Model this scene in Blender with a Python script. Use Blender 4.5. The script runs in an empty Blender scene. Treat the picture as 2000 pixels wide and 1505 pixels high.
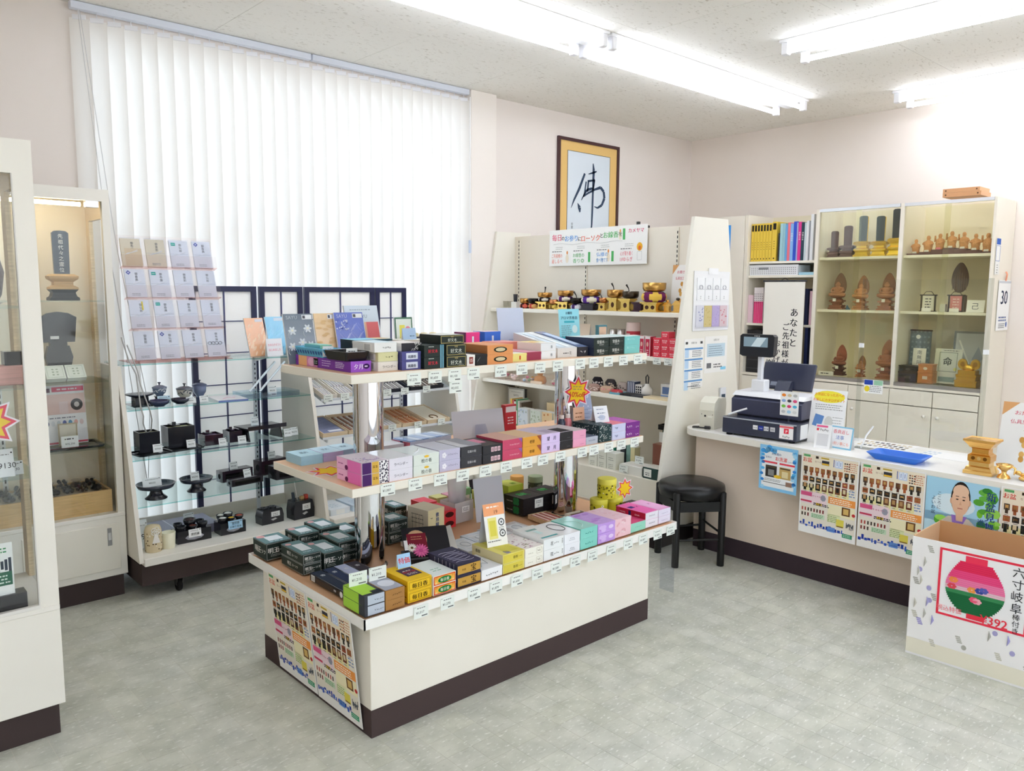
EXPOSURE,SKY,TUBE,FABRIC,SHOJI=0.42,2.2,13.0,.3,.55
import bpy,math,random
from mathutils import Matrix,Vector
random.seed(7)
sc=bpy.context.scene
COL=sc.collection
PI=math.pi
# ---------------------------------------------------------------- camera, sky, exposure
cam_d=bpy.data.cameras.new('camera');cam=bpy.data.objects.new('camera',cam_d);COL.objects.link(cam)
cam_d.sensor_width=36.0;cam_d.lens=36.0*1545.03/2000;cam_d.clip_start=0.05
yaw,pitch,roll=math.radians(47.68186),math.radians(-6.78524),math.radians(0.39016)
fw=Vector((math.cos(yaw)*math.cos(pitch),math.sin(yaw)*math.cos(pitch),math.sin(pitch)))
rt=fw.cross(Vector((0,0,1))).normalized();up=rt.cross(fw)
r2=rt*math.cos(roll)+up*math.sin(roll);u2=up*math.cos(roll)-rt*math.sin(roll)
m=Matrix((r2,u2,-fw)).transposed().to_4x4();m.translation=(0,0,1.65)
cam.matrix_world=m
sc.camera=cam
sc.view_settings.view_transform='Standard';sc.view_settings.look='None'
sc.view_settings.gamma=1.0;sc.view_settings.use_curve_mapping=False
sc.view_settings.exposure=EXPOSURE
cy=sc.cycles
cy.use_denoising=True;cy.max_bounces=9;cy.diffuse_bounces=6;cy.glossy_bounces=4
cy.transmission_bounces=6;cy.transparent_max_bounces=24
cy.caustics_reflective=False;cy.caustics_refractive=False;cy.sample_clamp_indirect=8.0
w=bpy.data.worlds.new('sky');sc.world=w;w.use_nodes=True
nt=w.node_tree;bg=nt.nodes['Background']
tc=nt.nodes.new('ShaderNodeTexCoord');sx=nt.nodes.new('ShaderNodeSeparateXYZ');rp=nt.nodes.new('ShaderNodeValToRGB')
nt.links.new(tc.outputs['Generated'],sx.inputs[0])
mp=nt.nodes.new('ShaderNodeMapRange');mp.inputs[1].default_value=-1;mp.inputs[2].default_value=1
nt.links.new(sx.outputs['Z'],mp.inputs[0]);nt.links.new(mp.outputs[0],rp.inputs[0])
e=rp.color_ramp.elements
e[0].position=0.47;e[0].color=(0.62,0.62,0.60,1);e[1].position=0.53;e[1].color=(0.86,0.93,1.0,1)
nt.links.new(rp.outputs[0],bg.inputs[0]);bg.inputs[1].default_value=SKY
# ---------------------------------------------------------------- colours and materials
def lin(c):
 if isinstance(c,int):c=((c>>16&255)/255,(c>>8&255)/255,(c&255)/255)
 return tuple(x/12.92 if x<=.04045 else((x+.055)/1.055)**2.4 for x in c)+(1.0,)
MATS={}
def mat(kind):
 if kind in MATS:return MATS[kind]
 M=bpy.data.materials.new(kind);M.use_nodes=True;t=M.node_tree;N=t.nodes;L=t.links.new
 N.clear();out=N.new('ShaderNodeOutputMaterial')
 at=N.new('ShaderNodeAttribute');at.attribute_name='Col'
 col=at.outputs['Color']
 def noise(scale,detail=3,coords='Object',stretch=None):
  c=N.new('ShaderNodeTexCoord');n=N.new('ShaderNodeTexNoise');n.inputs['Scale'].default_value=scale;n.inputs['Detail'].default_value=detail
  src=c.outputs[coords]
  if stretch:
   mpn=N.new('ShaderNodeMapping');mpn.inputs['Scale'].default_value=stretch;L(src,mpn.inputs[0]);src=mpn.outputs[0]
  L(src,n.inputs['Vector']);return n
 def mixc(a,b,fac,mode='MULTIPLY'):
  x=N.new('ShaderNodeMix');x.data_type='RGBA';x.blend_type=mode
  if hasattr(fac,'is_output'):L(fac,x.inputs['Factor'])
  else:x.inputs['Factor'].default_value=fac
  for s,v in((6,a),(7,b)):
   if hasattr(v,'is_output'):L(v,x.inputs[s])
   else:x.inputs[s].default_value=v
  return x.outputs[2]
 def ramp(src,p0,c0,p1,c1):
  r=N.new('ShaderNodeValToRGB');e=r.color_ramp.elements
  e[0].position=p0;e[0].color=c0;e[1].position=p1;e[1].color=c1;L(src,r.inputs[0]);return r.outputs[0]
 def bump(src,strength,dist=.002):
  b=N.new('ShaderNodeBump');b.inputs['Strength'].default_value=strength;b.inputs['Distance'].default_value=dist
  L(src,b.inputs['Height']);return b.outputs[0]
 if kind=='clear':
  tr=N.new('ShaderNodeBsdfTransparent');gl=N.new('ShaderNodeBsdfGlossy');gl.inputs['Roughness'].default_value=.02
  lw=N.new('ShaderNodeLayerWeight');lw.inputs[0].default_value=.5;pw=N.new('ShaderNodeMath');pw.operation='POWER';pw.inputs[1].default_value=4.0;L(lw.outputs['Facing'],pw.inputs[0])
  fr=N.new('ShaderNodeMath');fr.operation='MULTIPLY_ADD';fr.inputs[1].default_value=.45;fr.inputs[2].default_value=.03;L(pw.outputs[0],fr.inputs[0]);mx=N.new('ShaderNodeMixShader')
  L(col,tr.inputs[0]);L(fr.outputs[0],mx.inputs[0]);L(tr.outputs[0],mx.inputs[1]);L(gl.outputs[0],mx.inputs[2]);L(mx.outputs[0],out.inputs[0])
  MATS[kind]=M;return M
 if kind in('frost','fabric','shoji'):
  df=N.new('ShaderNodeBsdfDiffuse');tl=N.new('ShaderNodeBsdfTranslucent');mx=N.new('ShaderNodeMixShader');mx.inputs[0].default_value={'frost':.5,'fabric':FABRIC,'shoji':SHOJI}[kind]
  L(col,df.inputs[0]);L(col,tl.inputs[0]);L(df.outputs[0],mx.inputs[1]);L(tl.outputs[0],mx.inputs[2]);fin=mx.outputs[0]
  if kind=='fabric':
   nz=noise(420,2,'Object',(1,1,.08));df_n=bump(nz.outputs[0],.15,.0006);L(df_n,df.inputs['Normal'])
  if kind=='frost':
   tr=N.new('ShaderNodeBsdfTransparent');m2=N.new('ShaderNodeMixShader');m2.inputs[0].default_value=.55
   L(tr.outputs[0],m2.inputs[1]);L(fin,m2.inputs[2]);fin=m2.outputs[0]
  L(fin,out.inputs[0]);MATS[kind]=M;return M
 P=N.new('ShaderNodeBsdfPrincipled');L(P.outputs[0],out.inputs[0])
 rough,met,spec={'card':(.5,0,.4),'gloss':(.16,0,.5),'matte':(.85,0,.2),'metal':(.28,1,.5),'chrome':(.04,1,.5),'gold':(.24,.95,.5),'wood':(.5,0,.4),'paper':(.75,0,.2),'plastic':(.35,0,.5),'laminate':(.42,0,.4),'lacquer':(.1,0,.6),'cloth':(.9,0,.1),'glow':(.5,0,.5),'wallpaper':(.85,0,.2),'tile':(.38,0,.45),'ceiling':(.9,0,.1),'carved':(.6,0,.3),'leather':(.32,0,.4)}[kind]
 P.inputs['Roughness'].default_value=rough;P.inputs['Metallic'].default_value=met;P.inputs['Specular IOR Level'].default_value=spec
 c=col
 if kind=='glow':
  L(col,P.inputs['Emission Color']);P.inputs['Emission Strength'].default_value=TUBE
 elif kind=='wood':
  n=noise(9,5,'Object',(1,14,14));c=mixc(col,ramp(n.outputs[0],.3,(.72,.68,.62,1),.7,(1,1,1,1)),.8)
 elif kind=='carved':
  n=noise(160,4);L(bump(n.outputs[0],.5,.003),P.inputs['Normal']);c=mixc(col,ramp(n.outputs[0],.35,(.6,.52,.45,1),.6,(1,1,1,1)),.6)
 elif kind=='gold':
  n=noise(120,3);L(bump(n.outputs[0],.35,.002),P.inputs['Normal'])
 elif kind=='laminate':
  n=noise(3,2);c=mixc(col,ramp(n.outputs[0],.3,(.95,.95,.94,1),.7,(1,1,1,1)),.8)
 elif kind=='wallpaper':
  n=noise(260,2);L(bump(n.outputs[0],.25,.001),P.inputs['Normal'])
  n2=noise(1.1,2);c=mixc(col,ramp(n2.outputs[0],.3,(.97,.96,.95,1),.7,(1,1,1,1)),.8)
 elif kind=='cloth':
  n=noise(300,2);L(bump(n.outputs[0],.4,.001),P.inputs['Normal'])
 elif kind=='leather':
  n=noise(210,3);L(bump(n.outputs[0],.18,.001),P.inputs['Normal'])
 elif kind=='ceiling':
  n=noise(30,2,'Object',(1,2.6,1));pit=ramp(n.outputs[0],.62,(1,1,1,1),.68,(.74,.72,.69,1))
  n3=noise(7,1);keep=ramp(n3.outputs[0],.30,(.25,.25,.25,1),.62,(1,1,1,1))
  c=mixc(col,pit,keep);L(bump(pit,.5,.003),P.inputs['Normal'])
 elif kind=='tile':
  oi=N.new('ShaderNodeObjectInfo')
  n1=noise(9,4);c=mixc(col,ramp(n1.outputs[0],.32,(.76,.78,.75,1),.70,(1,1,.98,1)),1.0)
  n2=noise(75,6,'Object',(.5,1.2,1));c=mixc(c,(.90,.90,.86,1),ramp(n2.outputs[0],.58,(0,0,0,1),.72,(.65,.65,.65,1)),'MIX')
  n4=noise(48,5,'Object',(.5,1.3,1));c=mixc(c,(.30,.29,.25,1),ramp(n4.outputs[0],.60,(0,0,0,1),.80,(.6,.6,.6,1)),'MIX')
  n5=noise(2.2,3);L(ramp(n5.outputs[0],.3,(.30,.30,.30,1),.7,(.48,.48,.48,1)),P.inputs['Roughness'])
 if kind!='glow':L(c,P.inputs['Base Color'])
 MATS[kind]=M;return M
# ---------------------------------------------------------------- mesh builder
TXT={}
def glyphs(s):
 if s not in TXT:
  cu=bpy.data.curves.new('lettering','FONT');cu.body=s;cu.size=1.0;cu.resolution_u=2
  o=bpy.data.objects.new('lettering',cu);me=bpy.data.meshes.new_from_object(o)
  vs=[(v.co.x,v.co.y)for v in me.vertices];fs=[tuple(p.vertices)for p in me.polygons]
  bpy.data.objects.remove(o);bpy.data.curves.remove(cu);bpy.data.meshes.remove(me)
  x0=min((v[0]for v in vs),default=0);x1=max((v[0]for v in vs),default=1)
  TXT[s]=(vs,fs,x0,x1)
 return TXT[s]
class B:
 """Collects coloured faces; build() links them as ONE mesh object."""
 def __init__(s,kind='card'):s.v=[];s.f=[];s.c=[];s.k=[];s.sm=[];s.kind=kind;s.T=None
 def add(s,vs,fs,col,kind=None,smooth=False):
  o=len(s.v)
  if s.T is not None:vs=[tuple(s.T@Vector(v))for v in vs]
  s.v+=[tuple(v)for v in vs]
  per=isinstance(col,list)
  for i,f in enumerate(fs):
   s.f.append(tuple(x+o for x in f));s.c.append(lin(col[i]if per else col));s.k.append(kind or s.kind);s.sm.append(smooth)
  return s
 def box(s,x0,x1,y0,y1,z0,z1,col,kind=None,bev=0,**fc):
  """fc: xm xp ym yp zm zp = own colour of that face."""
  g=lambda n:fc.get(n,col)
  if bev<=0:
   vs=[(x,y,z)for z in(z0,z1)for y in(y0,y1)for x in(x0,x1)]
   return s.add(vs,[(0,2,3,1),(4,5,7,6),(0,1,5,4),(2,6,7,3),(0,4,6,2),(1,3,7,5)],[g('zm'),g('zp'),g('ym'),g('yp'),g('xm'),g('xp')],kind)
  b=bev;X=(x0,x1);Y=(y0,y1);Z=(z0,z1);vs=[];ix={}
  for i in(0,1):
   for j in(0,1):
    for k in(0,1):
     sx,sy,sz=1-2*i,1-2*j,1-2*k
     for a in range(3):
      p=[X[i]+sx*b,Y[j]+sy*b,Z[k]+sz*b];p[a]=(X[i],Y[j],Z[k])[a]
      ix[i,j,k,a]=len(vs);vs.append(p)
  fs=[];cs=[]
  I=lambda i,j,k,a:ix[i,j,k,a]
  def q(f,c):fs.append(f);cs.append(c)
  q((I(0,0,0,0),I(0,0,1,0),I(0,1,1,0),I(0,1,0,0)),g('xm'));q((I(1,0,0,0),I(1,1,0,0),I(1,1,1,0),I(1,0,1,0)),g('xp'))
  q((I(0,0,0,1),I(1,0,0,1),I(1,0,1,1),I(0,0,1,1)),g('ym'));q((I(0,1,0,1),I(0,1,1,1),I(1,1,1,1),I(1,1,0,1)),g('yp'))
  q((I(0,0,0,2),I(0,1,0,2),I(1,1,0,2),I(1,0,0,2)),g('zm'));q((I(0,0,1,2),I(1,0,1,2),I(1,1,1,2),I(0,1,1,2)),g('zp'))
  for i in(0,1):
   for j in(0,1):q((I(i,j,0,0),I(i,j,0,1),I(i,j,1,1),I(i,j,1,0))[::1 if i!=j else-1],col)
   for k in(0,1):q((I(i,0,k,0),I(i,0,k,2),I(i,1,k,2),I(i,1,k,0))[::1 if i==k else-1],col)
  for j in(0,1):
   for k in(0,1):q((I(0,j,k,1),I(0,j,k,2),I(1,j,k,2),I(1,j,k,1))[::1 if j!=k else-1],col)
  for i in(0,1):
   for j in(0,1):
    for k in(0,1):q((I(i,j,k,0),I(i,j,k,1),I(i,j,k,2))[::1 if(i+j+k)%2 else-1],col)
  return s.add(vs,fs,cs,kind)
 def poly(s,pts,col,kind=None):return s.add(pts,[tuple(range(len(pts)))],col,kind)
 def prism(s,pts,axis,a0,a1,col,kind=None,side=None,smooth=False):
  """pts: 2D outline; axis 'x': (y,z), 'y': (x,z), 'z': (x,y)."""
  P3={'x':lambda p,a:(a,p[0],p[1]),'y':lambda p,a:(p[0],a,p[1]),'z':lambda p,a:(p[0],p[1],a)}[axis]
  n=len(pts);vs=[P3(p,a0)for p in pts]+[P3(p,a1)for p in pts]
  s.add(vs,[tuple(range(n))[::-1],tuple(range(n,2*n))],col,kind)
  return s.add(vs,[(i,(i+1)%n,n+(i+1)%n,n+i)for i in range(n)],col if side is None else side,kind,smooth)
 def frame(s,x0,x1,z0,z1,t,y0,y1,col,kind=None,tb=None):
  """rectangular frame in the xz plane, between y0 and y1"""
  tb=t if tb is None else tb
  s.box(x0,x0+t,y0,y1,z0,z1,col,kind);s.box(x1-t,x1,y0,y1,z0,z1,col,kind)
  s.box(x0+t,x1-t,y0,y1,z0,z0+tb,col,kind);return s.box(x0+t,x1-t,y0,y1,z1-tb,z1,col,kind)
 def lathe(s,prof,c=(0,0,0),n=20,col=0xffffff,kind=None,cols=None,smooth=True,sx=1,sy=1,cap=True):
  vs=[(c[0]+r*sx*math.cos(2*PI*i/n),c[1]+r*sy*math.sin(2*PI*i/n),c[2]+z)for r,z in prof for i in range(n)]
  fs=[];cc=[]
  for j in range(len(prof)-1):
   for i in range(n):
    fs.append((j*n+i,j*n+(i+1)%n,(j+1)*n+(i+1)%n,(j+1)*n+i));cc.append(cols[j]if cols else col)
  s.add(vs,fs,cc,kind,smooth)
  if cap:
   if prof[0][0]>1e-5:s.add(vs[:n],[tuple(range(n))[::-1]],cols[0]if cols else col,kind)
   if prof[-1][0]>1e-5:s.add(vs[-n:],[tuple(range(n))],cols[-1]if cols else col,kind)
  return s
 def ball(s,c,rx,ry,rz,col,kind=None,n=12,m=8):
  pr=[(max(math.cos(-PI/2+PI*j/m),1e-6),math.sin(-PI/2+PI*j/m))for j in range(m+1)]
  vs=[(c[0]+rx*r*math.cos(2*PI*i/n),c[1]+ry*r*math.sin(2*PI*i/n),c[2]+rz*z)for r,z in pr for i in range(n)]
  return s.add(vs,[(j*n+i,j*n+(i+1)%n,(j+1)*n+(i+1)%n,(j+1)*n+i)for j in range(m)for i in range(n)],col,kind,True)
 def tube(s,pts,r,col,kind=None,n=8,closed=False):
  pts=[Vector(p)for p in pts];N=len(pts);rs=r if isinstance(r,(list,tuple))else[r]*N
  d0=(pts[1]-pts[0]).normalized();u=d0.orthogonal().normalized();vs=[]
  for i in range(N):
   a=pts[i-1]if(i or closed)else pts[i];b=pts[(i+1)%N]if(i<N-1 or closed)else pts[i]
   d=(b-a).normalized();u=(u-d*u.dot(d));u=u.normalized()if u.length>1e-6 else d.orthogonal().normalized();v=d.cross(u)
   vs+=[pts[i]+(u*math.cos(2*PI*k/n)+v*math.sin(2*PI*k/n))*rs[i]for k in range(n)]
  fs=[(i*n+k,i*n+(k+1)%n,((i+1)%N)*n+(k+1)%n,((i+1)%N)*n+k)for i in range(N if closed else N-1)for k in range(n)]
  s.add(vs,fs,col,kind,True)
  if not closed:s.add(vs[:n],[tuple(range(n))[::-1]],col,kind);s.add(vs[-n:],[tuple(range(n))],col,kind)
  return s
 def text(s,t,o,h,col,u=(1,0,0),v=(0,0,1),align='c',kind=None,width=None,shear=0,bold=0):
  """lettering flat on a surface: o = centre of the line, h = em size"""
  vs,fs,x0,x1=glyphs(t);wd=x1-x0
  kx=h if not width else width/max(wd,1e-3)
  off={'c':(x0+x1)/2,'l':x0,'r':x1}[align]
  u=Vector(u);v=Vector(v);o=Vector(o);nrm=u.cross(v)
  for bi in range(1+bold):
   oo=o+u*(bi*.035*h)+nrm*(bi*.00003)
   s.add([oo+u*((a-off)*kx+shear*(b-.38)*h)+v*((b-.38)*h)for a,b in vs],fs,col,kind or 'paper')
  return s
 def vtext(s,t,o,h,col,u=(1,0,0),v=(0,0,1),step=1.08,**k):
  """vertical Japanese writing: o = centre of the first character"""
  for i,ch in enumerate(t):
   if ch!=' ':s.text({'ー':'｜'}.get(ch,ch),Vector(o)-Vector(v)*(i*step*h),h,col,u,v,**k)
  return s
 def rect(s,o,wd,h,col,u=(1,0,0),v=(0,0,1),kind=None):
  o=Vector(o);u=Vector(u)*wd/2;v=Vector(v)*h/2
  return s.add([o-u-v,o+u-v,o+u+v,o-u+v],[(0,1,2,3)],col,kind)
 def disc(s,o,rx,ry,col,u=(1,0,0),v=(0,0,1),kind=None,n=20,a0=0,star=None):
  o=Vector(o);u=Vector(u);v=Vector(v)
  rr=lambda i:star if(star and i%2)else 1
  return s.add([o+u*rx*rr(i)*math.cos(a0+2*PI*i/n)+v*ry*rr(i)*math.sin(a0+2*PI*i/n)for i in range(n)],[tuple(range(n))],col,kind)
 def lines(s,o,wd,n,gap,h,col,u=(1,0,0),v=(0,0,1),jit=.35,kind=None):
  """rows of small print too fine to read, drawn as broken dashes"""
  o=Vector(o);u=Vector(u);v=Vector(v);rnd=random.Random(int(abs(o.x*7919+o.y*613+o.z*977)*1000))
  for i in range(n):
   x=-wd/2;end=wd/2*(1-jit*rnd.random())
   while x<end:
    l=h*(1+3*rnd.random());l=min(l,end-x+.0001)
    s.rect(o+u*(x+l/2)-v*(i*gap),l*.85,h,col,u,v,kind);x+=l*1.15
  return s
 def mesh(s,name):
  me=bpy.data.meshes.new(name);me.from_pydata(s.v,[],s.f)
  ks=sorted(set(s.k));[me.materials.append(mat(k))for k in ks];ki={k:i for i,k in enumerate(ks)}
  me.polygons.foreach_set('material_index',[ki[k]for k in s.k]);me.polygons.foreach_set('use_smooth',s.sm)
  ca=me.color_attributes.new('Col','FLOAT_COLOR','CORNER');buf=[]
  for p,c in zip(s.f,s.c):buf+=list(c)*len(p)
  ca.data.foreach_set('color',buf);me.update();return me
 def build(s,name,parent=None,label=None,cat=None,group=None,kind=None,loc=None,rz=None):
  o=bpy.data.objects.new(name,s.mesh(name));COL.objects.link(o)
  if parent:o.parent=parent
  if loc is not None:o.location=loc
  if rz is not None:o.rotation_euler=(0,0,rz)
  return tag(o,label,cat,group,kind)
def tag(o,label=None,cat=None,group=None,kind=None):
 for k,v in(('label',label),('category',cat),('group',group),('kind',kind)):
  if v:o[k]=v
 return o
def thing(name,label,cat,loc=(0,0,0),rz=0,group=None,rx=0,ry=0):
 o=bpy.data.objects.new(name,None);COL.objects.link(o);o.empty_display_size=.05
 o.location=loc;o.rotation_euler=(rx,ry,rz);return tag(o,label,cat,group)
def dup(root,loc,label=None,rz=None,group=None):
 r=root.copy();COL.objects.link(r);r.location=loc
 if rz is not None:r.rotation_euler[2]=rz
 if label:r['label']=label
 if group:r['group']=group
 for ch in list(root.children):
  c=ch.copy();COL.objects.link(c);c.parent=r
  for g in list(ch.children):
   d=g.copy();COL.objects.link(d);d.parent=c
 return r
def child(o,b,name,label=None,kind=None):return b.build(name,o,label,kind=kind)
W90=-PI/2
CREAM=0xEFE9DD;CREAM2=0xF3EFE6;KICK=0x4A3D3C;WALLC=0xECE4DE
ZC=3.215;XR=7.105;YB=5.04
# ---------------------------------------------------------------- room shell
fl=B('matte').box(-1.6,XR+.1,-2.4,YB+.3,-.12,-.0012,0xD6D3C6).build('floor',kind='structure')
def tile_mb(b,i,j,rnd):
 x=.7*1.65+i*TP;y=.652*1.65+j*TP;g=.0007;z=-.0006+rnd.random()*.0003;d=-.0012
 k=rnd.random();c=(.80+.03*k,.80+.03*k,.755+.03*k+.012*rnd.random())
 vs=[(x+g,y+g,z),(x+TP-g,y+g,z),(x+TP-g,y+TP-g,z),(x+g,y+TP-g,z)]
 vb=[(p[0],p[1],d)for p in vs]
 b.add(vs+vb,[(0,1,2,3),(0,4,5,1),(1,5,6,2),(2,6,7,3),(3,7,4,0)],c,'tile')
TP=.1139;rnd=random.Random(3);cells=[]
R3=cam.matrix_world.to_3x3().transposed()
for i in range(-24,53):
 for j in range(-30,35):
  p=Vector((1.155+(i+.5)*TP,1.0758+(j+.5)*TP,0));q=R3@(p-cam.location)if False else R3@(p-Vector((0,0,1.65)))
  seen=q.z<-.3 and abs(q.x/q.z)<.655 and-.51<q.y/-q.z<.49
  hid=(1.45<p.x<3.15 and 2.36<p.y<3.2)or p.x>4.3 or p.y>4.45 or(p.x<.66 and p.y>3.15)or p.x<.3
  cells.append(((q.length if seen and not hid else 99),i,j))
cells.sort();rest=B('tile')
for n,(d,i,j)in enumerate(cells):
 x,y=.7*1.65+i*TP,.652*1.65+j*TP
 if x<-1.6 or x+TP>XR or y<-2.4 or y+TP>YB:continue
 if n<300:b=B('tile');tile_mb(b,i,j,rnd);b.build('tile',fl)
 else:tile_mb(rest,i,j,rnd)
rest.build('tile',fl,kind='stuff')
def wall(name,b):return b.build(name,kind='structure')
wb=B('wallpaper')
WX0,WX1,WZ0,WZ1=1.30,4.06,.06,3.12
wb.box(-1.7,WX0,YB,YB+.16,0,ZC,WALLC);wb.box(WX1,XR+.1,YB,YB+.16,0,ZC,WALLC)
wb.box(WX0,WX1,YB,YB+.16,0,WZ0,WALLC);wb.box(WX0,WX1,YB,YB+.16,WZ1,ZC,WALLC)
wall('wall_back',wb)
wall('wall_right',B('wallpaper').box(XR,XR+.12,-2.4,YB,0,ZC,0xEFE6DE))
wall('wall_left',B('wallpaper').box(-1.7,-1.6,-2.4,YB,0,ZC,WALLC))
wf=B('wallpaper');wf.box(-1.7,-1.0,-2.5,-2.4,0,ZC,WALLC).box(5.6,XR,-2.5,-2.4,0,ZC,WALLC).box(-1.0,5.6,-2.5,-2.4,2.75,ZC,WALLC).box(-1.0,5.6,-2.5,-2.4,0,.12,WALLC)  # unseen wall; its wide opening is added to let sky in as fill
wall('wall_front',wf)
w2=thing('fill_window','unseen glazing added behind the viewer for daylight fill',None,(0,0,0));w2['kind']='structure'  # assumed glazing, put in so soft daylight fills the room from behind
for k in range(4):
 x0=-1.0+1.65*k;f=B('plastic');f.frame(x0,x0+1.65,.12,2.75,.05,-2.48,-2.42,0xC9CCD2);f.build('window_frame',w2)
 B('clear').box(x0+.05,x0+1.6,-2.452,-2.448,.17,2.7,0xFCFEFF).build('pane',w2)
wall('trim_1',B('wallpaper').box(4.07,4.335,4.965,YB,0,ZC,0xF2EBE4,bev=.004))
for n,b in(('baseboard_back',B('matte').box(4.335,6.6,YB-.012,YB,0,.08,KICK)),('baseboard_right',B('matte').box(XR-.012,XR,-2.4,1.9,0,.08,KICK))):wall(n,b)
cl=B('matte').box(-1.7,XR+.1,-2.5,YB+.16,ZC+.006,ZC+.1,0xB8B0A6).build('ceiling',kind='structure')
pm=None;PX,PY=.97,.96
xs=[3.01+PX*k for k in range(-5,6)];ys=[3.18+PY*k for k in range(-6,3)]
for x in xs:
 for y in ys:
  x0,x1,y0,y1=max(x,-1.6),min(x+PX,XR),max(y,-2.4),min(y+PY,YB)
  if x1-x0<.02 or y1-y0<.02:continue
  B('ceiling').box(x0+.0012,x1-.0012,y0+.0012,y1-.0012,ZC,ZC+.005,0xF4F1EB).build('panel',cl)
wn=thing('window_1','tall shop window with pale metal frame behind the vertical blinds',None,(0,0,0));wn['kind']='structure'
fr=B('metal');fr.frame(WX0,WX1,WZ0,WZ1,.05,YB+.07,YB+.13,0xC9CCD2,'plastic');fr.box(2.62,2.67,YB+.08,YB+.12,WZ0,WZ1,0xC9CCD2,'plastic')
fr.box(WX0+.05,WX1-.05,YB+.08,YB+.12,2.02,2.07,0xC9CCD2,'plastic');fr.build('window_frame',wn)
for x0,x1 in((WX0+.05,2.62),(2.67,WX1-.05)):
 for z0,z1 in((WZ0+.05,2.02),(2.07,WZ1-.05)):
  B('clear').box(x0,x1,YB+.098,YB+.102,z0,z1,0xF6FBFF).build('pane',wn)
# ---------------------------------------------------------------- lamps on the ceiling
def lamp(loc,rz,label):
 t=thing('fluorescent_light',label,'light',loc,rz,'twin tube ceiling lights');L=2.44
 b=B('plastic');b.box(0,L,-.15,.15,-.018,0,0xF5F5F8,bev=.003);b.prism([(-.05,-.018),(.05,-.018),(.03,-.05),(-.03,-.05)],'x',.02,L-.02,0xF5F5F8);b.build('body',t)
 for y in(-.12,.12):
  B('glow').tube([(.07,y,-.068),(L-.07,y,-.068)],.0165,0xEDF3FF,n=12).build('tube',t)
  for x in(.035,L-.035):
   B('plastic').box(x-.022,x+.022,y-.022,y+.022,-.092,-.017,0xF0F0F4,bev=.004).build('socket',t)
 return t
lamp((3.82,3.46,ZC),0,'twin tube ceiling light whose far end points at the room corner')
lamp((1.36,3.46,ZC),0,'twin tube ceiling light joined end to end, nearer the vertical blinds')
lamp((4.84,2.70,ZC),W90,'twin tube ceiling light running above the cash register counter')
lamp((6.62,2.74,ZC),W90,'twin tube ceiling light close to the wall above the glass bookcase')
lamp((1.6,.25,ZC),W90,'twin tube ceiling light over the shop entrance behind the viewer')
lamp((-.6,2.0,ZC),W90,'twin tube ceiling light over the aisle beside the showcases')
lamp((2.2,-.9,ZC),0,'twin tube ceiling light along the entrance wall')
# ---------------------------------------------------------------- vertical blinds (two sets on one rail each)
def blinds(x0,x1,n,label,tilt,cord_x):
 t=thing('vertical_blind',label,'blind',((x0+x1)/2,4.995,ZC),0,'vertical window blinds');hw=(x1-x0)/2
 B('plastic').box(-hw,hw,-.022,.022,-.042,-.002,0xDDE2EE,bev=.003).build('rail',t)
 pit=2*hw/n;sm=None;cm=None
 for i in range(n):
  x=-hw+pit*(i+.5)
  if sm is None:
   b=B('fabric');vs=[];k=5;W=.1
   for z in(-.085,-3.13):
    for a in range(k):s_=(a/(k-1)-.5);vs.append((s_*W,.006*(1-4*s_*s_),z))
   b.add(vs,[(a,a+1,k+a+1,k+a)for a in range(k-1)],0xF7F4F0,None,True)
   b.box(-W/2,W/2,-.001,.001,-3.135,-3.10,0xEFEDEA)
   o=b.build('slat',t);sm=o
   c=B('plastic').box(-.034,.034,-.003,.003,-.092,-.068,0xF2F2F6).tube([(0,0,-.04),(0,0,-.07)],.003,0xE8E8EC,n=5).build('carrier',t);cm=c
  else:
   o=sm.copy();COL.objects.link(o);c=cm.copy();COL.objects.link(c)
  for q in(o,c):q.location=(x,0,0);q.rotation_euler=(0,0,tilt+random.uniform(-.02,.02))
 if cord_x is not None:
  B('plastic').tube([(cord_x,-.03,-.05),(cord_x+.10,-.04,-1.4),(cord_x+.24,-.05,-2.75),(cord_x+.27,-.05,-2.3),(cord_x+.13,-.045,-1.3),(cord_x+.01,-.03,-.05)],.0022,0xD8D6D6,n=5).build('cord',t)
 return t
xm=2.70
blinds(1.255,xm,16,'vertical blind set nearer the glass showcases, closed, with pull cord',math.radians(-24),-.69)
blinds(xm+.01,4.06,15,'vertical blind set next to the boxed post, closed and sunlit',math.radians(-24),None)
B('plastic').tube([(4.045,4.95,3.15),(4.045,4.95,1.0)],.006,0xF3F1F0,n=6).tube([(4.045,4.95,2.05),(4.045,4.95,1.95)],.012,0xC9D3E6,n=6).build('blind_wand',None,'white control wand hanging at the end of the vertical blinds','wand')
# ---------------------------------------------------------------- island display: tray on a base, two chrome posts, two upper shelves
def edge_board(b,x0,x1,y0,y1,z0,z1):
 b.box(x0,x1,y0,y1,z0,z1,0xF1ECE0,zp=0xE6C9A8,bev=.0025)
isl=thing('display_island','three tier cream display island with chrome posts and dark kick strip','display island',(2.3,2.83,0))
def ip(b,name):
 b.T=None;o=b.build(name,isl);o.location=(-2.3,-2.83,0);return o
ip(B('laminate').box(1.479,3.113,2.384,3.27,.107,.447,CREAM,bev=.002),'base')
ip(B('matte').box(1.4785,3.1135,2.3835,3.2705,0,.107,KICK),'kick_strip')
b=B('laminate');b.box(1.435,3.28,2.347,3.305,.447,.474,0xF1ECE2,bev=.002,zp=0xE3B48C)
ip(b,'tray_board')
b=B('plastic')
for a in((1.430,3.285,2.342,2.347),(1.430,3.285,3.305,3.31)):b.box(*a,.445,.484,0xF4F2EE)
for a in((1.430,1.435,2.342,3.31),(3.28,3.285,2.342,3.31)):b.box(*a,.445,.484,0xF4F2EE)
ip(b,'tray_edge')
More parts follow.
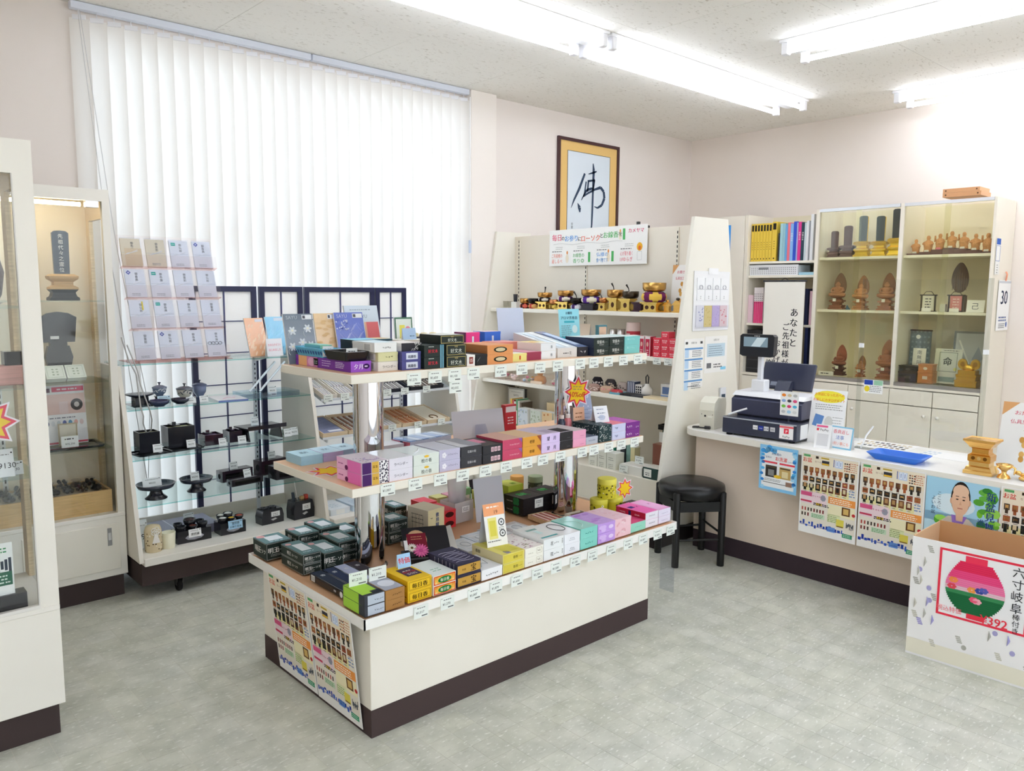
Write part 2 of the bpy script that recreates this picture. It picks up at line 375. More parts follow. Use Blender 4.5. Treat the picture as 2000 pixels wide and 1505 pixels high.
for z,y0,y1,x1 in((.91,2.535,3.19,3.235),(1.34,2.53,3.09,3.24)):
 ip(B('laminate').box(1.505,x1,y0,y1,z-.034,z,0xEFE9DC,bev=.002,zp=0xE8BE98),'shelf')
for x in(1.775,2.985):
 ip(B('chrome').lathe([(.064,.474),(.064,.876)],(x,2.85,0),32,0xE4E4E8).lathe([(.064,.91),(.064,1.306)],(x,2.85,0),32,0xE4E4E8),'post')
 ip(B('chrome').lathe([(.075,.474),(.075,.48),(.064,.484)],(x,2.85,0),32,0xB8B8BE,cap=False),'post_collar')
# ---------------------------------------------------------------- sales counter
ct=thing('sales_counter','cream sales counter with rounded white top and dark kick strip','counter',(4.6,1.0,0))
def cp(b,name):o=b.build(name,ct);o.location=(-4.6,-1.0,0);return o
CX0,CX1,CTZ=4.185,4.72,.785
pts=[(4.01,-.6),(4.70,-.6),(4.73,3.014)]+[(4.36+.175*math.cos(a),2.86+.152*math.sin(a))for a in[PI/2+PI/2*k/9 for k in range(0,10)]]
cp(B('laminate').prism(pts,'z',CTZ-.038,CTZ,0xF6F4F0,side=0xF2EEE4),'worktop')
cp(B('laminate').box(4.28,4.69,-.55,2.925,.117,CTZ-.038,0xEBD9C8),'front_panel')
cp(B('matte').box(4.2795,4.69,-.55,2.925,0,.117,0x40343A),'kick_strip')
# ---------------------------------------------------------------- gondola with slanted end panels and four shelves (faces the island)
go=thing('shelf_gondola','tall cream gondola with slanted end panels and open shelves','shelving',(4.3,3.9,0))
def gp(b,name):o=b.build(name,go);o.location=(-4.3,-3.9,0);return o
prof=[(3.98,.11),(4.32,2.133),(4.70,2.138),(5.04,.11)]
for y in(3.02,4.938):gp(B('laminate').prism(prof,'y',y,y+.025,0xF1EDE2),'end_panel')
b=B('laminate').box(4.52,4.55,3.046,4.937,.11,2.10,0xEDE5D6,bev=0);gp(b,'back_panel')
gp(B('matte').box(4.03,4.99,3.03,4.955,0,.11,0x2B2425),'kick_strip')
GS=((1.515,4.25),(1.225,4.205),(.947,4.16),(.435,4.07))
for z,x in GS[:3]:gp(B('laminate').box(x,4.517,3.047,4.936,z-.028,z,0xF6F1E6,bev=.002),'shelf')
gp(B('laminate').box(4.07,4.517,3.047,4.936,.11,.435,0xEFE8DA,bev=.002),'base_deck')
for y in(4.88,4.13,3.29):
 b=B('metal').box(4.512,4.5195,y-.009,y+.009,.46,2.09,0xE9E3D4,'plastic')
 k=.48
 while k<2.08:b.box(4.511,4.513,y-.0035,y+.0035,k,k+.018,0x2A2522,'matte');k+=.032
 gp(b,'slotted_upright')
for z,x in GS[:3]:
 for y in(3.065,4.92):gp(B('metal').prism([(x+.05,z-.03),(4.51,z-.03),(4.51,z-.11)],'y',y-.004,y+.004,0x8F8880),'shelf_bracket')
# ---------------------------------------------------------------- two glass-shelf units along the window
def unit(x0,x1,name,label,shelves,first):
 t=thing(name,label,'shelving',((x0+x1)/2,4.6,0));off=(-(x0+x1)/2,-4.6,0)
 def up_(b,n):o=b.build(n,t);o.location=off;return o
 P_=[(4.29,.21),(4.44,.93),(4.52,1.235),(4.86,1.235),(4.86,.21)]
 for x in((x0,x1)if first else(x1,)):up_(B('laminate').prism(P_,'x',x-.011,x+.011,0xEEE8DD),'end_panel')
 up_(B('laminate').box(x0+.0115,x1-.0115,4.28,4.86,.19,.232,0xF3EFE6,bev=.003),'base_deck')
 up_(B('matte').box(x0,x1,4.30,4.85,.08,.19,0x473B39),'kick_strip')
 up_(B('laminate').box(x0+.012,x1-.012,4.845,4.86,.232,.30,0xEDE7DC),'back_rail')
 for x in(x0+.03,x1-.2):
  b=B('plastic').box(x-.012,x+.012,4.835,4.847,.232,1.24,0xDADDE6);k=.3
  while k<1.22:b.box(x-.003,x+.003,4.8335,4.836,k,k+.014,0x35323A,'matte');k+=.03
  up_(b,'slotted_upright')
 for k,(z,yf)in enumerate(shelves):
  up_(B('clear').box(x0+.014,x1-.014,yf,4.83,z-.006,z,0xF4FCFB,ym=0xA8E0DC),'glass_shelf')
  for x in(x0+.03,x1-.2):up_(B('plastic').prism([(yf+.1,z-.007),(4.833,z-.007),(4.833,z-.05)],'x',x-.003,x+.003,0xE6E8EC),'shelf_bracket')
 for x in(x0+.2,x1-.2):
  for y in(4.34,4.78):
   c=B('matte').lathe([(.030,-.012),(.034,-.006),(.034,.006),(.030,.012)],n=18,col=0x1E1C1C);
   for i,v in enumerate(c.v):c.v[i]=(x+v[2],y+v[0],.034+v[1])
   c.prism([(y-.012,.034),(y+.012,.034),(y+.03,.08),(y-.03,.08)],'x',x+.014,x+.018,0x8A8886,'metal').prism([(y-.012,.034),(y+.012,.034),(y+.03,.08),(y-.03,.08)],'x',x-.018,x-.014,0x8A8886,'metal')
   up_(c,'caster')
 return t
LS=((1.245,4.50),(1.005,4.455),(.74,4.41),(.495,4.36))
unit(1.2755,2.375,'glass_shelf_unit','cream floor unit with glass shelves of lacquer altarware before the blinds',LS,True)
unit(2.397,3.50,'glass_shelf_unit','cream floor unit with tilted bead trays, between the altarware unit and the gondola',((1.245,4.50),),False)
# ---------------------------------------------------------------- folding paper screen behind the units
t=thing('folding_screen','dark blue framed folding paper screen standing before the blinds','screen',(2.6,4.92,0));
segs=[(1.81,2.235,0),(2.255,2.56,1),(2.575,3.125,0),(3.135,3.40,1)]
for x0,x1,s_ in segs:
 f=B('plastic');f.frame(x0-2.6,x1-2.6,.02,1.67,.034,-.012,.012,0x1E2148);
 o=f.build('screen_frame',t)
 w_=x1-x0
 B('shoji').box(x0-2.6+.034,x1-2.6-.034,.002,.004,.054,1.636,0xFFFDFB).build('paper',o)
 g=B('plastic');nv=2 if w_<.4 else(3 if w_>.6 else 2)
 for k in range(1,nv):xx=x0-2.6+w_*k/nv;g.box(xx-.004,xx+.004,-.008,.002,.054,1.636,0x4A4C78)
 for k in range(1,8):zz=.05+k*.2;g.box(x0-2.6+.034,x1-2.6-.034,-.008,.002,zz-.003,zz+.003,0x4A4C78)
 g.build('lattice',o)
# ---------------------------------------------------------------- glass bookcase along the far wall
BX=6.655;BY0,BY1=2.0,4.52
bk=thing('bookcase','cream wall bookcase with sliding glass bays above drawers and doors','bookcase',(BX,3.2,0))
def bp(b,name,par=None,loc=True):
 o=b.build(name,par or bk)
 if par is None:o.location=(-BX,-3.2,0)
 return o
BC=0xEDE6D8
def boxp(name,y0,y1,x0,x1,z0,z1,col=BC,kind='laminate'):return bp(B(kind).box(x0,x1,y0,y1,z0,z1,col,bev=.0015),name)
XB=XR-.005
for y in(2.0,2.672,3.38,4.07,4.50):boxp('side_panel' if y in(2.0,4.50)else 'divider',y-.0+(0 if y==2.0 else-.012),y+.02,BX,XB,.08,2.37)
boxp('top_board',BY0,BY1,BX-.004,XB,2.37,2.395);boxp('base_board',BY0+.02,BY1-.02,BX+.03,XB,0,.08,KICK,'matte');boxp('ledge',BY0+.02,4.058,BX-.012,XB,.885,.905)
bp(B('laminate').box(XB-.012,XB,2.02,4.49,.905,2.37,0xEFE6CC),'back_panel')
for y0,y1,zs in((3.40,4.058,(1.94,1.812,1.37)),(2.692,3.368,(1.96,1.512)),(2.02,2.66,(1.96,1.512))):
 for z in zs:boxp('shelf',y0,y1,BX+.035,XB-.012,z-.022,z,0xF4EFE2)
boxp('plain_door',4.095,4.488,BX-.004,BX+.016,.10,2.365,0xECE6DA)
bp(B('plastic').lathe([(.0,.0),(.008,.0),(.008,.012),(.013,.016),(.013,.022),(0,.025)],n=12,col=0xF0ECE4),'knob').rotation_euler=(0,-PI/2,0)
bk.children[-1].location=(-.004,4.14-3.2,1.56)
ys4=(2.02,2.35,2.686,3.03,3.376)
for i in range(4):
 bp(B('laminate').box(BX-.016,BX,ys4[i]+.003,ys4[i+1]-.003,.757,.878,0xEFE9DC,bev=.0015),'drawer')
 d=bp(B('laminate').box(BX-.016,BX,ys4[i]+.003,ys4[i+1]-.003,.085,.75,0xEFE9DC,bev=.0015),'door')
 k=B('plastic').lathe([(.0,.0),(.008,.0),(.008,.012),(.014,.016),(.014,.022),(0,.026)],n=12,col=0xF2EEE6).build('knob',d)
 k.rotation_euler=(0,-PI/2,0);k.location=(BX-.016,(ys4[i+1]-.05)if i%2==0 else(ys4[i]+.05),.68)
bp(B('laminate').box(BX-.016,BX,3.405,4.055,.085,.878,0xEFE9DC,bev=.0015),'door')
for y0,y1 in((2.02,2.66),(2.692,3.368)):
 bp(B('metal').box(BX-.006,BX+.03,y0,y1,.905,.935,0xC4C6CC),'glass_rail');bp(B('metal').box(BX-.006,BX+.03,y0,y1,2.345,2.37,0xD8D8DA),'glass_rail')
 ym=(y0+y1)/2
 for a,c,x in((y0,ym+.02,BX+.006),(ym-.02,y1,BX+.018)):
  bp(B('clear').box(x-.002,x+.002,a,c,.93,2.35,0xFBFBF2),'glass_door')
# ---------------------------------------------------------------- showcases on the left
def showcase(name,label,x0,x1,y,depth,ztop,see,glass_z0):
 t=thing(name,label,'showcase',((x0+x1)/2,y,0));w_=(x1-x0)/2
 fz=.117
 B('matte').box(-w_+.02,w_-.02,.012,depth,0,fz,0x453A39).build('kick_strip',t)
 return t,w_,fz
def showcase_body(t,w_,fz,depth,ztop,gz,stile,back,door=None,tan=0xF0E2C8,rail=.10):
 fw_=B('laminate');z1=ztop-rail
 fw_.box(-w_,-w_+stile,0,.03,gz,ztop,CREAM2);fw_.box(w_-stile,w_,0,.03,gz,ztop,CREAM2)
 fw_.box(-w_+stile,w_-stile,0,.03,z1,ztop,CREAM2)
 fw_.build('front_frame',t)
 B('laminate').box(-w_,w_,.031,depth,ztop-.03,ztop,CREAM2).build('top_board',t)
 B('laminate').box(-w_,w_,0,depth,fz,gz-.02,CREAM2,bev=.002).build('base_cabinet',t)
 B('laminate').box(-w_,w_,-.004,depth,gz-.02,gz,0xF4F0E8,bev=.002).build('sill',t)
 B('clear').box(-w_+stile,w_-stile,.012,.017,gz,z1,0xFDFEFE).build('glass_door',t)
 for sx in(-1,1):
  b=B('wood');x0,x1=sorted((sx*w_,sx*(w_-.02)))
  b.box(x0,x1,.031,.07,gz,ztop-.03,0xE9D3AC);b.box(x0,x1,depth-.07,depth,gz,ztop-.03,0xE9D3AC);b.box(x0,x1,.07,depth-.07,ztop-.14,ztop-.03,0xE9D3AC);b.build('side_frame',t)
  B('clear').box(x0+.008,x1-.008,.07,depth-.07,gz,ztop-.14,0xFDFEFE).build('side_glass',t)
 if back:B('laminate').box(-w_+.02,w_-.02,depth-.012,depth-.001,gz,ztop-.03,tan).build('back_panel',t)
 else:B('clear').box(-w_+.02,w_-.02,depth-.008,depth-.003,gz,ztop-.03,0xFDFEFE).build('back_glass',t)
t,w_,fz=showcase('glass_showcase','tall cream glass showcase nearest the viewer, seen through to the one behind',-.30,.654,3.18,.46,2.152,True,.5)
showcase_body(t,w_,fz,.46,2.152,.5,.062,False,rail=.115)
b=B('plastic');b.box(w_-.066,w_-.062,-.002,.012,.5,2.037,0xD9D6D0);b.box(-w_+.062,w_-.062,-.006,.012,.5,.512,0xE9E6E0);b.build('glass_bead',t)
for z in(1.585,1.30,.98):B('clear').box(.325,w_-.03,.03,.44,z-.006,z,0xF4FBFA).build('glass_shelf',t)
FG=t
t,w_,fz=showcase('glass_showcase','cream glass showcase with spirit tablet and tan back, beside the altarware unit',.34,1.257,4.47,.385,2.152,True,.46)
showcase_body(t,w_,fz,.385,2.152,.46,.036,True,rail=.06)
b=B('glow').tube([(-w_+.05,.06,2.075),(w_-.12,.06,2.075)],.010,0xFFF0D0,n=8);b.build('lamp_tube',t)
B('metal').box(w_-.11,w_-.05,.002,.04,2.06,2.095,0xD8D8DA).build('hinge',t)
dd=B('laminate').box(-.03,w_-.035,-.008,0,.155,.405,0xF1ECE0,bev=.002).build('sliding_door',t)
hh=B('metal').box(w_-.095,w_-.075,-.011,-.0085,.29,.385,0xA8A8AC);hh.box(w_-.092,w_-.078,-.012,-.0105,.32,.36,0xE4E4E6);hh.build('handle',dd)
for x in(-.02,-.3):
 b=B('plastic').box(x-.012,x+.012,.366,.3725,.5,2.05,0xE8E6E0);k=.55
 while k<2.0:b.box(x-.004,x+.004,.365,.367,k,k+.02,0x45423F,'matte');k+=.035
 b.build('slotted_upright',t)
CB=t
# ---------------------------------------------------------------- goods on the island
def carton(name,label,x0,x1,yf,dep,z,h,front,side=None,top=None,deco=None,n=1,kind='card',group=None,rz=0,cat='box',lab2=('lower','upper'),lid=True,face=0):
 """Closed paperboard boxes, n high; deco(b, w, h, dep) prints on front (y=0), top (z=h) and side (x=-w/2) in box coordinates."""
 w_=(x1-x0)-.0016;side=front if side is None else side;top=front if top is None else top
 b=B(kind).box(-w_/2,w_/2,0,dep,0,h-.0008,front,bev=0,xm=side,xp=side,zp=top)
 L=(lambda k:label.replace('{}',lab2[k]))if n>1 or '{}' in label else(lambda k:label)
 c,s_=math.cos(rz),math.sin(rz)
 o=b.build(name,None,L(0),cat,group,loc=((x0+x1)/2,yf,z),rz=rz)
 if lid:
  f=B(kind);e=.0005;f.box(-w_/2-e,w_/2+e,-e,dep+e,h-.0008-min(.012,h*.3),h-.0005,top if top!=front else front,ym=front,xm=side,xp=side,zp=top);f.build('lid',o)
 if deco:
  p=B('paper');deco(p,w_,h,dep);
  if p.v:p.build('print',o)
 for k in range(1,n):dup(o,((x0+x1)/2+random.uniform(-.0006,.0006),yf+random.uniform(-.001,.001),z+h*k),L(k))
 return o
EPS=-.0011
def fr(b,x,z,w_,h,c):b.rect((x,EPS,z),w_,h,c)
def tp(b,x,y,w_,d,c,H,k=.0003):b.rect((x,y,H+k),w_,d,c,v=(0,1,0))
def sd(b,y,z,w_,h,c,W):b.rect((-W/2-.0011,y,z),w_,h,c,u=(0,-1,0))
def ft(b,t,x,z,h,c,**k):b.text(t,(x,EPS-.0002,z),h,c,**k)
def fl_(b,x,z,wd,n,gap,h,c):b.lines((x,EPS-.0002,z),wd,n,gap,h,c)
def scrawl(b,x,z,w_,h,c,seed=0,y=EPS-.0002):
 """brushed script that cannot be read at this size"""
 r=random.Random(seed);n=max(2,int(w_/h*1.1));
 for i in range(n):
  cx=x-w_/2+w_*(i+.5)/n
  for k in range(3):
   a=r.uniform(-.9,.9);l=h*r.uniform(.35,.8);u=(math.cos(a),0,math.sin(a));v=(-math.sin(a),0,math.cos(a))
   b.rect((cx+r.uniform(-.2,.2)*h,y,z+r.uniform(-.25,.25)*h),l,h*.11,c,u,v)
GI='incense boxes on the island tray';GM='incense boxes on the middle island shelf';GT='boxes on the top island shelf'
ZT,ZM,ZP=.484,.9103,1.3403
# --- tray, front row
def d_lime(b,w_,h,d):
 tp(b,-.006,d*.55,w_*.86,d*.9,0xA6D24A,h);tp(b,.02,.02,w_*.5,.03,0x2B2F3A,h,.0005);sd(b,d*.62,h/2,d*.72,h*.96,0xA6D24A,w_);fr(b,.006,h/2,w_*.86,h*.9,0xB9C2CE);scrawl(b,.018,h*.45,w_*.5,.008,0x2A2D33,1)
carton('incense_box','{} lime and silver gift box at the tray corner',1.445,1.529,2.364,.15,ZT,.039,0x343842,0x343842,0x343842,d_lime,2,group=GI)
def d_bronze(b,w_,h,d):tp(b,0,d*.5,w_*.95,d*.95,0xA9AEBE,h);b.disc((.004,d*.45,h+.0005),w_*.38,d*.22,0xD6DAE6,v=(0,1,0));scrawl(b,.008,h*.45,w_*.5,.008,0x3A2715,2)
carton('incense_box','{} bronze gift box beside the lime boxes',1.532,1.617,2.362,.15,ZT,.038,0xA9793F,0xA9793F,0xA9793F,d_bronze,2,group=GI)
def d_yel(b,w_,h,d):
 for k in(0,1):b.frame(-w_/2+.004+k*.003,w_/2-.004-k*.003,.004+k*.003,h-.004-k*.003,.0008,EPS-.0002,EPS,0x8A5A12)
 ft(b,'毎日香',0,h*.47,h*.48,0x2A1A08,bold=1,width=w_*.66);tp(b,.01,d*.5,w_*.62,d*.5,0x4A3A4E,h);b.text('毎日香',(.01,d*.5,h+.0005),.02,0xC6362C,v=(0,1,0));b.lines((.01,d*.58,h+.0005),w_*.4,1,.01,.006,0xE8DCD0,v=(0,1,0));b.lines((.01,d*.40,h+.0005),w_*.4,2,.01,.004,0xE8DCD0,v=(0,1,0));sd(b,d*.5,h*.5,d*.9,.004,0x8A5A12,w_)
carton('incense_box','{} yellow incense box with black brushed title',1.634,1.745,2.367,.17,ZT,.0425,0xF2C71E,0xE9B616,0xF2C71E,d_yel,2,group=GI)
def d_rg(b,w_,h,d):
 fr(b,0,h/2,w_*.94,h*.9,0xE9B34A);b.frame(-w_/2+.002,w_/2-.002,.002,h-.003,.003,EPS-.0003,EPS-.0001,0xD5281E)
 for x in(-.42,.42):fr(b,w_*x*.9,h*.75,.012,.012,0xD5281E);fr(b,w_*x*.9,h*.22,.010,.008,0xF5EEE0)
 b.disc((0,EPS-.0004,h*.47),w_*.3,h*.33,0x1E7A3C);b.text('毎日香',(0,EPS-.0007,h*.47),h*.36,0xF5F0DC,width=w_*.4);b.lines((0,d*.4,h+.0006),w_*.4,2,.02,.006,0x8FC0A8,v=(0,1,0))
carton('incense_box','{} red and gold incense box with green oval badge',1.749,1.859,2.362,.17,ZT,.0385,0xF4EEE4,0xF4F0EA,0xE9F2F2,d_rg,2,group=GI)
def d_gold(b,w_,h,d):
 fr(b,0,h*.45,w_*.96,h*.7,0xC59A46);scrawl(b,0,h*.84,w_*.9,.005,0x241C2A,5);b.text('宝',(w_*.18,EPS-.0004,h*.45),h*.62,0x1E1508,bold=1);ft(b,'特選',-w_*.22,h*.42,h*.2,0x2A1E10)
 for k in range(7):b.tube([(-w_*.4+j*.018,.02+k*.02+.006*math.sin(j*1.3+k),h+.0004)for j in range(6)],.0007,0xD8D4E8,n=4)
 for k in range(6):sd(b,.02+k*.025,h*.5,.0015,h*.8,0xE8E4F0,w_)
carton('incense_box','{} dark blue box with gold treasure front',1.868,1.990,2.365,.19,ZT,.049,0x26233F,0x26233F,0x2C2A4C,d_gold,2,group=GI)
def d_w1(b,w_,h,d):scrawl(b,0,h*.45,w_*.6,.012,0x55585E,7);tp(b,0,d*.5,w_*.9,d*.9,0xE7E9EE,h);b.tube([(-.03,.03,h+.001),(.0,.07,h+.001),(.02,.05,h+.001),(.03,.1,h+.001)],.001,0x9AA0A8,n=4)
carton('incense_box','single flat white box between gold and olive boxes',1.991,2.103,2.362,.17,ZT,.044,0xF3F4F6,None,0xEDEFF4,d_w1,1,group=GI)
def d_ol(b,w_,h,d):fr(b,-w_*.02,h*.5,w_*.9,h*.8,0xDCCB52);ft(b,'香樹',w_*.08,h*.5,h*.34,0x3E3512);tp(b,-.02,.02,.024,.03,0x9A97B8,h);tp(b,.01,d*.5,w_*.6,d*.8,0xCFC658,h);scrawl(b,w_*.3,h*.45,.02,.006,0x3E3512,3);b.text('香樹',(-w_/2-.0013,d*.8,h*.5),h*.4,0x3E3512,u=(0,-1,0))
carton('incense_box','{} olive yellow long box under the orange price tent',2.106,2.229,2.362,.20,ZT,.041,0xE2D674,0xE6D9A8,0xDAD06A,d_ol,2,group=GI)
def d_fl(b,w_,h,d):
 r=random.Random(4)
 for k in range(46):b.disc((r.uniform(-.45,.45)*w_,r.uniform(.04,.97)*d,h+.0004),.006,.004,r.choice((0xC8A2B8,0xB6909E,0xD9BBC8,0xA9A58E)),v=(0,1,0),n=6)
 for k in range(14):sd(b,r.uniform(.05,.95)*d,r.uniform(.15,.85)*h,.008,.006,0xB48A9A,w_)
 b.frame(w_*.12,w_*.42,h*.2,h*.8,.0007,EPS-.0002,EPS,0x9A8C6A);scrawl(b,w_*.27,h*.5,.02,.012,0x6B624A,8);scrawl(b,-w_*.2,h*.4,.03,.006,0x6B624A,9)
carton('incense_box','{} white box sprinkled with small pink flowers',2.231,2.340,2.362,.20,ZT,.040,0xF4F2E6,0xF0E6E4,0xF3EEEC,d_fl,2,group=GI)
def d_wt(b,w_,h,d):ft(b,'花',-w_*.1,h*.5,h*.4,0x2B2E30);scrawl(b,w_*.12,h*.5,.03,.01,0x2B2E30,2);tp(b,-w_*.02,d*.72,w_*.5,.02,0x8FB2AE,h);tp(b,.0,d*.14,w_*.8,.012,0x4FA7AE,h);tp(b,0,d*.5,w_*.2,.05,0xC9E3E3,h,.0004);b.lines((w_*.42,EPS-.0003,h*.7),.006,4,.006,.003,0x333333)
carton('incense_box','{} white box with teal bands on the top',2.344,2.470,2.363,.20,ZT,.0475,0xEFF2F3,None,0xEEF2F3,d_wt,2,kind='gloss',group=GI)
def d_w2(b,w_,h,d):b.tube([(.03*math.cos(a)*1.1,d*.55+.05*math.sin(a),h+.001)for a in[2*PI*k/18 for k in range(18)]],.0014,0x3B3F48,n=4,closed=True);scrawl(b,0,h*.5,.03,.009,0x6A7078,12);fl_(b,0,h*.32,.04,1,.01,.002,0x8A9098)
carton('incense_box','{} white box with a dark ring drawn on top',2.473,2.575,2.363,.19,ZT,.0465,0xEEF0F6,None,0xF1F3F7,d_w2,2,kind='gloss',group=GI)
def d_teal(b,w_,h,d):scrawl(b,0,h*.48,w_*.5,.014,0x2F7F78,21);b.tube([(-.03,.02,h+.001),(.01,.05,h+.001),(.02,.1,h+.001),(-.02,.14,h+.001)],.0012,0xDFF6F2,n=4)
carton('incense_box','{} mint teal box with darker script',2.578,2.693,2.363,.19,ZT,.0485,0x86D5C8,0x7ECDC0,0xA5E0D8,d_teal,2,kind='gloss',group=GI)
def d_pur(b,w_,h,d):
 r=random.Random(9)
 for k in range(9):b.disc((r.uniform(-.35,.35)*w_,r.uniform(.1,.9)*d,h+.0003+.0001*k),.022,.012,r.choice((0xD5B5EE,0xC79CE8,0xE6D2F6,0xBE93DE)),v=(0,1,0),n=9,a0=r.random())
 for k in range(5):b.disc((r.uniform(-.3,.3)*w_,EPS-.0001*k,h*r.uniform(.3,.7)),.018,.010,r.choice((0xD9BCF0,0xB98AD8,0xE6D2F6)),n=9,a0=r.random())
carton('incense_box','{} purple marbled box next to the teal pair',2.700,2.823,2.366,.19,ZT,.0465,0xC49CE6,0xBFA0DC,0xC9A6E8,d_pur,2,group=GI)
def d_pk(b,w_,h,d):
 r=random.Random(11)
 for k in range(9):b.disc((r.uniform(-.4,.4)*w_,EPS-.0001,h*r.uniform(.15,.85)),.007,.005,r.choice((0xE8B4BE,0xF6DCE0)),n=8)
 for k in range(12):b.disc((r.uniform(-.4,.4)*w_,r.uniform(.05,.95)*d,h+.0004),.010,.008,r.choice((0xEDC6D2,0xF6E0E8)),v=(0,1,0),n=8)
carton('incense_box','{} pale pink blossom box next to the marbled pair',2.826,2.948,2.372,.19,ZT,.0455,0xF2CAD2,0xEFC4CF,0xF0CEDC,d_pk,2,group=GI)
carton('incense_box','single mint box with crimson top sheet',2.951,3.068,2.377,.19,ZT,.045,0x9ADBC6,None,0xD8467C,lambda b,w_,h,d:scrawl(b,0,h*.5,.05,.008,0x6FB8A2,31),1,group=GI)
def d_cr(b,w_,h,d):
 sd(b,d*.45,h*.5,d*.86,h*.9,0xB3213F,w_);b.text('YOUNG',(-w_/2-.0014,d*.78,h*.48),h*.28,0xF2DCE0,u=(0,-1,0));b.text('GRAPE',(-w_/2-.0014,d*.28,h*.48),h*.28,0xF2DCE0,u=(0,-1,0));b.rect((-w_/2-.0014,d*.53,h*.48),.016,h*.7,0x232A5A,u=(0,-1,0))
 tp(b,.0,d*.5,w_*.9,d*.94,0xEC6FB6,h);tp(b,-.02,d*.62,.034,.03,0x3A2A78,h,.0006);b.text('X',(.02,d*.6,h+.0006),.03,0x3A2A58,v=(0,1,0));scrawl(b,0,h*.5,.05,.010,0x5A6070,41)
carton('incense_box','{} white and crimson box with pink top',3.071,3.173,2.380,.19,ZT,.0375,0xECEAF4,0xC22F52,0xEC86C0,d_cr,2,group=GI)
carton('incense_box','{} lavender white box at the end of the tray row',3.176,3.276,2.380,.19,ZT,.036,0xE6E1F4,None,0xE9A8D8,lambda b,w_,h,d:(scrawl(b,0,h*.4,.05,.006,0x8A86A8,43),tp(b,.0,d*.5,w_*.8,d*.8,0xEDB6E0,h),b.text('X',(.01,d*.6,h+.0006),.026,0x8A3A78,v=(0,1,0))),2,group=GI)
# --- candle boxes, rear left of the tray
def d_cnd(long_side):
 def f(b,w_,h,d):
  W=0xEDEDE8
  b.frame(-w_/2+.002,w_/2-.002,.002,h-.003,.0008,EPS-.0001,EPS,W);b.text('明王',(-w_*.22,EPS-.0003,h*.55),h*.36,W,bold=1);b.text('ローソク',(w_*.18,EPS-.0003,h*.53),h*.26,W,bold=1);fl_(b,-.01,h*.3,w_*.5,2,.006,.002,0xB8BDB8)
  sx=-w_/2-.0011
  for z,hh in((.002,.0008),(h-.003,.0008)):b.rect((sx,d/2,z),d-.004,hh,W,u=(0,-1,0))
  b.text('明王',(sx-.0003,d*.62,h*.5),h*.42,W,u=(0,-1,0),bold=1);b.text('ローソク',(sx-.0003,d*.36,h*.48),h*.3,W,u=(0,-1,0),bold=1)
  tp(b,0,d*.5,w_*.96,d*.96,0x6F9296,h);tp(b,.004,d*.5,w_*.56,d*.5,0xE9F1F8,h,.0006);b.disc((-w_*.3,d*.84,h+.0007),w_*.16,w_*.16,0xE2AFB4,v=(0,1,0));b.lines((0,d*.15,h+.0007),w_*.6,1,.01,.006,0xC9E2F4,v=(0,1,0))
 return f
GC='dark green candle boxes'
def candle(label,x0,x1,y,d,z,h,n=1,rz=0,lab2=('lower','upper')):return carton('candle_box',label,x0,x1,y,d,z,h,0x1C2B26,0x1C2E27,0x5E8084,d_cnd(0),n,'card',GC,rz,lab2=lab2)
candle('single tall green candle box at the rear tray corner',1.446,1.566,3.160,.128,ZT,.075)
candle('{} green candle box in the foremost stack on the tray edge',1.482,1.566,2.896,.194,ZT,.043,2)
candle('green candle box right behind the dark slim boxes',1.572,1.665,2.884,.176,ZT,.076)
candle('{} green candle box touching the chrome post',1.668,1.708,2.925,.17,ZT,.04,2)if False else candle('{} green candle box beside the base of the first chrome post',1.669,1.765,2.932,.17,ZT,.045,2)
candle('{} green candle box in the rear row near the corner box',1.580,1.684,3.125,.125,ZT,.047,2)
candle('{} green candle box in the rear row behind the post',1.690,1.786,3.125,.155,ZT,.05,2)
candle('open blue topped candle box in the rear row',1.792,1.90,3.12,.15,ZT,.06)
candle('{} green candle box just past the first chrome post',1.965,2.075,3.00,.12,ZT,.055,2)
candle('{} green candle box beyond the cream seven step box',2.11,2.18,3.16,.13,ZT,.058,2)
# --- slim dark boxes lying towards the front
def d_slim(c2):
 def f(b,w_,h,d):
  tp(b,0,d*.5,w_*.86,d*.98,c2,h);b.text('香',(0,d*.78,h+.0006),.022,0xDCE2EA,v=(0,1,0));b.rect((-w_/2-.0011,d*.90,h*.5),.03,h*.8,0xF2F2F0,u=(0,-1,0));
  for k in range(9):b.rect((-w_/2-.0013,d*.90+.012-.003*k,h*.5),.0012,h*.6,0x1C1C1C,u=(0,-1,0))
  b.disc((.006,.012,h+.0007),.012,.010,0xF2F4F6,v=(0,1,0),n=10);b.disc((-w_/2-.0013,.022,h*.4),.012,h*.42,0xEEF0F2,u=(0,-1,0),n=10);b.text('青雲',(-w_/2-.0013,d*.26,h*.45),h*.3,0xF2F2F2,u=(0,-1,0))
 return f
for k,(c1,c2,nm)in enumerate(((0x161A20,0x2C3648,'slim black incense box nearest the tray edge with a white crane'),(0x1A2030,0x2E3A58,'slim navy incense box, second from the tray edge'),(0x18161C,0xB9C2E2,'slim incense box with pale blue and red flowered top'),(0x141416,0x3E3A44,'slim charcoal incense box nearest the chrome post'))):
 carton('incense_box',nm,1.477+.0555*k,1.53+.0555*k,2.56+.012*k,.27-.01*k,ZT,.03,c1,c1,c2,d_slim(c2),1,'gloss','slim dark boxes')
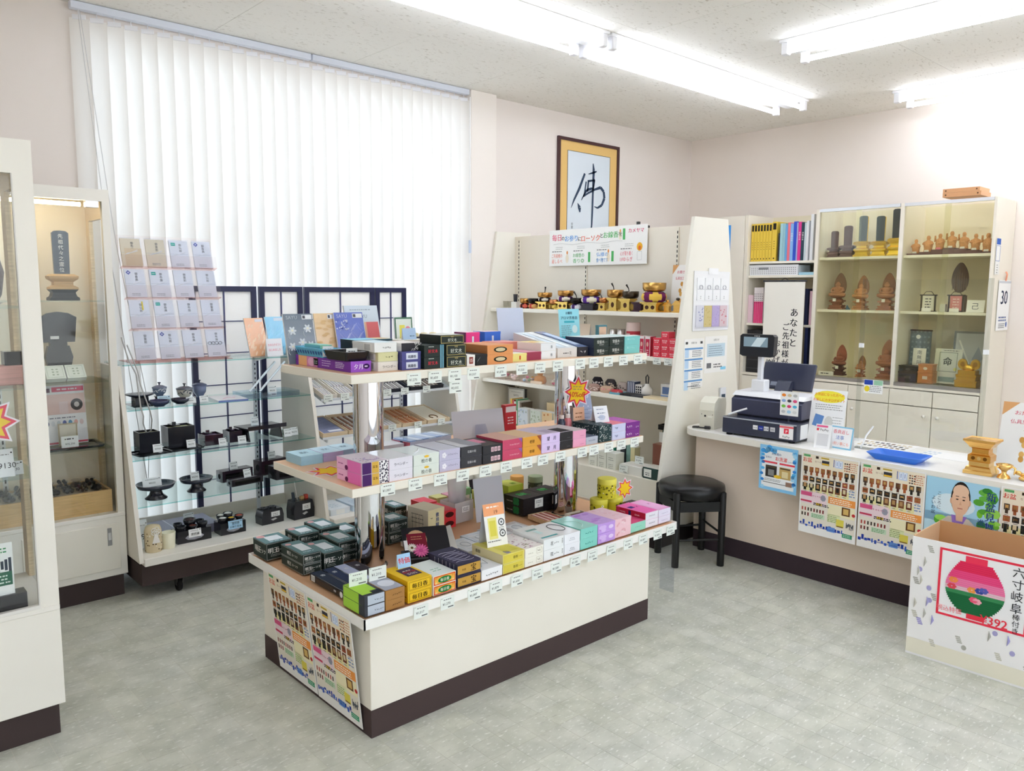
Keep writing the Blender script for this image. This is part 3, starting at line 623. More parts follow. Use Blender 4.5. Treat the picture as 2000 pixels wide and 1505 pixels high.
# --- items in the middle of the tray
t=thing('display_box','open black gift box with burgundy booklet and pink gerbera, leaning by the post','box',(1.945,2.655,ZT),math.radians(-25))
B('card').box(-.10,.10,0,.13,0,.03,0x1A1A1E,bev=.001).build('tray',t)
b=B('card');b.T=Matrix.Translation((0,.012,.034))@Matrix.Rotation(math.radians(38),4,'X');b.box(-.10,.10,0,.15,0,.008,0x17171B,zp=0x1C1B21);b.T=None;lidp=b.build('lid',t)
p=B('paper');p.T=Matrix.Translation((0,.012,.034))@Matrix.Rotation(math.radians(38),4,'X')
p.disc((-.04,.085,.0086),.045,.05,0xC8A27E,v=(0,1,0));p.rect((-.04,.08,.0088),.084,.075,0x7C1F31,v=(0,1,0));p.lines((-.04,.10,.0092),.05,2,.012,.003,0xCFA070,v=(0,1,0));p.rect((-.09,.06,.0088),.016,.05,0xF0F0F0,v=(0,1,0))
for cx,cy2,r_,c in((-.066,.045,.022,0xF0ECE2),(-.03,.028,.034,0xE46FA8)):
 for k in range(16):a=2*PI*k/16;p.disc((cx+r_*.6*math.cos(a),cy2+r_*.6*math.sin(a),.0094+.0001*(k%3)),r_*.45,r_*.13,c if k%2 else(c&0xFEFEFE)-0x101010,u=(math.cos(a),math.sin(a),0),v=(-math.sin(a),math.cos(a),0),n=8)
 p.disc((cx,cy2,.0099),r_*.28,r_*.28,0xC8508C if c!=0xF0ECE2 else 0x5A4A20,v=(0,1,0),n=12)
p.T=None;p.build('print',t)
b=B('card');b.T=Matrix.Translation((.085,.02,.03))@Matrix.Rotation(math.radians(25),4,'X')@Matrix.Rotation(math.radians(-20),4,'Y');b.box(0,.05,0,.16,0,.012,0xD6D2CC);b.T=None;b.build('box_sleeve',t)
def tent_card(name,label,x,y,z,w_,h,rz,col,deco,lean=18,cat='price card',back=0xF0F0F0,thick=.0012,group=None,legs=True):
 t=thing(name,label,cat,(x,y,z),rz,group);a=math.radians(lean)
 b=B('paper');b.T=Matrix.Rotation(-a,4,'X');b.box(-w_/2,w_/2,0,thick,0,h,col,yp=back);b.T=None;b.build('card',t)
 if legs:
  b=B('paper');yb=2*h*math.sin(a)*.85;b.prism([(h*math.sin(a)*.98+.0012,h*math.cos(a)*.97),(h*math.sin(a)*.98+.0024,h*math.cos(a)*.97),(yb+.0012,0),(yb,0)],'x',-w_/2*.96,w_/2*.96,back);b.build('back_leg',t)
 if deco:
  p=B('paper');p.T=Matrix.Rotation(-a,4,'X');deco(p,w_,h);p.T=None;p.build('print',t)
 return t
tent_card('special_price_card','pale blue card with red special price lettering on the yellow box',1.713,2.50,ZT+.0853,.058,.055,math.radians(-6),0xA9D2F4,lambda p,w_,h:p.text('特価',(0,-.0006,h*.52),.026,0xE23B30,bold=1),12)
def d_tent(p,w_,h):
 p.rect((0,-.0006,h*.86),w_,h*.28,0xF2A878);p.lines((0,-.0009,h*.92),w_*.7,1,.01,.006,0xFBEFE6);p.text('19',(.01,-.0009,h*.80),.022,0x5A3A2A);p.rect((-w_*.14,-.0006,h*.42),w_*.42,h*.5,0xEBE38C);p.rect((-w_*.14,-.0008,h*.42),w_*.30,h*.36,0xDDD35A)
 for z in(.54,.28):p.disc((w_*.3,-.0006,h*z),.016,.016,0x55585A);p.disc((w_*.3,-.0009,h*z),.011,.011,0xE9EAEA);p.disc((w_*.3,-.0012,h*z),.005,.005,0x6A6C6E)
 p.lines((w_*.3,-.0009,h*.42),w_*.3,2,.008,.003,0x777777);p.lines((-.01,-.0009,h*.12),w_*.7,1,.01,.004,0x666666)
tent_card('price_tent','tall orange topped tent card standing on the olive boxes',2.172,2.468,ZT+.0825,.105,.182,math.radians(-8),0xF3F2EE,d_tent,14,back=0xC9CCD6)
def d_kiku(b,w_,h,d):
 b.vtext('徳用線香',(.006,EPS-.0003,h*.80),h*.15,0x28468C,bold=1);b.tube([(-w_*.3+.0,EPS,h*.12),(-w_*.2,EPS,h*.24),(-w_*.02,EPS,h*.2),(.0,EPS,h*.04)],.003,0x8C5A34,n=5);b.tube([(w_*.3,EPS,h*.08),(w_*.4,EPS,h*.2),(w_*.47,EPS,h*.14)],.003,0x8C5A34,n=5)
 for k in range(4):sd(b,d*(.25+.17*k),h*.55,.002,h*.5,0x8A8578,w_)
 b.lines((-w_/2-.0013,d*.5,h*.8),d*.6,3,.02,.004,0x77726A,u=(0,-1,0));scrawl(b,-w_*.3,h*.72,.012,.010,0x222222,3)
carton('incense_box','cream upright box with blue vertical lettering in mid tray',2.135,2.243,2.93,.14,ZT,.145,0xF1E2B2,0xE6DCC8,0xF3E9CC,d_kiku,1,rz=math.radians(8))
def d_red(b,w_,h,d):b.disc((0,EPS-.0002,h*.5),w_*.34,h*.3,0x4A1512);tp(b,0,d*.5,w_*.8,d*.9,0xEC6472,h)
carton('incense_box','{} red box with dark oval beside the frosted bin',2.298,2.378,3.02,.15,ZT,.046,0xE0343C,0xDA3038,0xE8505C,d_red,2)
carton('incense_box','{} red box with dark oval in the rear of the tray',2.292,2.376,3.175,.11,ZT,.05,0xDE3A42,0xDA3038,0xEE7E8A,d_red,2)
t=thing('acrylic_bin','frosted plastic bin holding a cellophane bag on the tray','bin',(2.462,3.06,ZT),math.radians(4))
f=B('frost');f.frame(-.062,.062,0,.003,.062,0,.0,0xE6E4E6)if False else None
f.box(-.062,.062,-.002,0,0,.105,0xECEAEC);f.box(-.062,.062,.11,.112,0,.105,0xECEAEC);f.box(-.064,-.062,-.002,.112,0,.105,0xECEAEC);f.box(.062,.064,-.002,.112,0,.105,0xECEAEC);f.box(-.062,.062,0,.11,0,.002,0xECEAEC);f.build('body',t)
p=B('paper');p.rect((.01,-.0026,.065),.05,.03,0xF2F0F0);p.lines((.01,-.003,.072),.04,3,.007,.003,0x555555);p.build('label_sticker',t)
t2=thing('cellophane_bag','frosted cellophane bag of dried flowers standing in the plastic bin','bag',(2.462,3.115,ZT+.0025),math.radians(4))
f=B('frost');f.lathe([(.045,0),(.05,.06),(.056,.12),(.062,.19),(.058,.235)],n=9,col=0xE9E6EC,sy=.5,smooth=True,cap=False);f.build('film',t2)
f=B('cloth');r=random.Random(2)
for k in range(16):f.ball((r.uniform(-.035,.035),r.uniform(-.012,.012),r.uniform(.07,.14)),.012,.008,.010,r.choice((0x5A4740,0x3F322E,0xCFC4C2,0xE6E0E2)),n=6,m=4)
f.build('flowers',t2)
def sign_board(name,label,x,y,z,w_,h,rz,lean=16,col=0xD2D2DA,cat='sign',deco=None,frame=None):
 t=thing(name,label,cat,(x,y,z),rz);a=math.radians(lean);yk=h*math.sin(a)
 b=B('card');b.T=Matrix.Translation((0,0,0))@Matrix.Rotation(-a,4,'X');b.box(-w_/2,w_/2,0,.002,.002,h,col,yp=0xF4F4F4);
 if deco:deco(b,w_,h)
 b.T=None;b.build('board',t)
 q=B('clear');q.prism([(-.002,0),(-.05,0),(-.049,.002),(-.004,.07)],'x',-.03,.03,0xF2F4FA);
 if not deco:q.build('acrylic_foot',t)
 return t
sign_board('sign_board','tall pale grey back of a notice standing in mid tray',2.58,2.985,ZT,.175,.222,math.radians(-8),10)
def d_clov(b,w_,h,d):
 for cx,cy2 in((-.3,.55),):
  for k in range(4):a=PI/4+PI/2*k;b.disc((w_*cx*.3+.017*math.cos(a),d*.55+.013*math.sin(a),h+.0006),.018,.014,0x4FC06A if k%2 else 0x7AD88A,v=(0,1,0),n=9)
 b.tube([(0,d*.55,h+.001),(.02,d*.3,h+.001)],.001,0x4FC06A,n=4)
 for k in range(4):a=PI/4+PI/2*k;b.disc((-w_/2-.0013,d*.36+.014*math.cos(a),h*.5+.012*math.sin(a)),.014,.012,0x2E7A48,u=(0,-1,0),n=8)
 b.text('YOGA CARE',(-w_/2-.0015,d*.7,h*.42),h*.18,0xE4E4E4,u=(0,-1,0))
for x0,x1,nm in((2.752,2.905,'beside the acrylic sign board'),(2.907,3.062,'next to the second chrome post')):
 carton('clover_box','{} black box with green clover, '+nm,x0,x1,2.93,.15,ZT,.046,0x191418,0x14171A,0x2E2228,d_clov,2,group='black clover boxes')
for k,(x,nm)in enumerate(((2.865,'first'),(2.995,'second'))):
 b=B('paper').box(-.03,.03,0,.001,0,.048,0xF2F4F0).lines((0,-.0004,.036),.045,2,.009,.004,0x666666);b.text('27',(-.004,-.0006,.012),.012,0x222222);b.build('price_tag',None,('white price tag leaning on the clover boxes near the sign board','white price tag leaning on the clover boxes near the post')[k],'price tag','price tags on the clover boxes',loc=(x,2.905,ZT+.035),rz=math.radians(-8))if False else b.build('price_tag',None,('white price tag on the clover boxes nearer the sign board','white price tag on the clover boxes nearer the post')[k],'price tag','price tags on the clover boxes',loc=(x,2.9275,ZT+.03),rz=0)
carton('incense_box','{} lime green box on the clover boxes',2.79,2.90,3.09,.12,ZT,.062,0xB8C43C,0xA9B83A,0xC8D24E,lambda b,w_,h,d:(tp(b,0,d*.5,w_*.8,d*.7,0xD8DC70,h),tp(b,.01,d*.3,.03,.03,0x8AB03A,h,.0006)),2,lab2=('lower','upper'))
carton('incense_box','yellow flowered flat box behind the acrylic sign board',2.66,2.78,3.12,.12,ZT,.10,0xE9DE62,0xE6D07A,0xE8E08A,lambda b,w_,h,d:[b.disc((random.uniform(-.4,.4)*w_,random.uniform(.1,.9)*d,h+.0005),.008,.006,random.choice((0xE88AA0,0xF2F2E0,0x9AB84A)),v=(0,1,0),n=7)for k in range(14)])
def tin(label,x,y,z,r_,h,col,lidc,spots=None,name='tea_tin',deco=None):
 t=thing(name,label,'tin',(x,y,z))
 B('card').lathe([(r_,0),(r_,h*.72)],n=28,col=col).build('body',t);B('card').lathe([(r_*1.02,h*.72),(r_*1.02,h-.003),(r_*.96,h)],n=28,col=lidc).build('lid',t)
 p=B('paper');rr=random.Random(int(x*1000))
 if spots:
  for k in range(60):
   a=rr.uniform(0,2*PI);zz=rr.uniform(.05,.68)*h;R_=r_+.0006;u=(-math.sin(a),math.cos(a),0);s_=rr.uniform(.003,.008)
   p.disc((R_*math.cos(a),R_*math.sin(a),zz),s_,s_*.8,rr.choice(spots),u,n=7)
 if deco:deco(p,r_,h)
 if p.v:p.build('print',t)
 return t
SP=(0x5E5A1C,0x8A8420,0xF2EFC0,0x3E3A18,0xC2B62C)
tin('yellow blossom tin on the tray, first of the lower pair',3.085,2.70,ZT,.047,.086,0xD2CB2E,0xDDD64A,SP)
tin('yellow blossom tin on the tray, second of the lower pair',3.182,2.68,ZT,.047,.086,0xD2CB2E,0xDDD64A,SP)
tin('yellow blossom tin resting on the lower two',3.136,2.692,ZT+.0865,.05,.102,0xD6CF30,0xE2DC56,SP,deco=lambda p,r_,h:(p.vtext('天',(r_*.35-.02,-r_*1.02,h*.5),.03,0xE8862A,u=(.8,-.6,0))if False else None))
carton('incense_box','blue and pale yellow upright box beside the yellow tins',2.99,3.06,2.775,.06,ZT,.175,0xE6E2A8,0xDCD8A6,0xEFEFEF,lambda b,w_,h,d:(fr(b,0,h*.82,w_,h*.3,0x2A3C96),sd(b,d*.5,h*.82,d,h*.3,0x2A3C96,w_),fl_(b,0,h*.5,w_*.6,4,.012,.004,0x9A9660)),rz=math.radians(20))if False else None
tin('orange paper tin at the back of the tray',2.965,3.21,ZT,.038,.135,0xE8A04A,0xF0B05C,name='paper_tin')
tin('dark green tin just behind the second chrome post',3.10,3.20,ZT,.042,.115,0x3E4A34,0x8C9A78,name='paper_tin',spots=(0x9AA88A,0x2C3424))
tin('small black tin with pale lid by the second chrome post',3.16,3.09,ZT,.034,.075,0x1B1B1D,0xDADAD6,name='paper_tin')
carton('incense_box','black glossy box at the far end of the tray behind pink boxes',3.17,3.265,2.576,.05,ZT,.062,0x16161A,0x16161A,0x24242A,lambda b,w_,h,d:fl_(b,0,h*.6,w_*.7,2,.012,.004,0x8A8A92),kind='gloss')
def star_pts(R,r_,n=8,a0=PI/2):return[((R if i%2==0 else r_)*math.cos(a0+PI*i/n),(R if i%2==0 else r_)*math.sin(a0+PI*i/n))for i in range(2*n)]
def star_sign(name,label,loc,rz,R,txt,flat=False,tilt=0):
 t=thing(name,label,'sign',loc,rz);T_=Matrix.Rotation(0 if not flat else-PI/2,4,'X')@Matrix.Rotation(tilt,4,'Y')
 for k,(f_,c)in enumerate(((1.0,0xEDE6EC),(.88,0xE2435A),(.70,0xF4CC2A))):
  b=B('paper');b.T=T_;b.prism(star_pts(R*f_,R*f_*.62,8),'y',-.0006*(k+1),-.0006*k if k else.0006,c);b.T=None;b.build(('card','red_border','yellow_field')[k],t)
 if txt:
  p=B('paper');p.T=T_;p.text(txt,(0,-.0022,-R*.12),R*.42,0xC8382A,width=R*1.05,bold=1);p.lines((0,-.0022,R*.30),R*.7,2,R*.14,R*.07,0xB8A05A);p.T=None;p.build('print',t)
 return t
star_sign('star_sign','yellow and red star card reading 10% off on the second post',(2.985,2.775,1.135),math.radians(-12),.092,'10%off',tilt=math.radians(4))
star_sign('star_sign','red and yellow star card at the back of the tray by the tins',(3.245,2.66,ZT+.12),math.radians(-10),.062,None)
star_sign('star_sign','star card lying face up at the corner of the middle shelf',(1.60,2.86,ZM+.001),.3,.105,None,flat=True)
b=B('wood');t=thing('bead_tray','low tray of pink striped incense sticks in front of the clover boxes','tray',(2.79,2.73,ZT),math.radians(-5))
b.box(-.06,.06,0,.15,0,.004,0xE3C7A0).box(-.06,-.056,0,.15,.004,.022,0xE3C7A0).box(.056,.06,0,.15,.004,.022,0xE3C7A0).box(-.056,.056,0,.004,.004,.022,0xE3C7A0).box(-.056,.056,.146,.15,.004,.022,0xE3C7A0).build('body',t)
for k in range(7):B('card').box(-.053+.0152*k,-.0405+.0152*k,.006,.144,.0045,.02,(0xB45A54,0xF0D6CC)[k%2],bev=.002).build('stick_bundle',t)
t=thing('bead_tray','low open box of brown incense rolls beside the chrome post','tray',(2.925,2.60,ZT),math.radians(-4))
b=B('card');b.box(-.055,.055,0,.15,0,.004,0xE6DCCB).box(-.055,-.052,0,.15,.004,.03,0xE6DCCB).box(.052,.055,0,.15,.004,.03,0xE6DCCB).box(-.052,.052,0,.003,.004,.03,0xE6DCCB).box(-.052,.052,.147,.15,.004,.03,0xE6DCCB).build('body',t)
for k in range(3):B('cloth').tube([(-.045,.035+.04*k,.0175),(.045,.035+.04*k,.0175)],.013,0x4A332A if k%2 else 0x6B4A38,n=10).build('roll',t)
for nm,x0,x1,y0,d,c in(('flat pale blue box lying behind the white single box',2.13,2.24,2.62,.17,0xDCE4F0),('flat frosted blue box in front of the cream upright box',2.245,2.36,2.66,.16,0xD3DEEE),('flat grey white box in front of the frosted bin',2.365,2.47,2.66,.18,0xE4E4EA),('flat pearl box with a grey band near the pink striped tray',2.475,2.60,2.66,.17,0xE0DBE2)):
 carton('incense_box',nm,x0,x1,y0,d,ZT,.028,c,None,c,lambda b,w_,h,dd:(tp(b,0,dd*.5,w_*.7,dd*.6,0xEEF3FA,h),b.tube([(.022*math.cos(a),dd*.5+.03*math.sin(a),h+.001)for a in[2*PI*k/14 for k in range(14)]],.001,0xAEB6C4,n=4,closed=True)),kind='gloss',group='flat pale boxes on the tray')
carton('incense_box','low white tray of sachets behind the first chrome post',2.0,2.12,2.83,.12,ZT,.02,0xEDEAF0,None,0xE6E2EA,None,1,'gloss')
for nm,x,c in(('small yellow soap box at the back edge of the tray',2.44,0xD9D68A),('small pink soap box at the back edge of the tray',2.52,0xE2A0B4),('small green and violet sachet pack at the back edge of the tray',2.60,0x8FC48A)):
 carton('soap_box',nm,x-.035,x+.035,3.215,.07,ZT,.10 if c!=0x8FC48A else.12,c,None,c,lambda b,w_,h,d:fr(b,0,h*.5,w_*.7,h*.4,0xF0EEE6),group='small soap boxes')
b=B('clear').box(-.001,.001,-.045,.045,0,.33,0xF2F4F8);p=b.build('clear_sleeve',None,'clear plastic sleeve hanging at the far end of the tray','sleeve',loc=(3.289,2.40,.10))
# ---------------------------------------------------------------- middle shelf of the island
def d_pp(b,w_,h,d):
 fr(b,-w_*.32,h*.5,w_*.34,h*.96,0x4E2A66);fr(b,w_*.0,h*.5,w_*.26,h*.96,0xD9AE4E);fl_(b,0,h*.62,w_*.2,2,h*.12,h*.07,0x7A5A20);r=random.Random(5)
 fr(b,w_*.32,h*.5,w_*.34,h*.96,0xF4F2F4)
 for k in range(34):b.disc((w_*r.uniform(.17,.48),EPS-.0004,h*r.uniform(.06,.94)),.0026,.0032,0x2C2340,n=6)
 b.rect((-w_/2-.0012,d*.78,h*.5),d*.42,h*.97,0xF4BBDD,u=(0,-1,0));b.rect((-w_/2-.0012,d*.30,h*.5),d*.5,h*.97,0xEC7CC0,u=(0,-1,0));b.disc((-w_/2-.0016,d*.6,h*.26),.012,.010,0x6A2C58,u=(0,-1,0),n=12);b.lines((-w_/2-.0016,d*.8,h*.5),d*.25,1,.01,.004,0xA04C84,u=(0,-1,0))
 tp(b,0,d*.5,w_*.96,d*.96,0xE9E0EE,h);b.disc((w_*.1,d*.3,h+.0006),.03,.03,0xC9B9DC,v=(0,1,0));b.disc((w_*.14,d*.32,h+.0008),.022,.024,0xE9E0EE,v=(0,1,0))
 for k in range(20):b.disc((w_*r.uniform(-.4,.4),d*r.uniform(.05,.5),h+.0009),.004,.003,r.choice((0x8A7AAA,0xD9A0C8,0x5A4A7A)),v=(0,1,0),n=6)
carton('incense_box','{} pink, purple and gold box at the corner of the middle shelf',1.553,1.673,2.545,.185,ZM,.0455,0xEEE6EE,0xF0A4D0,0xECE2F0,d_pp,2,'gloss',GM)
FR=lambda t,hh,c,sub=None:(lambda b,w_,h,d:(ft(b,t,0,h*.45,h*hh,c),sub(b,w_,h,d)if sub else None))
carton('incense_box','{} white lavender incense box with katakana title',1.676,1.787,2.547,.18,ZM,.045,0xE4E1EC,None,0xE6EAF2,FR('ラベンダー',.30,0x4A4856),2,'gloss',GM)
carton('incense_box','{} pale green white box titled in brush script with gold leaf mark',1.792,1.919,2.548,.18,ZM,.0442,0xE0E8E0,None,0xE2F0F2,lambda b,w_,h,d:(ft(b,'桧の香',0,h*.38,h*.4,0x55605A),b.disc((0,EPS-.0004,h*.76),.012,.005,0xE3B63A,n=10),b.tube([(-.04,.03,h+.001),(.0,.06,h+.001),(.03,.1,h+.001)],.004,0xF6FBFF,n=4)),2,'gloss',GM)
def d_li(b,w_,h,d):
 for a in range(5):b.disc((-w_*.28+.007*math.cos(a*1.257),EPS-.0003,h*.5+.007*math.sin(a*1.257)),.0055,.0055,0xF2F0F8,n=8)
 scrawl(b,w_*.14,h*.5,w_*.5,.010,0x6A6884,4)
carton('incense_box','{} lilac box with white blossom mark',1.922,2.030,2.549,.18,ZM,.0455,0xC3BFD8,None,0xD4D8EA,d_li,2,'card',GM)
carton('incense_box','{} charcoal box with white brush title',2.034,2.149,2.549,.18,ZM,.0455,0x36363C,None,0xD9DCE6,lambda b,w_,h,d:(tp(b,w_*.2,d*.5,w_*.6,d*.96,0xA9ACB8,h),ft(b,'荘厳の桜',0,h*.47,h*.26,0xD8D8DA)),2,'card',GM)
carton('incense_box','{} black box with three pale pink stamps',2.151,2.263,2.546,.18,ZM,.0405,0x2B2B30,None,0x3A3238,lambda b,w_,h,d:([fr(b,w_*(-.02+.17*k),h*.5,w_*.14,h*.5,0xE6C6CE)for k in range(3)],[b.text('香',(w_*(-.02+.17*k),EPS-.0006,h*.5),h*.34,0x8A5A66)for k in range(3)],tp(b,-.01,d*.6,w_*.5,d*.5,0xE69AB8,h)),2,'card',GM)
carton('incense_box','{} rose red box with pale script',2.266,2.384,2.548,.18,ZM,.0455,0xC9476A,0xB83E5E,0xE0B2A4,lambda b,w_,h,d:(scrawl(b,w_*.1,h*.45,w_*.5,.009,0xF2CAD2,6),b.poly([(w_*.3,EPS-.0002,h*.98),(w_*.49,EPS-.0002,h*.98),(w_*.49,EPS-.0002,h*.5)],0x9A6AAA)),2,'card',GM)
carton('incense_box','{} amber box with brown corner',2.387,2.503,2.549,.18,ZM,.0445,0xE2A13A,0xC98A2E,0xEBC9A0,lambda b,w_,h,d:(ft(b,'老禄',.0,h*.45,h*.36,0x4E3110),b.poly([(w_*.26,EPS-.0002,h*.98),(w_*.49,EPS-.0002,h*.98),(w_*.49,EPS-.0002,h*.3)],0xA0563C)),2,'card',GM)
carton('incense_box','{} pale violet box with two brushed characters',2.507,2.628,2.550,.18,ZM,.044,0xDCC8F0,0xCDB6E6,0xDCD2EC,lambda b,w_,h,d:(ft(b,'望',-w_*.14,h*.47,h*.46,0x3A3052),ft(b,'月',w_*.2,h*.47,h*.46,0x3A3052),tp(b,.02,d*.3,w_*.5,d*.4,0xC4B8D4,h)),2,'card',GM)
carton('incense_box','{} plain black box between violet and pink boxes',2.632,2.715,2.551,.18,ZM,.042,0x232226,None,0xD8D0DC,lambda b,w_,h,d:(tp(b,0,d*.3,w_*.96,d*.5,0x3A383E,h),fl_(b,w_*.2,h*.3,w_*.3,1,.01,.002,0x77757A)),2,'card',GM)
carton('incense_box','{} plain pink box on the middle shelf',2.719,2.811,2.552,.18,ZM,.040,0xECA6C4,None,0xDAD2DA,lambda b,w_,h,d:fl_(b,w_*.2,h*.3,w_*.3,1,.01,.002,0xB87A94),2,'card',GM)
carton('incense_box','single grey blue box with white script beside the polka dot boxes',2.815,2.901,2.555,.18,ZM,.038,0xB9C0CE,None,0x8C99B4,lambda b,w_,h,d:scrawl(b,0,h*.5,.05,.010,0x4E5870,8),1,'gloss',GM)
def d_po(b,w_,h,d):
 r=random.Random(8)
 for k in range(26):b.disc((w_*r.uniform(-.47,.47),EPS-.0003,h*r.uniform(.08,.92)),.0022,.0022,0xE6EAE6,n=6)
 for k in range(26):b.rect((-w_/2-.0013,d*r.uniform(.03,.97),h*r.uniform(.1,.9)),.004,.004,0xE6EAE6,u=(0,-1,0));b.disc((w_*r.uniform(-.45,.45),d*r.uniform(.03,.97),h+.0006),.003,.002,0xD8DEDE,v=(0,1,0),n=6)
 ft(b,'ちよだ',.0,h*.42,h*.22,0xDDE6E0)
carton('incense_box','{} dark green box with white dots',2.904,2.998,2.552,.18,ZM,.043,0x1E3A3E,0x1C3438,0x22404A,d_po,2,'card',GM)
carton('incense_box','{} pale lilac box between the dotted and purple boxes',3.001,3.106,2.549,.18,ZM,.0405,0xCCD0EC,None,0xF0889A,lambda b,w_,h,d:scrawl(b,-w_*.2,h*.5,.02,.02,0x8A90B4,3),2,'card',GM)
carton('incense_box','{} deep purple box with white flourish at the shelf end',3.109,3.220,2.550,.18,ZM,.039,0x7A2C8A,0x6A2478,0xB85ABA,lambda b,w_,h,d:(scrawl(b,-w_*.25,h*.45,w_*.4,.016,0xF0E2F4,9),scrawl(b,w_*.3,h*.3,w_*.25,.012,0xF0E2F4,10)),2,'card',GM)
for nm,x0,x1,y,c,tcol in(('{} pale blue flat box at the rear corner of the middle shelf',1.552,1.655,3.025,0xA6CFE6,0xB6DDEE),('{} lilac flat box at the rear of the middle shelf',1.658,1.757,3.03,0xC2B2E2,0xBFDDF0),('{} steel blue flat box at the rear touching the post line',1.76,1.85,3.04,0x9DB8DA,0xC2E0F0)):
 carton('incense_box',nm,x0,x1,y,.14,ZM,.020,c,None,tcol,lambda b,w_,h,d:(b.lines((0,d*.6,h+.0005),w_*.4,3,.012,.006,0x7A9AAE,v=(0,1,0))),2,'card','flat boxes at the rear of the middle shelf')
carton('incense_box','white and blue flat box just behind the first post',1.955,2.085,3.04,.10,ZM,.030,0xC6CADA,0x6A74A0,0xE9EAF2,None,1,'gloss')
t=thing('candle_set','long clear lidded box of blue striped candles with pink side','box',(2.235,3.03,ZM),math.radians(7))
B('card').box(-.135,.135,0,.13,0,.034,0xD87A94,zp=0xE8EEF8,ym=0xBBC6E0).build('body',t);b=B('clear').box(-.137,.137,-.002,.132,.034,.042,0xF2F6FC);b.build('lid',t)
p=B('paper');p.rect((-.1355,.06,.017),.02,.033,0x2C2A4A,u=(0,-1,0));p.build('print',t)
for k in range(6):B('card').box(-.128+.043*k,-.092+.043*k,.006,.124,.0343,.039,0xDCE8F6 if k%2 else 0xA8C4E8,bev=.002).build('candle',t)
sign_board('sign_board','wide pale grey back of a notice on the middle shelf',2.55,3.04,ZM,.30,.142,math.radians(-10),12)
tent_card('price_card','white leaflet card with line drawings leaning on the pink boxes',3.01,2.62,ZM+.083,.085,.085,math.radians(-14),0xEDF0F6,lambda p,w_,h:(p.lines((0,-.0006,h*.8),w_*.6,3,.02,.004,0x6A7A9A),p.disc((.0,-.0006,h*.3),.02,.014,0xC9D4E8)),20)
tent_card('price_card','orange card leaning behind the dotted boxes',2.968,2.736,ZM,.07,.15,math.radians(-10),0xEFC0A0,lambda p,w_,h:p.lines((0,-.0006,h*.8),w_*.7,2,.02,.005,0x8A5A3A),6)
t=thing('gift_pouch','tall pale blue dotted paper pouch folded to a point by the second post','pouch',(3.135,2.86,ZM),math.radians(-10))
b=B('paper').prism([(-.06,0),(.075,0),(.03,.21),(-.05,.24)],'y',-.003,.003,0xAEBCD6);b.build('body',t);p=B('paper');r=random.Random(3)
for k in range(18):p.disc((r.uniform(-.04,.04),-.0036,r.uniform(.02,.2)),.004,.004,0xE6ECF6,n=7)
p.lines((0,-.0036,.11),.08,4,.022,.003,0x7E8CAE);p.build('print',t)
for nm,x,c in(('small navy lidded jar by the second post',2.86,0x2A3048),('small pink lidded jar by the second post',2.905,0xD87A80)):
 t=thing('candle_jar',nm,'jar',(x,2.755,ZM),0,0,'small jars by the post')if False else thing('candle_jar',nm,'jar',(x,2.765,ZM),0,'small jars by the post')
 B('gloss').lathe([(.018,0),(.021,.01),(.020,.085),(.012,.10)],n=16,col=c).build('body',t);B('gloss').lathe([(.013,.10),(.013,.118)],n=14,col=0xE8D8D0).build('cap',t)
carton('incense_box','red hanging pack with white window at the rear of the middle shelf',2.72,2.80,3.04,.03,ZM,.15,0xC9303A,0xA8282E,0xD84A50,lambda b,w_,h,d:(fr(b,0,h*.84,w_*.9,h*.2,0xF0E2E2),b.lines((0,EPS-.0004,h*.55),w_*.6,3,.015,.006,0xF4D8D8)))
# ---------------------------------------------------------------- top shelf of the island
def d_pv(b,w_,h,d):
 ft(b,'夕月',-w_*.14,h*.5,h*.52,0xF2E8FA,bold=1);b.disc((w_*.26,EPS-.0003,h*.5),w_*.16,h*.24,0x3A1E5A);b.lines((w_*.26,EPS-.0006,h*.5),w_*.2,1,.01,.005,0xE8D8F4)
 S_=-w_/2-.0012
 b.rect((S_,d*.86,h*.5),d*.16,h*.97,0xEBB784,u=(0,-1,0));b.rect((S_,d*.68,h*.5),d*.2,h*.97,0xCE86B8,u=(0,-1,0));b.disc((S_-.0003,d*.69,h*.5),.03,.018,0xE4B4D4,u=(0,-1,0),n=14);b.rect((S_-.0003,d*.61,h*.55),.036,h*.66,0x2A2026,u=(0,-1,0));b.lines((S_-.0006,d*.61,h*.6),.028,2,.008,.004,0xA8C0B8,u=(0,-1,0))
 b.lines((S_,d*.42,h*.75),d*.16,3,h*.22,.003,0xE6D6F6,u=(0,-1,0));b.lines((S_,d*.18,h*.75),d*.16,4,h*.15,.003,0xE6D6F6,u=(0,-1,0))
carton('incense_box','long purple box lying under the blue and black trays',1.553,1.643,2.612,.44,ZP,.042,0x9A52CC,0x7A34A8,0x8A44B8,d_pv,1,'card',GT)
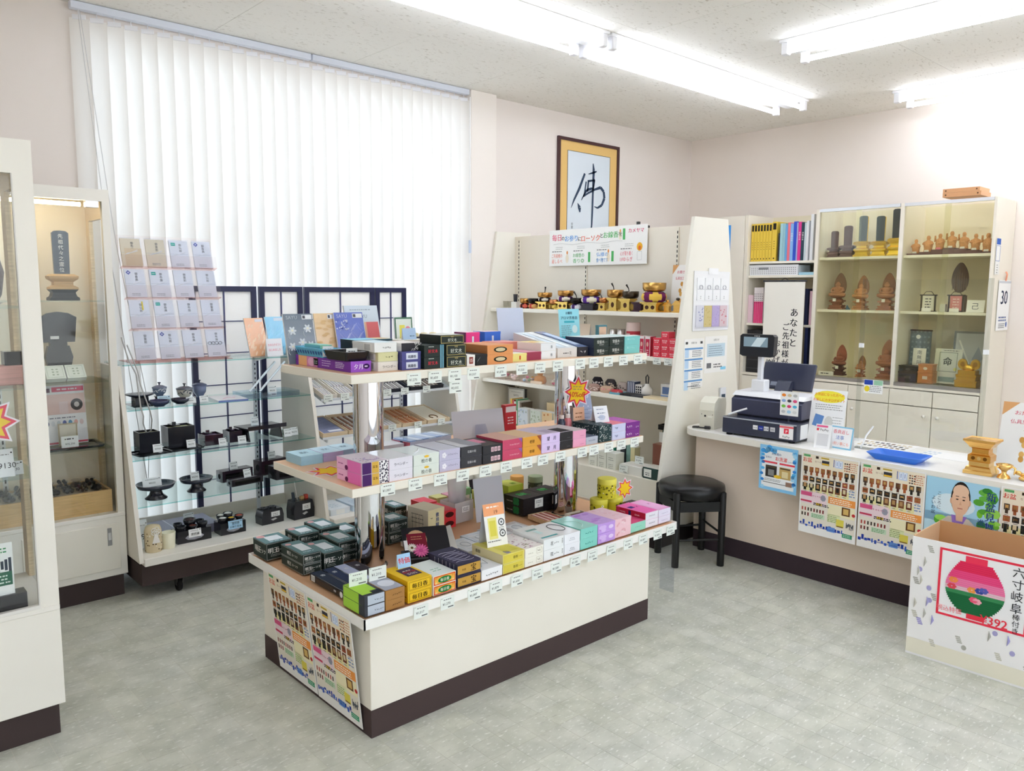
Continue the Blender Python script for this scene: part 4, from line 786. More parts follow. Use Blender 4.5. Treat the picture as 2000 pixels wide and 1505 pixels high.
def dish(name,label,loc,rz,w_,d,h,col,taper=.8,dots=None,kind='gloss',cat='tray'):
 t=thing(name,label,cat,loc,rz);b=B(kind);n=5
 def ring(f,z):
  W,D,R=w_/2*f,d/2*f,min(w_,d)*.12;pts=[]
  for sx,sy,a0 in((1,1,0),(-1,1,PI/2),(-1,-1,PI),(1,-1,1.5*PI)):
   for k in range(n):a=a0+PI/2*k/(n-1);pts.append((sx*(W-R)+R*math.cos(a),sy*(D-R)+R*math.sin(a),z))
  return pts
 rings=[ring(taper,0),ring(1,h),ring(.965,h+.002),ring(.93,h),ring(taper*.94,.004)];m_=len(rings[0])
 vs=sum(rings,[]);fs=[(j*m_+i,j*m_+(i+1)%m_,(j+1)*m_+(i+1)%m_,(j+1)*m_+i)for j in range(4)for i in range(m_)]+[tuple(range(m_))[::-1],tuple(range(4*m_,5*m_))]
 b.add(vs,fs,col);b.build('body',t)
 if dots:
  p=B('paper');r=random.Random(1)
  for k in range(11):p.disc((-w_/2*.93-.004+r.uniform(-.0005,0),-d/2*.85+d*.85*k/10,h*.5),.005,h*.3,dots,u=(0,-1,0),v=(-.3,0,.95),n=5,a0=k)
  for k in range(5):p.disc((-w_/2*.7+w_*.7*k/4,-d/2*.93-.004,h*.5),.005,h*.28,dots,v=(0,-.3,.95),n=5,a0=k)
  p.build('print',t)
 return t
ZB=ZP+.0425
dish('display_tray','light blue scalloped tray with dark blue motifs on the purple box',(1.588,2.925,ZB),0,.085,.25,.034,0x5FB4DA,.86,0x1E3A8A)
dish('display_tray','black scalloped tray nearest the corner on the purple box',(1.588,2.70,ZB),0,.105,.18,.034,0x16151C,.86)
carton('incense_box','pale green and aqua box lying in the light blue tray',1.562,1.615,2.86,.13,ZB+.0045,.043,0x8CC8A8,0x6EC0CC,0x86CFC0,lambda b,w_,h,d:tp(b,0,d*.5,w_*.6,d*.6,0xB0E2DC,h))
for nm,y in(('white price tag standing in the light blue tray',2.81),('white price tag standing in the black tray',2.655)):
 b=B('paper').box(-.024,.024,0,.001,0,.042,0xEEF0EE).lines((0,-.0005,.03),.034,1,.01,.004,0x777777);b.text('¥350',(0,-.0006,.014),.012,0x444444);b.build('price_tag',None,nm,'price tag','price tags in the small trays',loc=(1.57 if y>2.7 else 1.585,y,ZB+.0045 if y>2.7 else ZB+.0045),rz=0)
SB=[(0xE2DED6,0xD8D4CE,0xE6E2DC,'ラベンダー','{} of the tagged pile by the purple box'),(0xDAD8A6,0xCFCDA0,0xE0DEB4,None,''),(0xE6E8E6,0xD8DAD8,0xCFE6F0,None,'')]
def d_bar(t_,c):
 def f(b,w_,h,d):
  if t_:ft(b,t_,w_*.05,h*.45,h*.34,c)
  else:scrawl(b,w_*.05,h*.45,w_*.4,.011,c,3)
  b.rect((-w_/2-.0012,d*.3,h*.5),d*.4,h*.8,0xF2F2EE,u=(0,-1,0))
  for k in range(7):b.rect((-w_/2-.0014,d*.3+.02-.006*k,h*.5),.002,h*.6,0x222222,u=(0,-1,0))
 return f
carton('incense_box','cream lavender box, bottom of the pile of three by the purple box',1.656,1.748,2.585,.16,ZP,.037,0xE2DED6,None,0xE6E2DC,d_bar('ラベンダー',0x5A5450),group=GT)
carton('incense_box','pale olive box, middle of the pile of three by the purple box',1.658,1.750,2.587,.16,ZP+.0372,.036,0xD9D7A4,None,0xE0DEB4,d_bar(None,0x5A5838),group=GT)
carton('incense_box','white box with gold mark, top of the pile of three by the purple box',1.640,1.742,2.583,.16,ZP+.0734,.038,0xE9EAE8,None,0xD3E7F0,d_bar(None,0x6A6A6A),group=GT)
carton('incense_box','sky blue box lying across the back of the pile of three',1.66,1.84,2.76,.11,ZP,.112,0x2A4E5A,0x24323C,0x8ED0EA,lambda b,w_,h,d:tp(b,.06,d*.5,.06,d*.9,0xE8CBA0,h))
def d_nv(b,w_,h,d):fr(b,w_*.02,h*.5,w_*.62,h*.7,0xD8DEEC);b.text('銘蘭香',(w_*.02,EPS-.0006,h*.45),h*.36,0x2A2C4A,bold=1)
carton('incense_box','{} navy violet box with pale title panel',1.753,1.844,2.565,.17,ZP,.036,0x4C4C8C,0x44447E,0x5A5A9C,d_nv,2,'card',GT)
def d_bw(b,w_,h,d):
 r=random.Random(2)
 for k in range(26):b.rect((w_*r.uniform(.0,.46),EPS-.0003,h*r.uniform(.1,.9)),.008,.0022,0xE8E8E2,u=(math.cos(k),0,math.sin(k)),v=(-math.sin(k),0,math.cos(k)))
carton('incense_box','black box with white brush marks lying on the navy boxes',1.768,1.866,2.59,.15,ZP+.0725,.032,0x26242A,0xE4E2DE,0xE8E2DC,d_bw,group=GT)
def d_kb(edge):
 def f(b,w_,h,d):
  if edge:b.frame(-w_/2+.003,w_/2-.003,.003,h-.004,.0022,EPS-.0003,EPS-.0001,0xB9A86A);ft(b,'好文木',0,h*.42,h*.42,0xDDE0D4);ft(b,'特撰',0,h*.78,h*.18,0xB8A878);fl_(b,w_*.26,h*.18,w_*.3,1,.01,.002,0xB8B8A8)
  else:
   ft(b,'好文木',-w_*.08,h*.48,h*.34,0xD8384A,bold=1);fl_(b,-w_*.15,h*.85,w_*.3,1,.01,.003,0xC8CCC4)
   for k in range(3):fr(b,w_*(.30+.07*k),h*.5,w_*.035,h,0x86C4DC)
 return f
carton('incense_box','{} black box with red title and blue stripes',1.848,1.949,2.548,.17,ZP,.0475,0x16231F,None,0x1E2E2A,d_kb(0),2,'card',GT)
carton('incense_box','{} black gold bordered incense box beside the blue striped pair',1.952,2.056,2.541,.17,ZP,.0475,0x1A2620,None,0x223028,d_kb(1),2,'card',GT)
carton('incense_box','black gold bordered incense box lying across the top of both pairs',1.928,2.052,2.55,.14,ZP+.0957,.037,0x1A2620,0x16221C,0xDADCD6,d_kb(1),1,'card',GT)
carton('incense_box','white box with red square seal on the top shelf',2.060,2.103,2.540,.16,ZP,.047,0xEDEAE4,None,0xF0EEEA,lambda b,w_,h,d:(fr(b,0,h*.5,w_*.5,h*.6,0x8A2E26),b.text('香',(0,EPS-.0006,h*.5),h*.4,0xE8C8BC)),group=GT)
carton('incense_box','plain black box with a silver fleck beside the red seal box',2.106,2.170,2.539,.16,ZP,.047,0x141416,None,0x1E1E22,lambda b,w_,h,d:b.poly([(-w_*.4,EPS-.0002,h*.3),(-w_*.1,EPS-.0002,h*.8),(-w_*.3,EPS-.0002,h*.5)],0xC8CCD0),group=GT)
def d_or(b,w_,h,d):
 b.disc((.0,EPS-.0003,h*.5),w_*.26,h*.30,0x1E2A22,n=12);b.disc((0,EPS-.0005,h*.5),w_*.19,h*.2,0xD9C9A2,n=16);ft(b,'沈香',0,h*.48,h*.2,0x2A2A1E)
 for k in range(5):b.rect((-w_/2-.0012,d*.5,h*(.2+.15*k)),d*.95,.0012,0xA06A3C,u=(0,-1,0))
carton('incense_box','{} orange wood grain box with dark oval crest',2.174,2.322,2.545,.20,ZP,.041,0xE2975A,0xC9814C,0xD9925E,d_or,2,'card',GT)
carton('incense_box','low yellow box with a small red mark on the top shelf',2.333,2.438,2.58,.17,ZP,.036,0xE8E08C,0xE8E6C0,0xF0EEDC,lambda b,w_,h,d:fr(b,w_*.1,h*.45,.008,h*.5,0xC8482A),group=GT)
carton('incense_box','low maroon box with pink side on the top shelf',2.441,2.534,2.585,.20,ZP,.038,0x9A3450,0xC25A74,0xE2A0B2,None,group=GT)
carton('incense_box','{} white box with yellow banded top next to the maroon box',2.537,2.636,2.592,.16,ZP,.037,0xE9EEF2,0xE6E2D8,0xF2E29A,lambda b,w_,h,d:(ft(b,'香',w_*.2,h*.5,h*.4,0x4A5A66),tp(b,.0,d*.16,w_*.98,d*.3,0xEEF2F4,h),tp(b,-w_*.2,d*.5,w_*.3,d*.3,0xF0B87A,h)),2,'card',GT)
carton('incense_box','salmon flat box behind the white and yellow pair',2.46,2.60,2.80,.12,ZP,.07,0xE08878,0xDD7E70,0xEBA090,None)
def slant(label,x0,x1,c,side,front,deco):
 t=thing('gift_box',label,'box',((x0+x1)/2,2.60,ZP),0,'sloping gift boxes on the top shelf');W=(x1-x0)/2-.002
 B('card').prism([(0,0),(.31,0),(.31,.105),(.0,.045)],'x',-W,W,front,side=[front,side,side,c]if False else front).build('body',t)
 p=B('gloss');p.add([(-W,.0,.0456),(W,.0,.0456),(W,.31,.1056),(-W,.31,.1056)],[(0,1,2,3)],c);p.build('lid',t)
 q=B('paper');deco(q,W);q.build('print',t);return t
up_s=(0,.982,.19)
slant('white sloping gift box on the top shelf beside the banded pair',2.655,2.79,0xE6EEF4,0xD8D8D8,0xDADAD8,lambda q,W:(q.rect((-W*.3,.155,.0768),W*.5,.28,0xCFDCE6,v=up_s),q.rect((W*.35,.155,.0770),W*.3,.28,0xF6FAFC,v=up_s),q.text('花',(.02,-.0006,.02),.016,0x333333),q.lines((-.01,-.0006,.02),.04,1,.01,.004,0x444444)))
slant('slate blue sloping gift box on the top shelf beside the black boxes',2.795,2.868,0x7E92BC,0x2A2A32,0x2C2C34,lambda q,W:(q.rect((0,.155,.0778),W*1.2,.24,0xB8C8E2,v=up_s),scrawl(q,.0,.022,.05,.02,0xD8D8DA,3,-.0008)))
def d_tk(b,w_,h,d):ft(b,'常磐木',-w_*.06,h*.52,h*.42,0xE4E6E0);fl_(b,w_*.3,h*.5,w_*.26,1,.01,.0015,0x8A948C);fl_(b,0,h*.2,w_*.3,1,.01,.003,0xB8BEB8)
carton('incense_box','{} dark green box with white pine title beside the slate box',2.872,2.985,2.567,.19,ZP,.044,0x1B2A26,0x24304A,0xC6D2D2,d_tk,2,'card',GT)
carton('incense_box','{} dark green box with white pine title beside the aqua pair',2.988,3.10,2.569,.19,ZP,.044,0x1B2A26,0x1A2624,0xCAD4D4,d_tk,2,'card',GT)
carton('incense_box','{} aqua box at the end of the top shelf',3.103,3.225,2.567,.19,ZP,.044,0x7CC8C6,None,0xC6DAD8,lambda b,w_,h,d:(scrawl(b,-w_*.05,h*.65,w_*.4,.010,0xB4E6E2,5),fr(b,-w_*.3,h*.68,.010,.010,0xA8DEDA)),2,'card',GT)
def catalog(label,x,y,w_,h,col,deco,rz=0,lean=14,z=ZP,th=.008,name='catalogue',group='gift catalogues leaning at the back of the top shelf',frm=None):
 t=thing(name,label,'catalogue',(x,y,z),rz,group);a=math.radians(lean);Rm=Matrix.Rotation(-a,4,'X')
 b=B('gloss');b.T=Rm;b.box(-w_/2,w_/2,0,th,0,h,col,xm=0xEDEDED,xp=0xEDEDED,zp=0xEDEDED);b.T=None;b.build('cover',t)
 p=B('paper');p.T=Rm;deco(p,w_,h);p.T=None;p.build('print',t);return t
def tagr(p,w_,h):p.rect((w_*.3,-.0008,h*.93),w_*.34,h*.09,0xEEF0F4);p.rect((w_*.2,-.0011,h*.93),w_*.09,h*.06,0x5A5A62)
def c_grey(p,w_,h):
 p.text('SAYU',(-w_*.22,-.0008,h*.93),h*.10,0xC2CAD4)
 for cx,cz in((-.25,.66),(.28,.70),(-.30,.34),(.05,.42),(.33,.36),(-.05,.16)):
  for k in range(6):a=k*PI/3;p.disc((w_*cx+.011*math.cos(a),-.0008-.0001*k,h*cz+.011*math.sin(a)),.009,.005,0xDEE4EA,u=(math.cos(a),0,math.sin(a)),v=(-math.sin(a),0,math.cos(a)),n=8)
  p.disc((w_*cx,-.0016,h*cz),.005,.005,0xF4F0D8,n=8)
  p.tube([(w_*cx+.012*math.cos(a)*(1+a*.25),-.001,h*(cz-.02)-.014+.012*math.sin(a)*(1+a*.2))for a in[k*.5 for k in range(9)]],.0012,0xDEE4EA,n=4)
 tagr(p,w_,h)
def c_plain(c2,dots=True):
 def f(p,w_,h):
  r=random.Random(6)
  for k in range(30 if dots else 0):p.disc((w_*r.uniform(-.4,.4),-.0008-.00001*k,h*r.uniform(.08,.85)),.014,.006,c2,n=7,a0=r.random()*3)
  tagr(p,w_,h)
 return f
def c_blue(p,w_,h):
 p.text('SAYU',(-w_*.24,-.0008,h*.93),h*.10,0xC4CCEC)
 for i in range(4):
  for j in range(4):
   cx,cz=-.3+.2*i,.14+.18*j
   p.rect((w_*cx,-.0008,h*cz),w_*.26,.0022,0xC9D2F4,u=(.6,0,.8 if(i+j)%2 else-.8),v=(-.8,0,.6));p.rect((w_*(cx+.07),-.0009,h*(cz+.03)),w_*.26,.0018,0xB8C4F0,u=(.6,0,.8 if(i+j)%2 else-.8),v=(-.8,0,.6))
 for k in range(40):p.disc((w_*random.uniform(-.46,-.05),-.001,h*random.uniform(.62,.86)),.004,.004,random.choice((0xD6DCF6,0x5A6AC0)),n=5)
 tagr(p,w_,h)
CY=3.085
catalog('grey catalogue with white flower scrolls leaning behind the blue tray',1.598,CY-.02,.135,.215,0x74808E,c_grey)
catalog('beige catalogue between the grey and the blue patterned ones',1.729,CY-.012,.105,.215,0xEBCB9E,c_plain(0xE0BC8A))
catalog('blue catalogue with white lattice lines leaning on the top shelf',1.838,CY-.03,.145,.218,0x6678CE,c_blue)
catalog('tall white catalogue with a red panel standing behind the blue one',1.93,CY+.008,.175,.248,0xD9E6F2,lambda p,w_,h:(p.text('SAYU',(0,-.0008,h*.80),h*.09,0x8A9AAA),p.lines((0,-.0008,h*.92),w_*.7,1,.01,.004,0x9AA8B4),p.rect((w_*.28,-.0008,h*.36),w_*.36,h*.66,0xE97E82),p.rect((w_*.07,-.0007,h*.36),w_*.06,h*.66,0xF2C2A4)))
catalog('small green framed notice with yellow and pink stickers',2.03,2.94,.095,.192,0x4E7A62,lambda p,w_,h:(p.rect((0,-.0008,h*.5),w_*.86,h*.92,0xE4EEE6),p.rect((-w_*.1,-.0011,h*.62),w_*.3,h*.4,0xE8E06A),p.disc((w_*.22,-.0012,h*.72),.014,.014,0xE88A9A,n=9),p.disc((w_*.2,-.0012,h*.5),.012,.014,0xE8A0AC,n=8)),0,5,name='notice_stand',group=None)
tent_card('price_card','small sky blue card standing on the pale boxes',1.978,2.83,ZP+.10,.07,.05,0,0xB8D2F0,lambda p,w_,h:p.lines((w_*.2,-.0006,h*.3),w_*.4,1,.01,.004,0x5A7A9A),12)
carton('incense_box','white box under the small sky blue card',1.92,2.06,2.80,.12,ZP,.0995,0xE8E4D8,None,0xEAE6DA,None)
t=thing('candle_set','black trimmed box of round cream candles on the top shelf','box',(2.125,2.89,ZP),0);B('card').box(-.08,.08,0,.10,0,.105,0x2A2A3A,zp=0x34344A).build('body',t)
for k in range(3):B('card').lathe([(.018,0),(.018,.012),(.012,.016)],(-.05+.05*k,.04,.105),14,0xE6D6A4).build('candle',t)
for nm,x0,x1,z,c in(('bright pink gift box at the back of the top shelf',2.385,2.472,.055,0xE83E92),('bright blue gift box at the back of the top shelf',2.503,2.607,.05,0x3A72DA)):
 carton('gift_box',nm,x0,x1,2.95,.09,ZP+.055,.058,c,0x6A2A5A if 'pink' in nm else c,0xD8BEC8,lambda b,w_,h,d:(fr(b,.0,h*.4,.012,h*.5,0xDCE8F4)if d>0 else None),group='bright gift boxes at the back of the top shelf')
carton('gift_box','flat white base box carrying the pink and blue gift boxes',2.37,2.625,2.945,.12,ZP,.0545,0xEDEDF0,None,0xF2F2F4,None)
sign_board('sign_board','tall pale blue grey back of a notice on the top shelf',2.715,2.975,ZP,.165,.228,math.radians(-6),8,col=0xC9D2E6)
def c_cyan(p,w_,h):
 p.text('お線香',(.0,-.0007,h*.90),h*.075,0x1E3A5A,bold=1);p.text('アロマ芳香浴',(0,-.0007,h*.78),h*.085,0x1E3A5A,bold=1,width=w_*.8);p.rect((0,-.0007,h*.68),w_*.5,h*.05,0x4AB4C8);p.lines((-w_*.15,-.0007,h*.58),w_*.5,6,h*.05,h*.02,0x7A9AA8);p.disc((w_*.25,-.0007,h*.5),w_*.13,h*.1,0xD8F0F4);p.rect((0,-.0007,h*.29),w_*.96,h*.045,0x3AA8BE);p.lines((0,-.0007,h*.23),w_*.8,2,h*.04,h*.02,0x5A8A9A)
 for x in(.14,.36):p.disc((w_*x,-.0008,h*.12),w_*.07,h*.05,0x4A7AC8)
catalog('bright cyan flyer on aroma incense standing at the back',3.125,2.96,.15,.218,0x9AE2F2,c_cyan,math.radians(-4),6,th=.002,name='flyer',group=None)
catalog('small teal framed photo stand beside the cyan flyer',3.262,2.955,.095,.135,0x3E7A86,lambda p,w_,h:p.rect((0,-.0008,h*.5),w_*.8,h*.84,0xD9B49A),math.radians(-8),20,name='photo_stand',group=None)if False else None
carton('picture_stand','small teal edged picture stand beside the cyan flyer',3.165,3.235,2.80,.02,ZP,.135,0x4A7E8A,None,0x4A7E8A,lambda b,w_,h,d:(fr(b,0,h*.5,w_*.84,h*.86,0xDDB89E),fl_(b,0,h*.6,w_*.6,3,.018,.006,0x8A7A6A)),cat='picture stand')
# ---------------------------------------------------------------- price tags clipped along the shelf edges
PR=['¥1,017','¥1,270','¥1,007','¥1,870','¥1,650','¥2,200','¥1,320','¥1,100','¥1,430','¥1,615','¥2,035','¥2,750','¥6,102']
def tagb(price,w_=.066,h=.048):
 b=B('paper').box(-w_/2,w_/2,-.0012,0,0,h,0xE9EEE8);b.lines((0,-.0016,h*.80),w_*.6,1,.01,.0032,0x777777);b.text(price,(-w_*.08,-.0017,h*.46),h*.28,0x2E2E2E);b.rect((w_*.22,-.0016,h*.14),w_*.4,.0045,0x6E6E6E);b.rect((-w_*.42,-.0016,h*.93),.005,.003,0xB8C8B0)
 return b
TG={}
def price_tag(label,x,y,z,price,rz=0,grp='price tags on the island shelf edges',s=1.0):
 k=(price,s)
 if k not in TG:o=tagb(price,.066*s,.048*s).build('price_tag',None,label,'price tag',grp);TG[k]=o
 else:o=TG[k].copy();COL.objects.link(o);o['label']=label;o['group']=grp
 o.location=(x,y,z);o.rotation_euler=(random.uniform(-.05,.05),0,rz);return o
for i,(x,nm)in enumerate(((1.675,'yellow'),(1.80,'red and gold'),(1.935,'dark blue treasure'),(2.05,'single flat white'),(2.165,'olive'),(2.285,'pink flowered'),(2.40,'teal banded'),(2.52,'dark ring'),(2.635,'mint teal'),(2.765,'marbled purple'),(2.89,'blossom pink'),(3.005,'single mint'),(3.12,'crimson sided'),(3.225,'lavender white'))):
 price_tag('white price tag on the tray edge below the '+nm+' incense boxes',x,2.3395,.428,PR[i%9])
for i,(x,nm)in enumerate(((1.66,'pink and gold corner'),(1.79,'white lavender'),(1.915,'pale green'),(2.03,'lilac blossom'),(2.155,'charcoal'),(2.275,'stamped black'),(2.40,'rose red'),(2.50,'amber'),(2.615,'pale violet'),(2.765,'plain pink'),(2.85,'grey blue'),(2.96,'dotted green'),(3.055,'pale lilac'),(3.16,'deep purple'))):
 price_tag('white price tag on the middle shelf edge below the '+nm+' box',x,2.533,.862,PR[(i*5+2)%13])
for i,(x,z,nm)in enumerate(((1.785,1.283,'navy violet'),(1.885,1.285,'blue striped black'),(1.985,1.285,'gold bordered black'),(1.99,1.236,'gold bordered black pair, second tag'),(2.085,1.285,'red seal'),(2.235,1.286,'orange wood grain'),(2.36,1.287,'low yellow'),(2.47,1.287,'low maroon'),(2.585,1.288,'yellow banded'),(2.735,1.289,'white sloping'),(2.83,1.289,'slate sloping'),(2.935,1.289,'pine title'),(3.05,1.289,'second pine title'),(3.165,1.289,'aqua'))):
 price_tag('white price tag on the top shelf edge below '+nm+' box',x,2.528,z,PR[(i*3+1)%13])
for k,(x,nm)in enumerate(((1.487,'green lime'),(1.572,'bronze'))):
 b=tagb('¥1,210',.074,.052);b.build('price_tag',None,'white price tag standing upright on the '+nm+' gift boxes','price tag','price tags standing on boxes',loc=(x,2.475,ZT+.0782),rz=math.radians(-4))
# ---------------------------------------------------------------- flyers
def flyer_face(b,w_,h,seed=0):
 """altar sale flyer; printed face is the xz plane, top-left at (-w/2, h)"""
 r=random.Random(seed);E=-.0008
 def R(fx,fz,fw,fh,c,e=0):b.rect((w_*(fx-.5),E-.0001*e,h*(1-fz)),w_*fw,h*fh,c)
 def altar(fx,fz,fw,fh,c,stem):
  R(fx,fz,fw,fh*(.62 if stem else 1),c,2);R(fx,fz-.004,fw*.55,fh*.3,r.choice((0x9A6A3A,0xC89A5A,0x6A4A2A)),3)
  if stem:R(fx,fz+fh*.42,fw*.55,fh*.5,c,2)
  for q in(-.28,.28):R(fx+fw*q,fz,fw*.06,fh*.5,r.choice((0xB08A5A,0x54382A)),3)
  R(fx,fz+fh*(.80 if stem else.70),fw*.7,.006,0x6E6A60,2)
 R(.5,.46,.96,.90,0xE9E2D4);R(.5,.115,.96,.19,0xEDE2CA,1);R(.10,.035,.12,.026,0x5EA86A,2);R(.28,.042,.05,.03,0x3A2A1E,2);R(.42,.04,.14,.018,0xC8A83A,2)
 b.text('お盆',(w_*-.39,E-.0003,h*.912),h*.062,0xD8342A,bold=1);b.text('セール',(w_*-.2,E-.0003,h*.905),h*.03,0x8A4A2A)
 R(.43,.095,.13,.055,0x3A3A44,2);R(.43,.11,.12,.02,0xE3B43A,3);R(.575,.08,.012,.09,0x3E5AA8,2);R(.66,.085,.13,.09,0xC9D6EE,2)
 for k in range(2):R(.63+.06*k,.08,.03,.07,0xF6F8FC,3);R(.63+.06*k,.08,.012,.05,0x7A98C8,4)
 for j in range(4):
  for i in range(3):R(.765+.035*i,.06+.028*j,.024,.016,r.choice((0x6A3A2A,0xA8563A,0x3A2A24,0xC88A5A)),2)
 b.lines((w_*.41,E-.0003,h*.95),w_*.14,5,h*.024,h*.008,0xC86A4A)
 DK,BR,RB=0x2E2A26,0x6A3A26,0xA05A36
 for i,c in enumerate((0x4A3A30,RB,RB,0x9A5230,RB,0x5A342A,0xB4643A,DK,0x3A332C)):altar(.085+.102*i,.20+.004*(i%2),.072,.105,c,True)
 for i,c in enumerate((RB,DK,0x34302C,DK,0x3A302A,DK,0x9A4A36,RB)):altar(.09+.115*i,.322,.088,.06,c,False)
 for k in range(7):R(.12+.115*k,.44,.09,.085,0xE6DDA4,1)
 for i,c in enumerate((0x20241E,0x262A22,0x1E221C,0x6A4430,0x5E3426,0x7A4A2E,0x6A3222)):altar(.085+.115*i,.405,.085,.088,c,i<2);R(.085+.115*i,.40,.045,.05,r.choice((0xD8C6A0,0xB48A5A,0x2A2A26)),4)
 b.lines((w_*.41,E-.0003,h*.62),w_*.12,3,h*.03,h*.012,0x6A86B8)
 R(.25,.55,.46,.16,0xEED6DC,1);R(.12,.51,.2,.05,0xD85A86,2);R(.12,.60,.2,.022,0xC8405E,2);scrawl(b,-w_*.16,h*.475,w_*.24,h*.03,0xB8527E,seed,E-.0004);b.disc((w_*-.08,E-.0004,h*.47),w_*.05,h*.04,0x9A9AA8,n=7);R(.35,.615,.1,.03,0xE8C23A,2)
 R(.74,.53,.46,.085,0xF09A4A,1);b.lines((w_*.24,E-.0004,h*.49),w_*.4,3,h*.022,h*.010,0xFFF4E4);R(.74,.65,.46,.13,0xF3EBC4,1);R(.82,.635,.14,.10,0x6A4426,2);R(.82,.635,.09,.07,0xD8B46A,3);b.disc((w_*.45,E-.0004,h*.34),w_*.03,h*.02,0xC83A3A,n=12)
 b.lines((-w_*.1,E-.0004,h*.39),w_*.3,2,h*.018,h*.012,0x2A2A2A)
 for i in range(8):R(.06+.053*i,.70,.026,.042,r.choice((0x7A2A2A,0x4A3A34,0xB8524A)),2)
 for i in range(3):R(.06+.053*i,.765,.026,.042,r.choice((0x7A2A2A,0x4A3A34)),2)
 R(.34,.765,.24,.055,0xCADFC2,1);b.lines((-w_*.16,E-.0004,h*.25),w_*.22,3,h*.017,h*.008,0x6A9A6A);R(.62,.75,.22,.1,0xE2EAB8,1);b.lines((w_*.1,E-.0004,h*.27),w_*.18,4,h*.02,h*.008,0x7A8A5A)
 R(.73,.79,.13,.09,0xE3D45A,2);R(.73,.83,.11,.014,0x8A6A2A,3)
 for k in range(9):R(.84+.014*k,.80+r.uniform(-.02,.02),.012,r.uniform(.03,.07),0x2E3A4E,2)
 for k in range(15):R(.04+.052*k,.885+r.uniform(-.02,.02),r.uniform(.02,.05),r.uniform(.02,.06),r.choice((0x2A4AA8,0x3A62C8,0x2238A0)),2)
 R(.42,.90,.78,.006,0x3A5AB8,3);R(.58,.89,.14,.06,0x6A96DC,2);R(.86,.925,.17,.05,0x3E9A72,2);b.lines((w_*.36,E-.0004,h*.085),w_*.14,2,h*.018,h*.006,0xD8F0E2)
FLY=None
def flyer(label,loc,rz,w_=.335,h=.455,lean=0,seed=0):
 t=thing('sale_flyer',label,'flyer',loc,rz,'altar sale flyers',rx=lean)
 B('paper').box(-w_/2,w_/2,-.0006,.0006,0,h,0xF4F3F1).build('sheet',t);p=B('paper');flyer_face(p,w_,h,seed);p.build('print',t);return t
flyer('altar sale flyer on the end of the island, nearer the aisle corner',(1.4745,2.604,.014),W90,.336,.446,math.radians(6.1),1)
flyer('altar sale flyer on the end of the island, nearer the showcases',(1.4745,2.946,.016),W90,.336,.446,math.radians(6.1),2)
# ---------------------------------------------------------------- altarware on the glass shelves by the window
def bowl(label,x,y,z,r_,h,col,lid=None,knob=None,name='lidded_bowl',group=None,spots=None,cat='bowl'):
 t=thing(name,label,cat,(x,y,z),0,group)
 B('lacquer').lathe([(r_*.5,0),(r_*.52,h*.12),(r_*.9,h*.45),(r_,h),(r_*.96,h),(r_*.85,h*.5),(.0001,h*.2)],n=24,col=col).build('body',t)
 if lid:
  B('gloss').lathe([(r_*1.06,h+.0005),(r_*1.06,h+.006),(r_*.5,h+.016),(.0001,h+.018)],n=24,col=lid).build('lid',t)
  B('gloss').lathe([(.004,h+.017),(.0045,h+.026),(.009,h+.030),(.008,h+.034),(.0001,h+.035)],n=12,col=knob or lid).build('knob',t)
 if spots:
  p=B('gloss');rr=random.Random(3)
  for k in range(30):a=rr.uniform(PI,2*PI);zz=rr.uniform(.55,.95)*h;R_=r_*(.9+.1*(zz/h-.45)/.55)+.0012;p.disc((R_*math.cos(a),R_*math.sin(a),zz),.005,.003,spots,(-math.sin(a),math.cos(a),0),n=6)
  p.build('glaze_spot',t,kind='stuff')
 return t
S1,S2,S3,SD=1.0055,.7405,.4955,.2325
bowl('blue white patterned lidded bowl on a stand, first on the top altarware shelf',1.545,4.72,S1+.032,.038,.045,0x6A7C9A,0x8C96AE,0x4A4A5A,spots=0xD8DEE8)
bowl('cream lidded bowl with dark pattern on the top altarware shelf',1.665,4.66,S1+.012,.044,.055,0xC9C6BE,0x6A6E7A,0x4A4A52,spots=0x3A4252)
bowl('grey blue lidded bowl behind the cream one',1.79,4.76,S1,.04,.07,0x7A86A8,0x66708E,0x42465A)
B('lacquer').lathe([(.03,0),(.032,.01),(.024,.02),(.032,.0315)],n=20,col=0x1E2230).build('bowl_stand',None,'small black lacquer stand under the blue patterned bowl','stand',loc=(1.545,4.72,S1))
B('lacquer').lathe([(.034,0),(.036,.006),(.03,.0115)],n=20,col=0x22242E).build('bowl_stand',None,'small black lacquer stand under the cream patterned bowl','stand',loc=(1.665,4.66,S1))
t=thing('footed_tray','small square black footed tray with wide brim at the end of the shelf','tray',(1.40,4.60,S1));b=B('lacquer');b.prism([(-.05,0),(.05,0),(.07,.012),(-.07,.012)],'y',-.06,.06,0x1C1E28).box(-.035,.035,-.035,.035,.012,.05,0x20222E).build('base',t);B('lacquer').lathe([(.04,.05),(.075,.064),(.075,.068),(.0001,.058)],n=24,col=0x2A2C3A).build('brim',t)
bowl('shallow dark blue saucer dish at the front of the top altarware shelf',1.475,4.52,S1,.055,.034,0x2C3454,name='saucer_dish',cat='dish')
bowl('shallow black saucer behind the blue card',1.60,4.55,S1,.05,.03,0x24283A,name='saucer_dish',cat='dish')
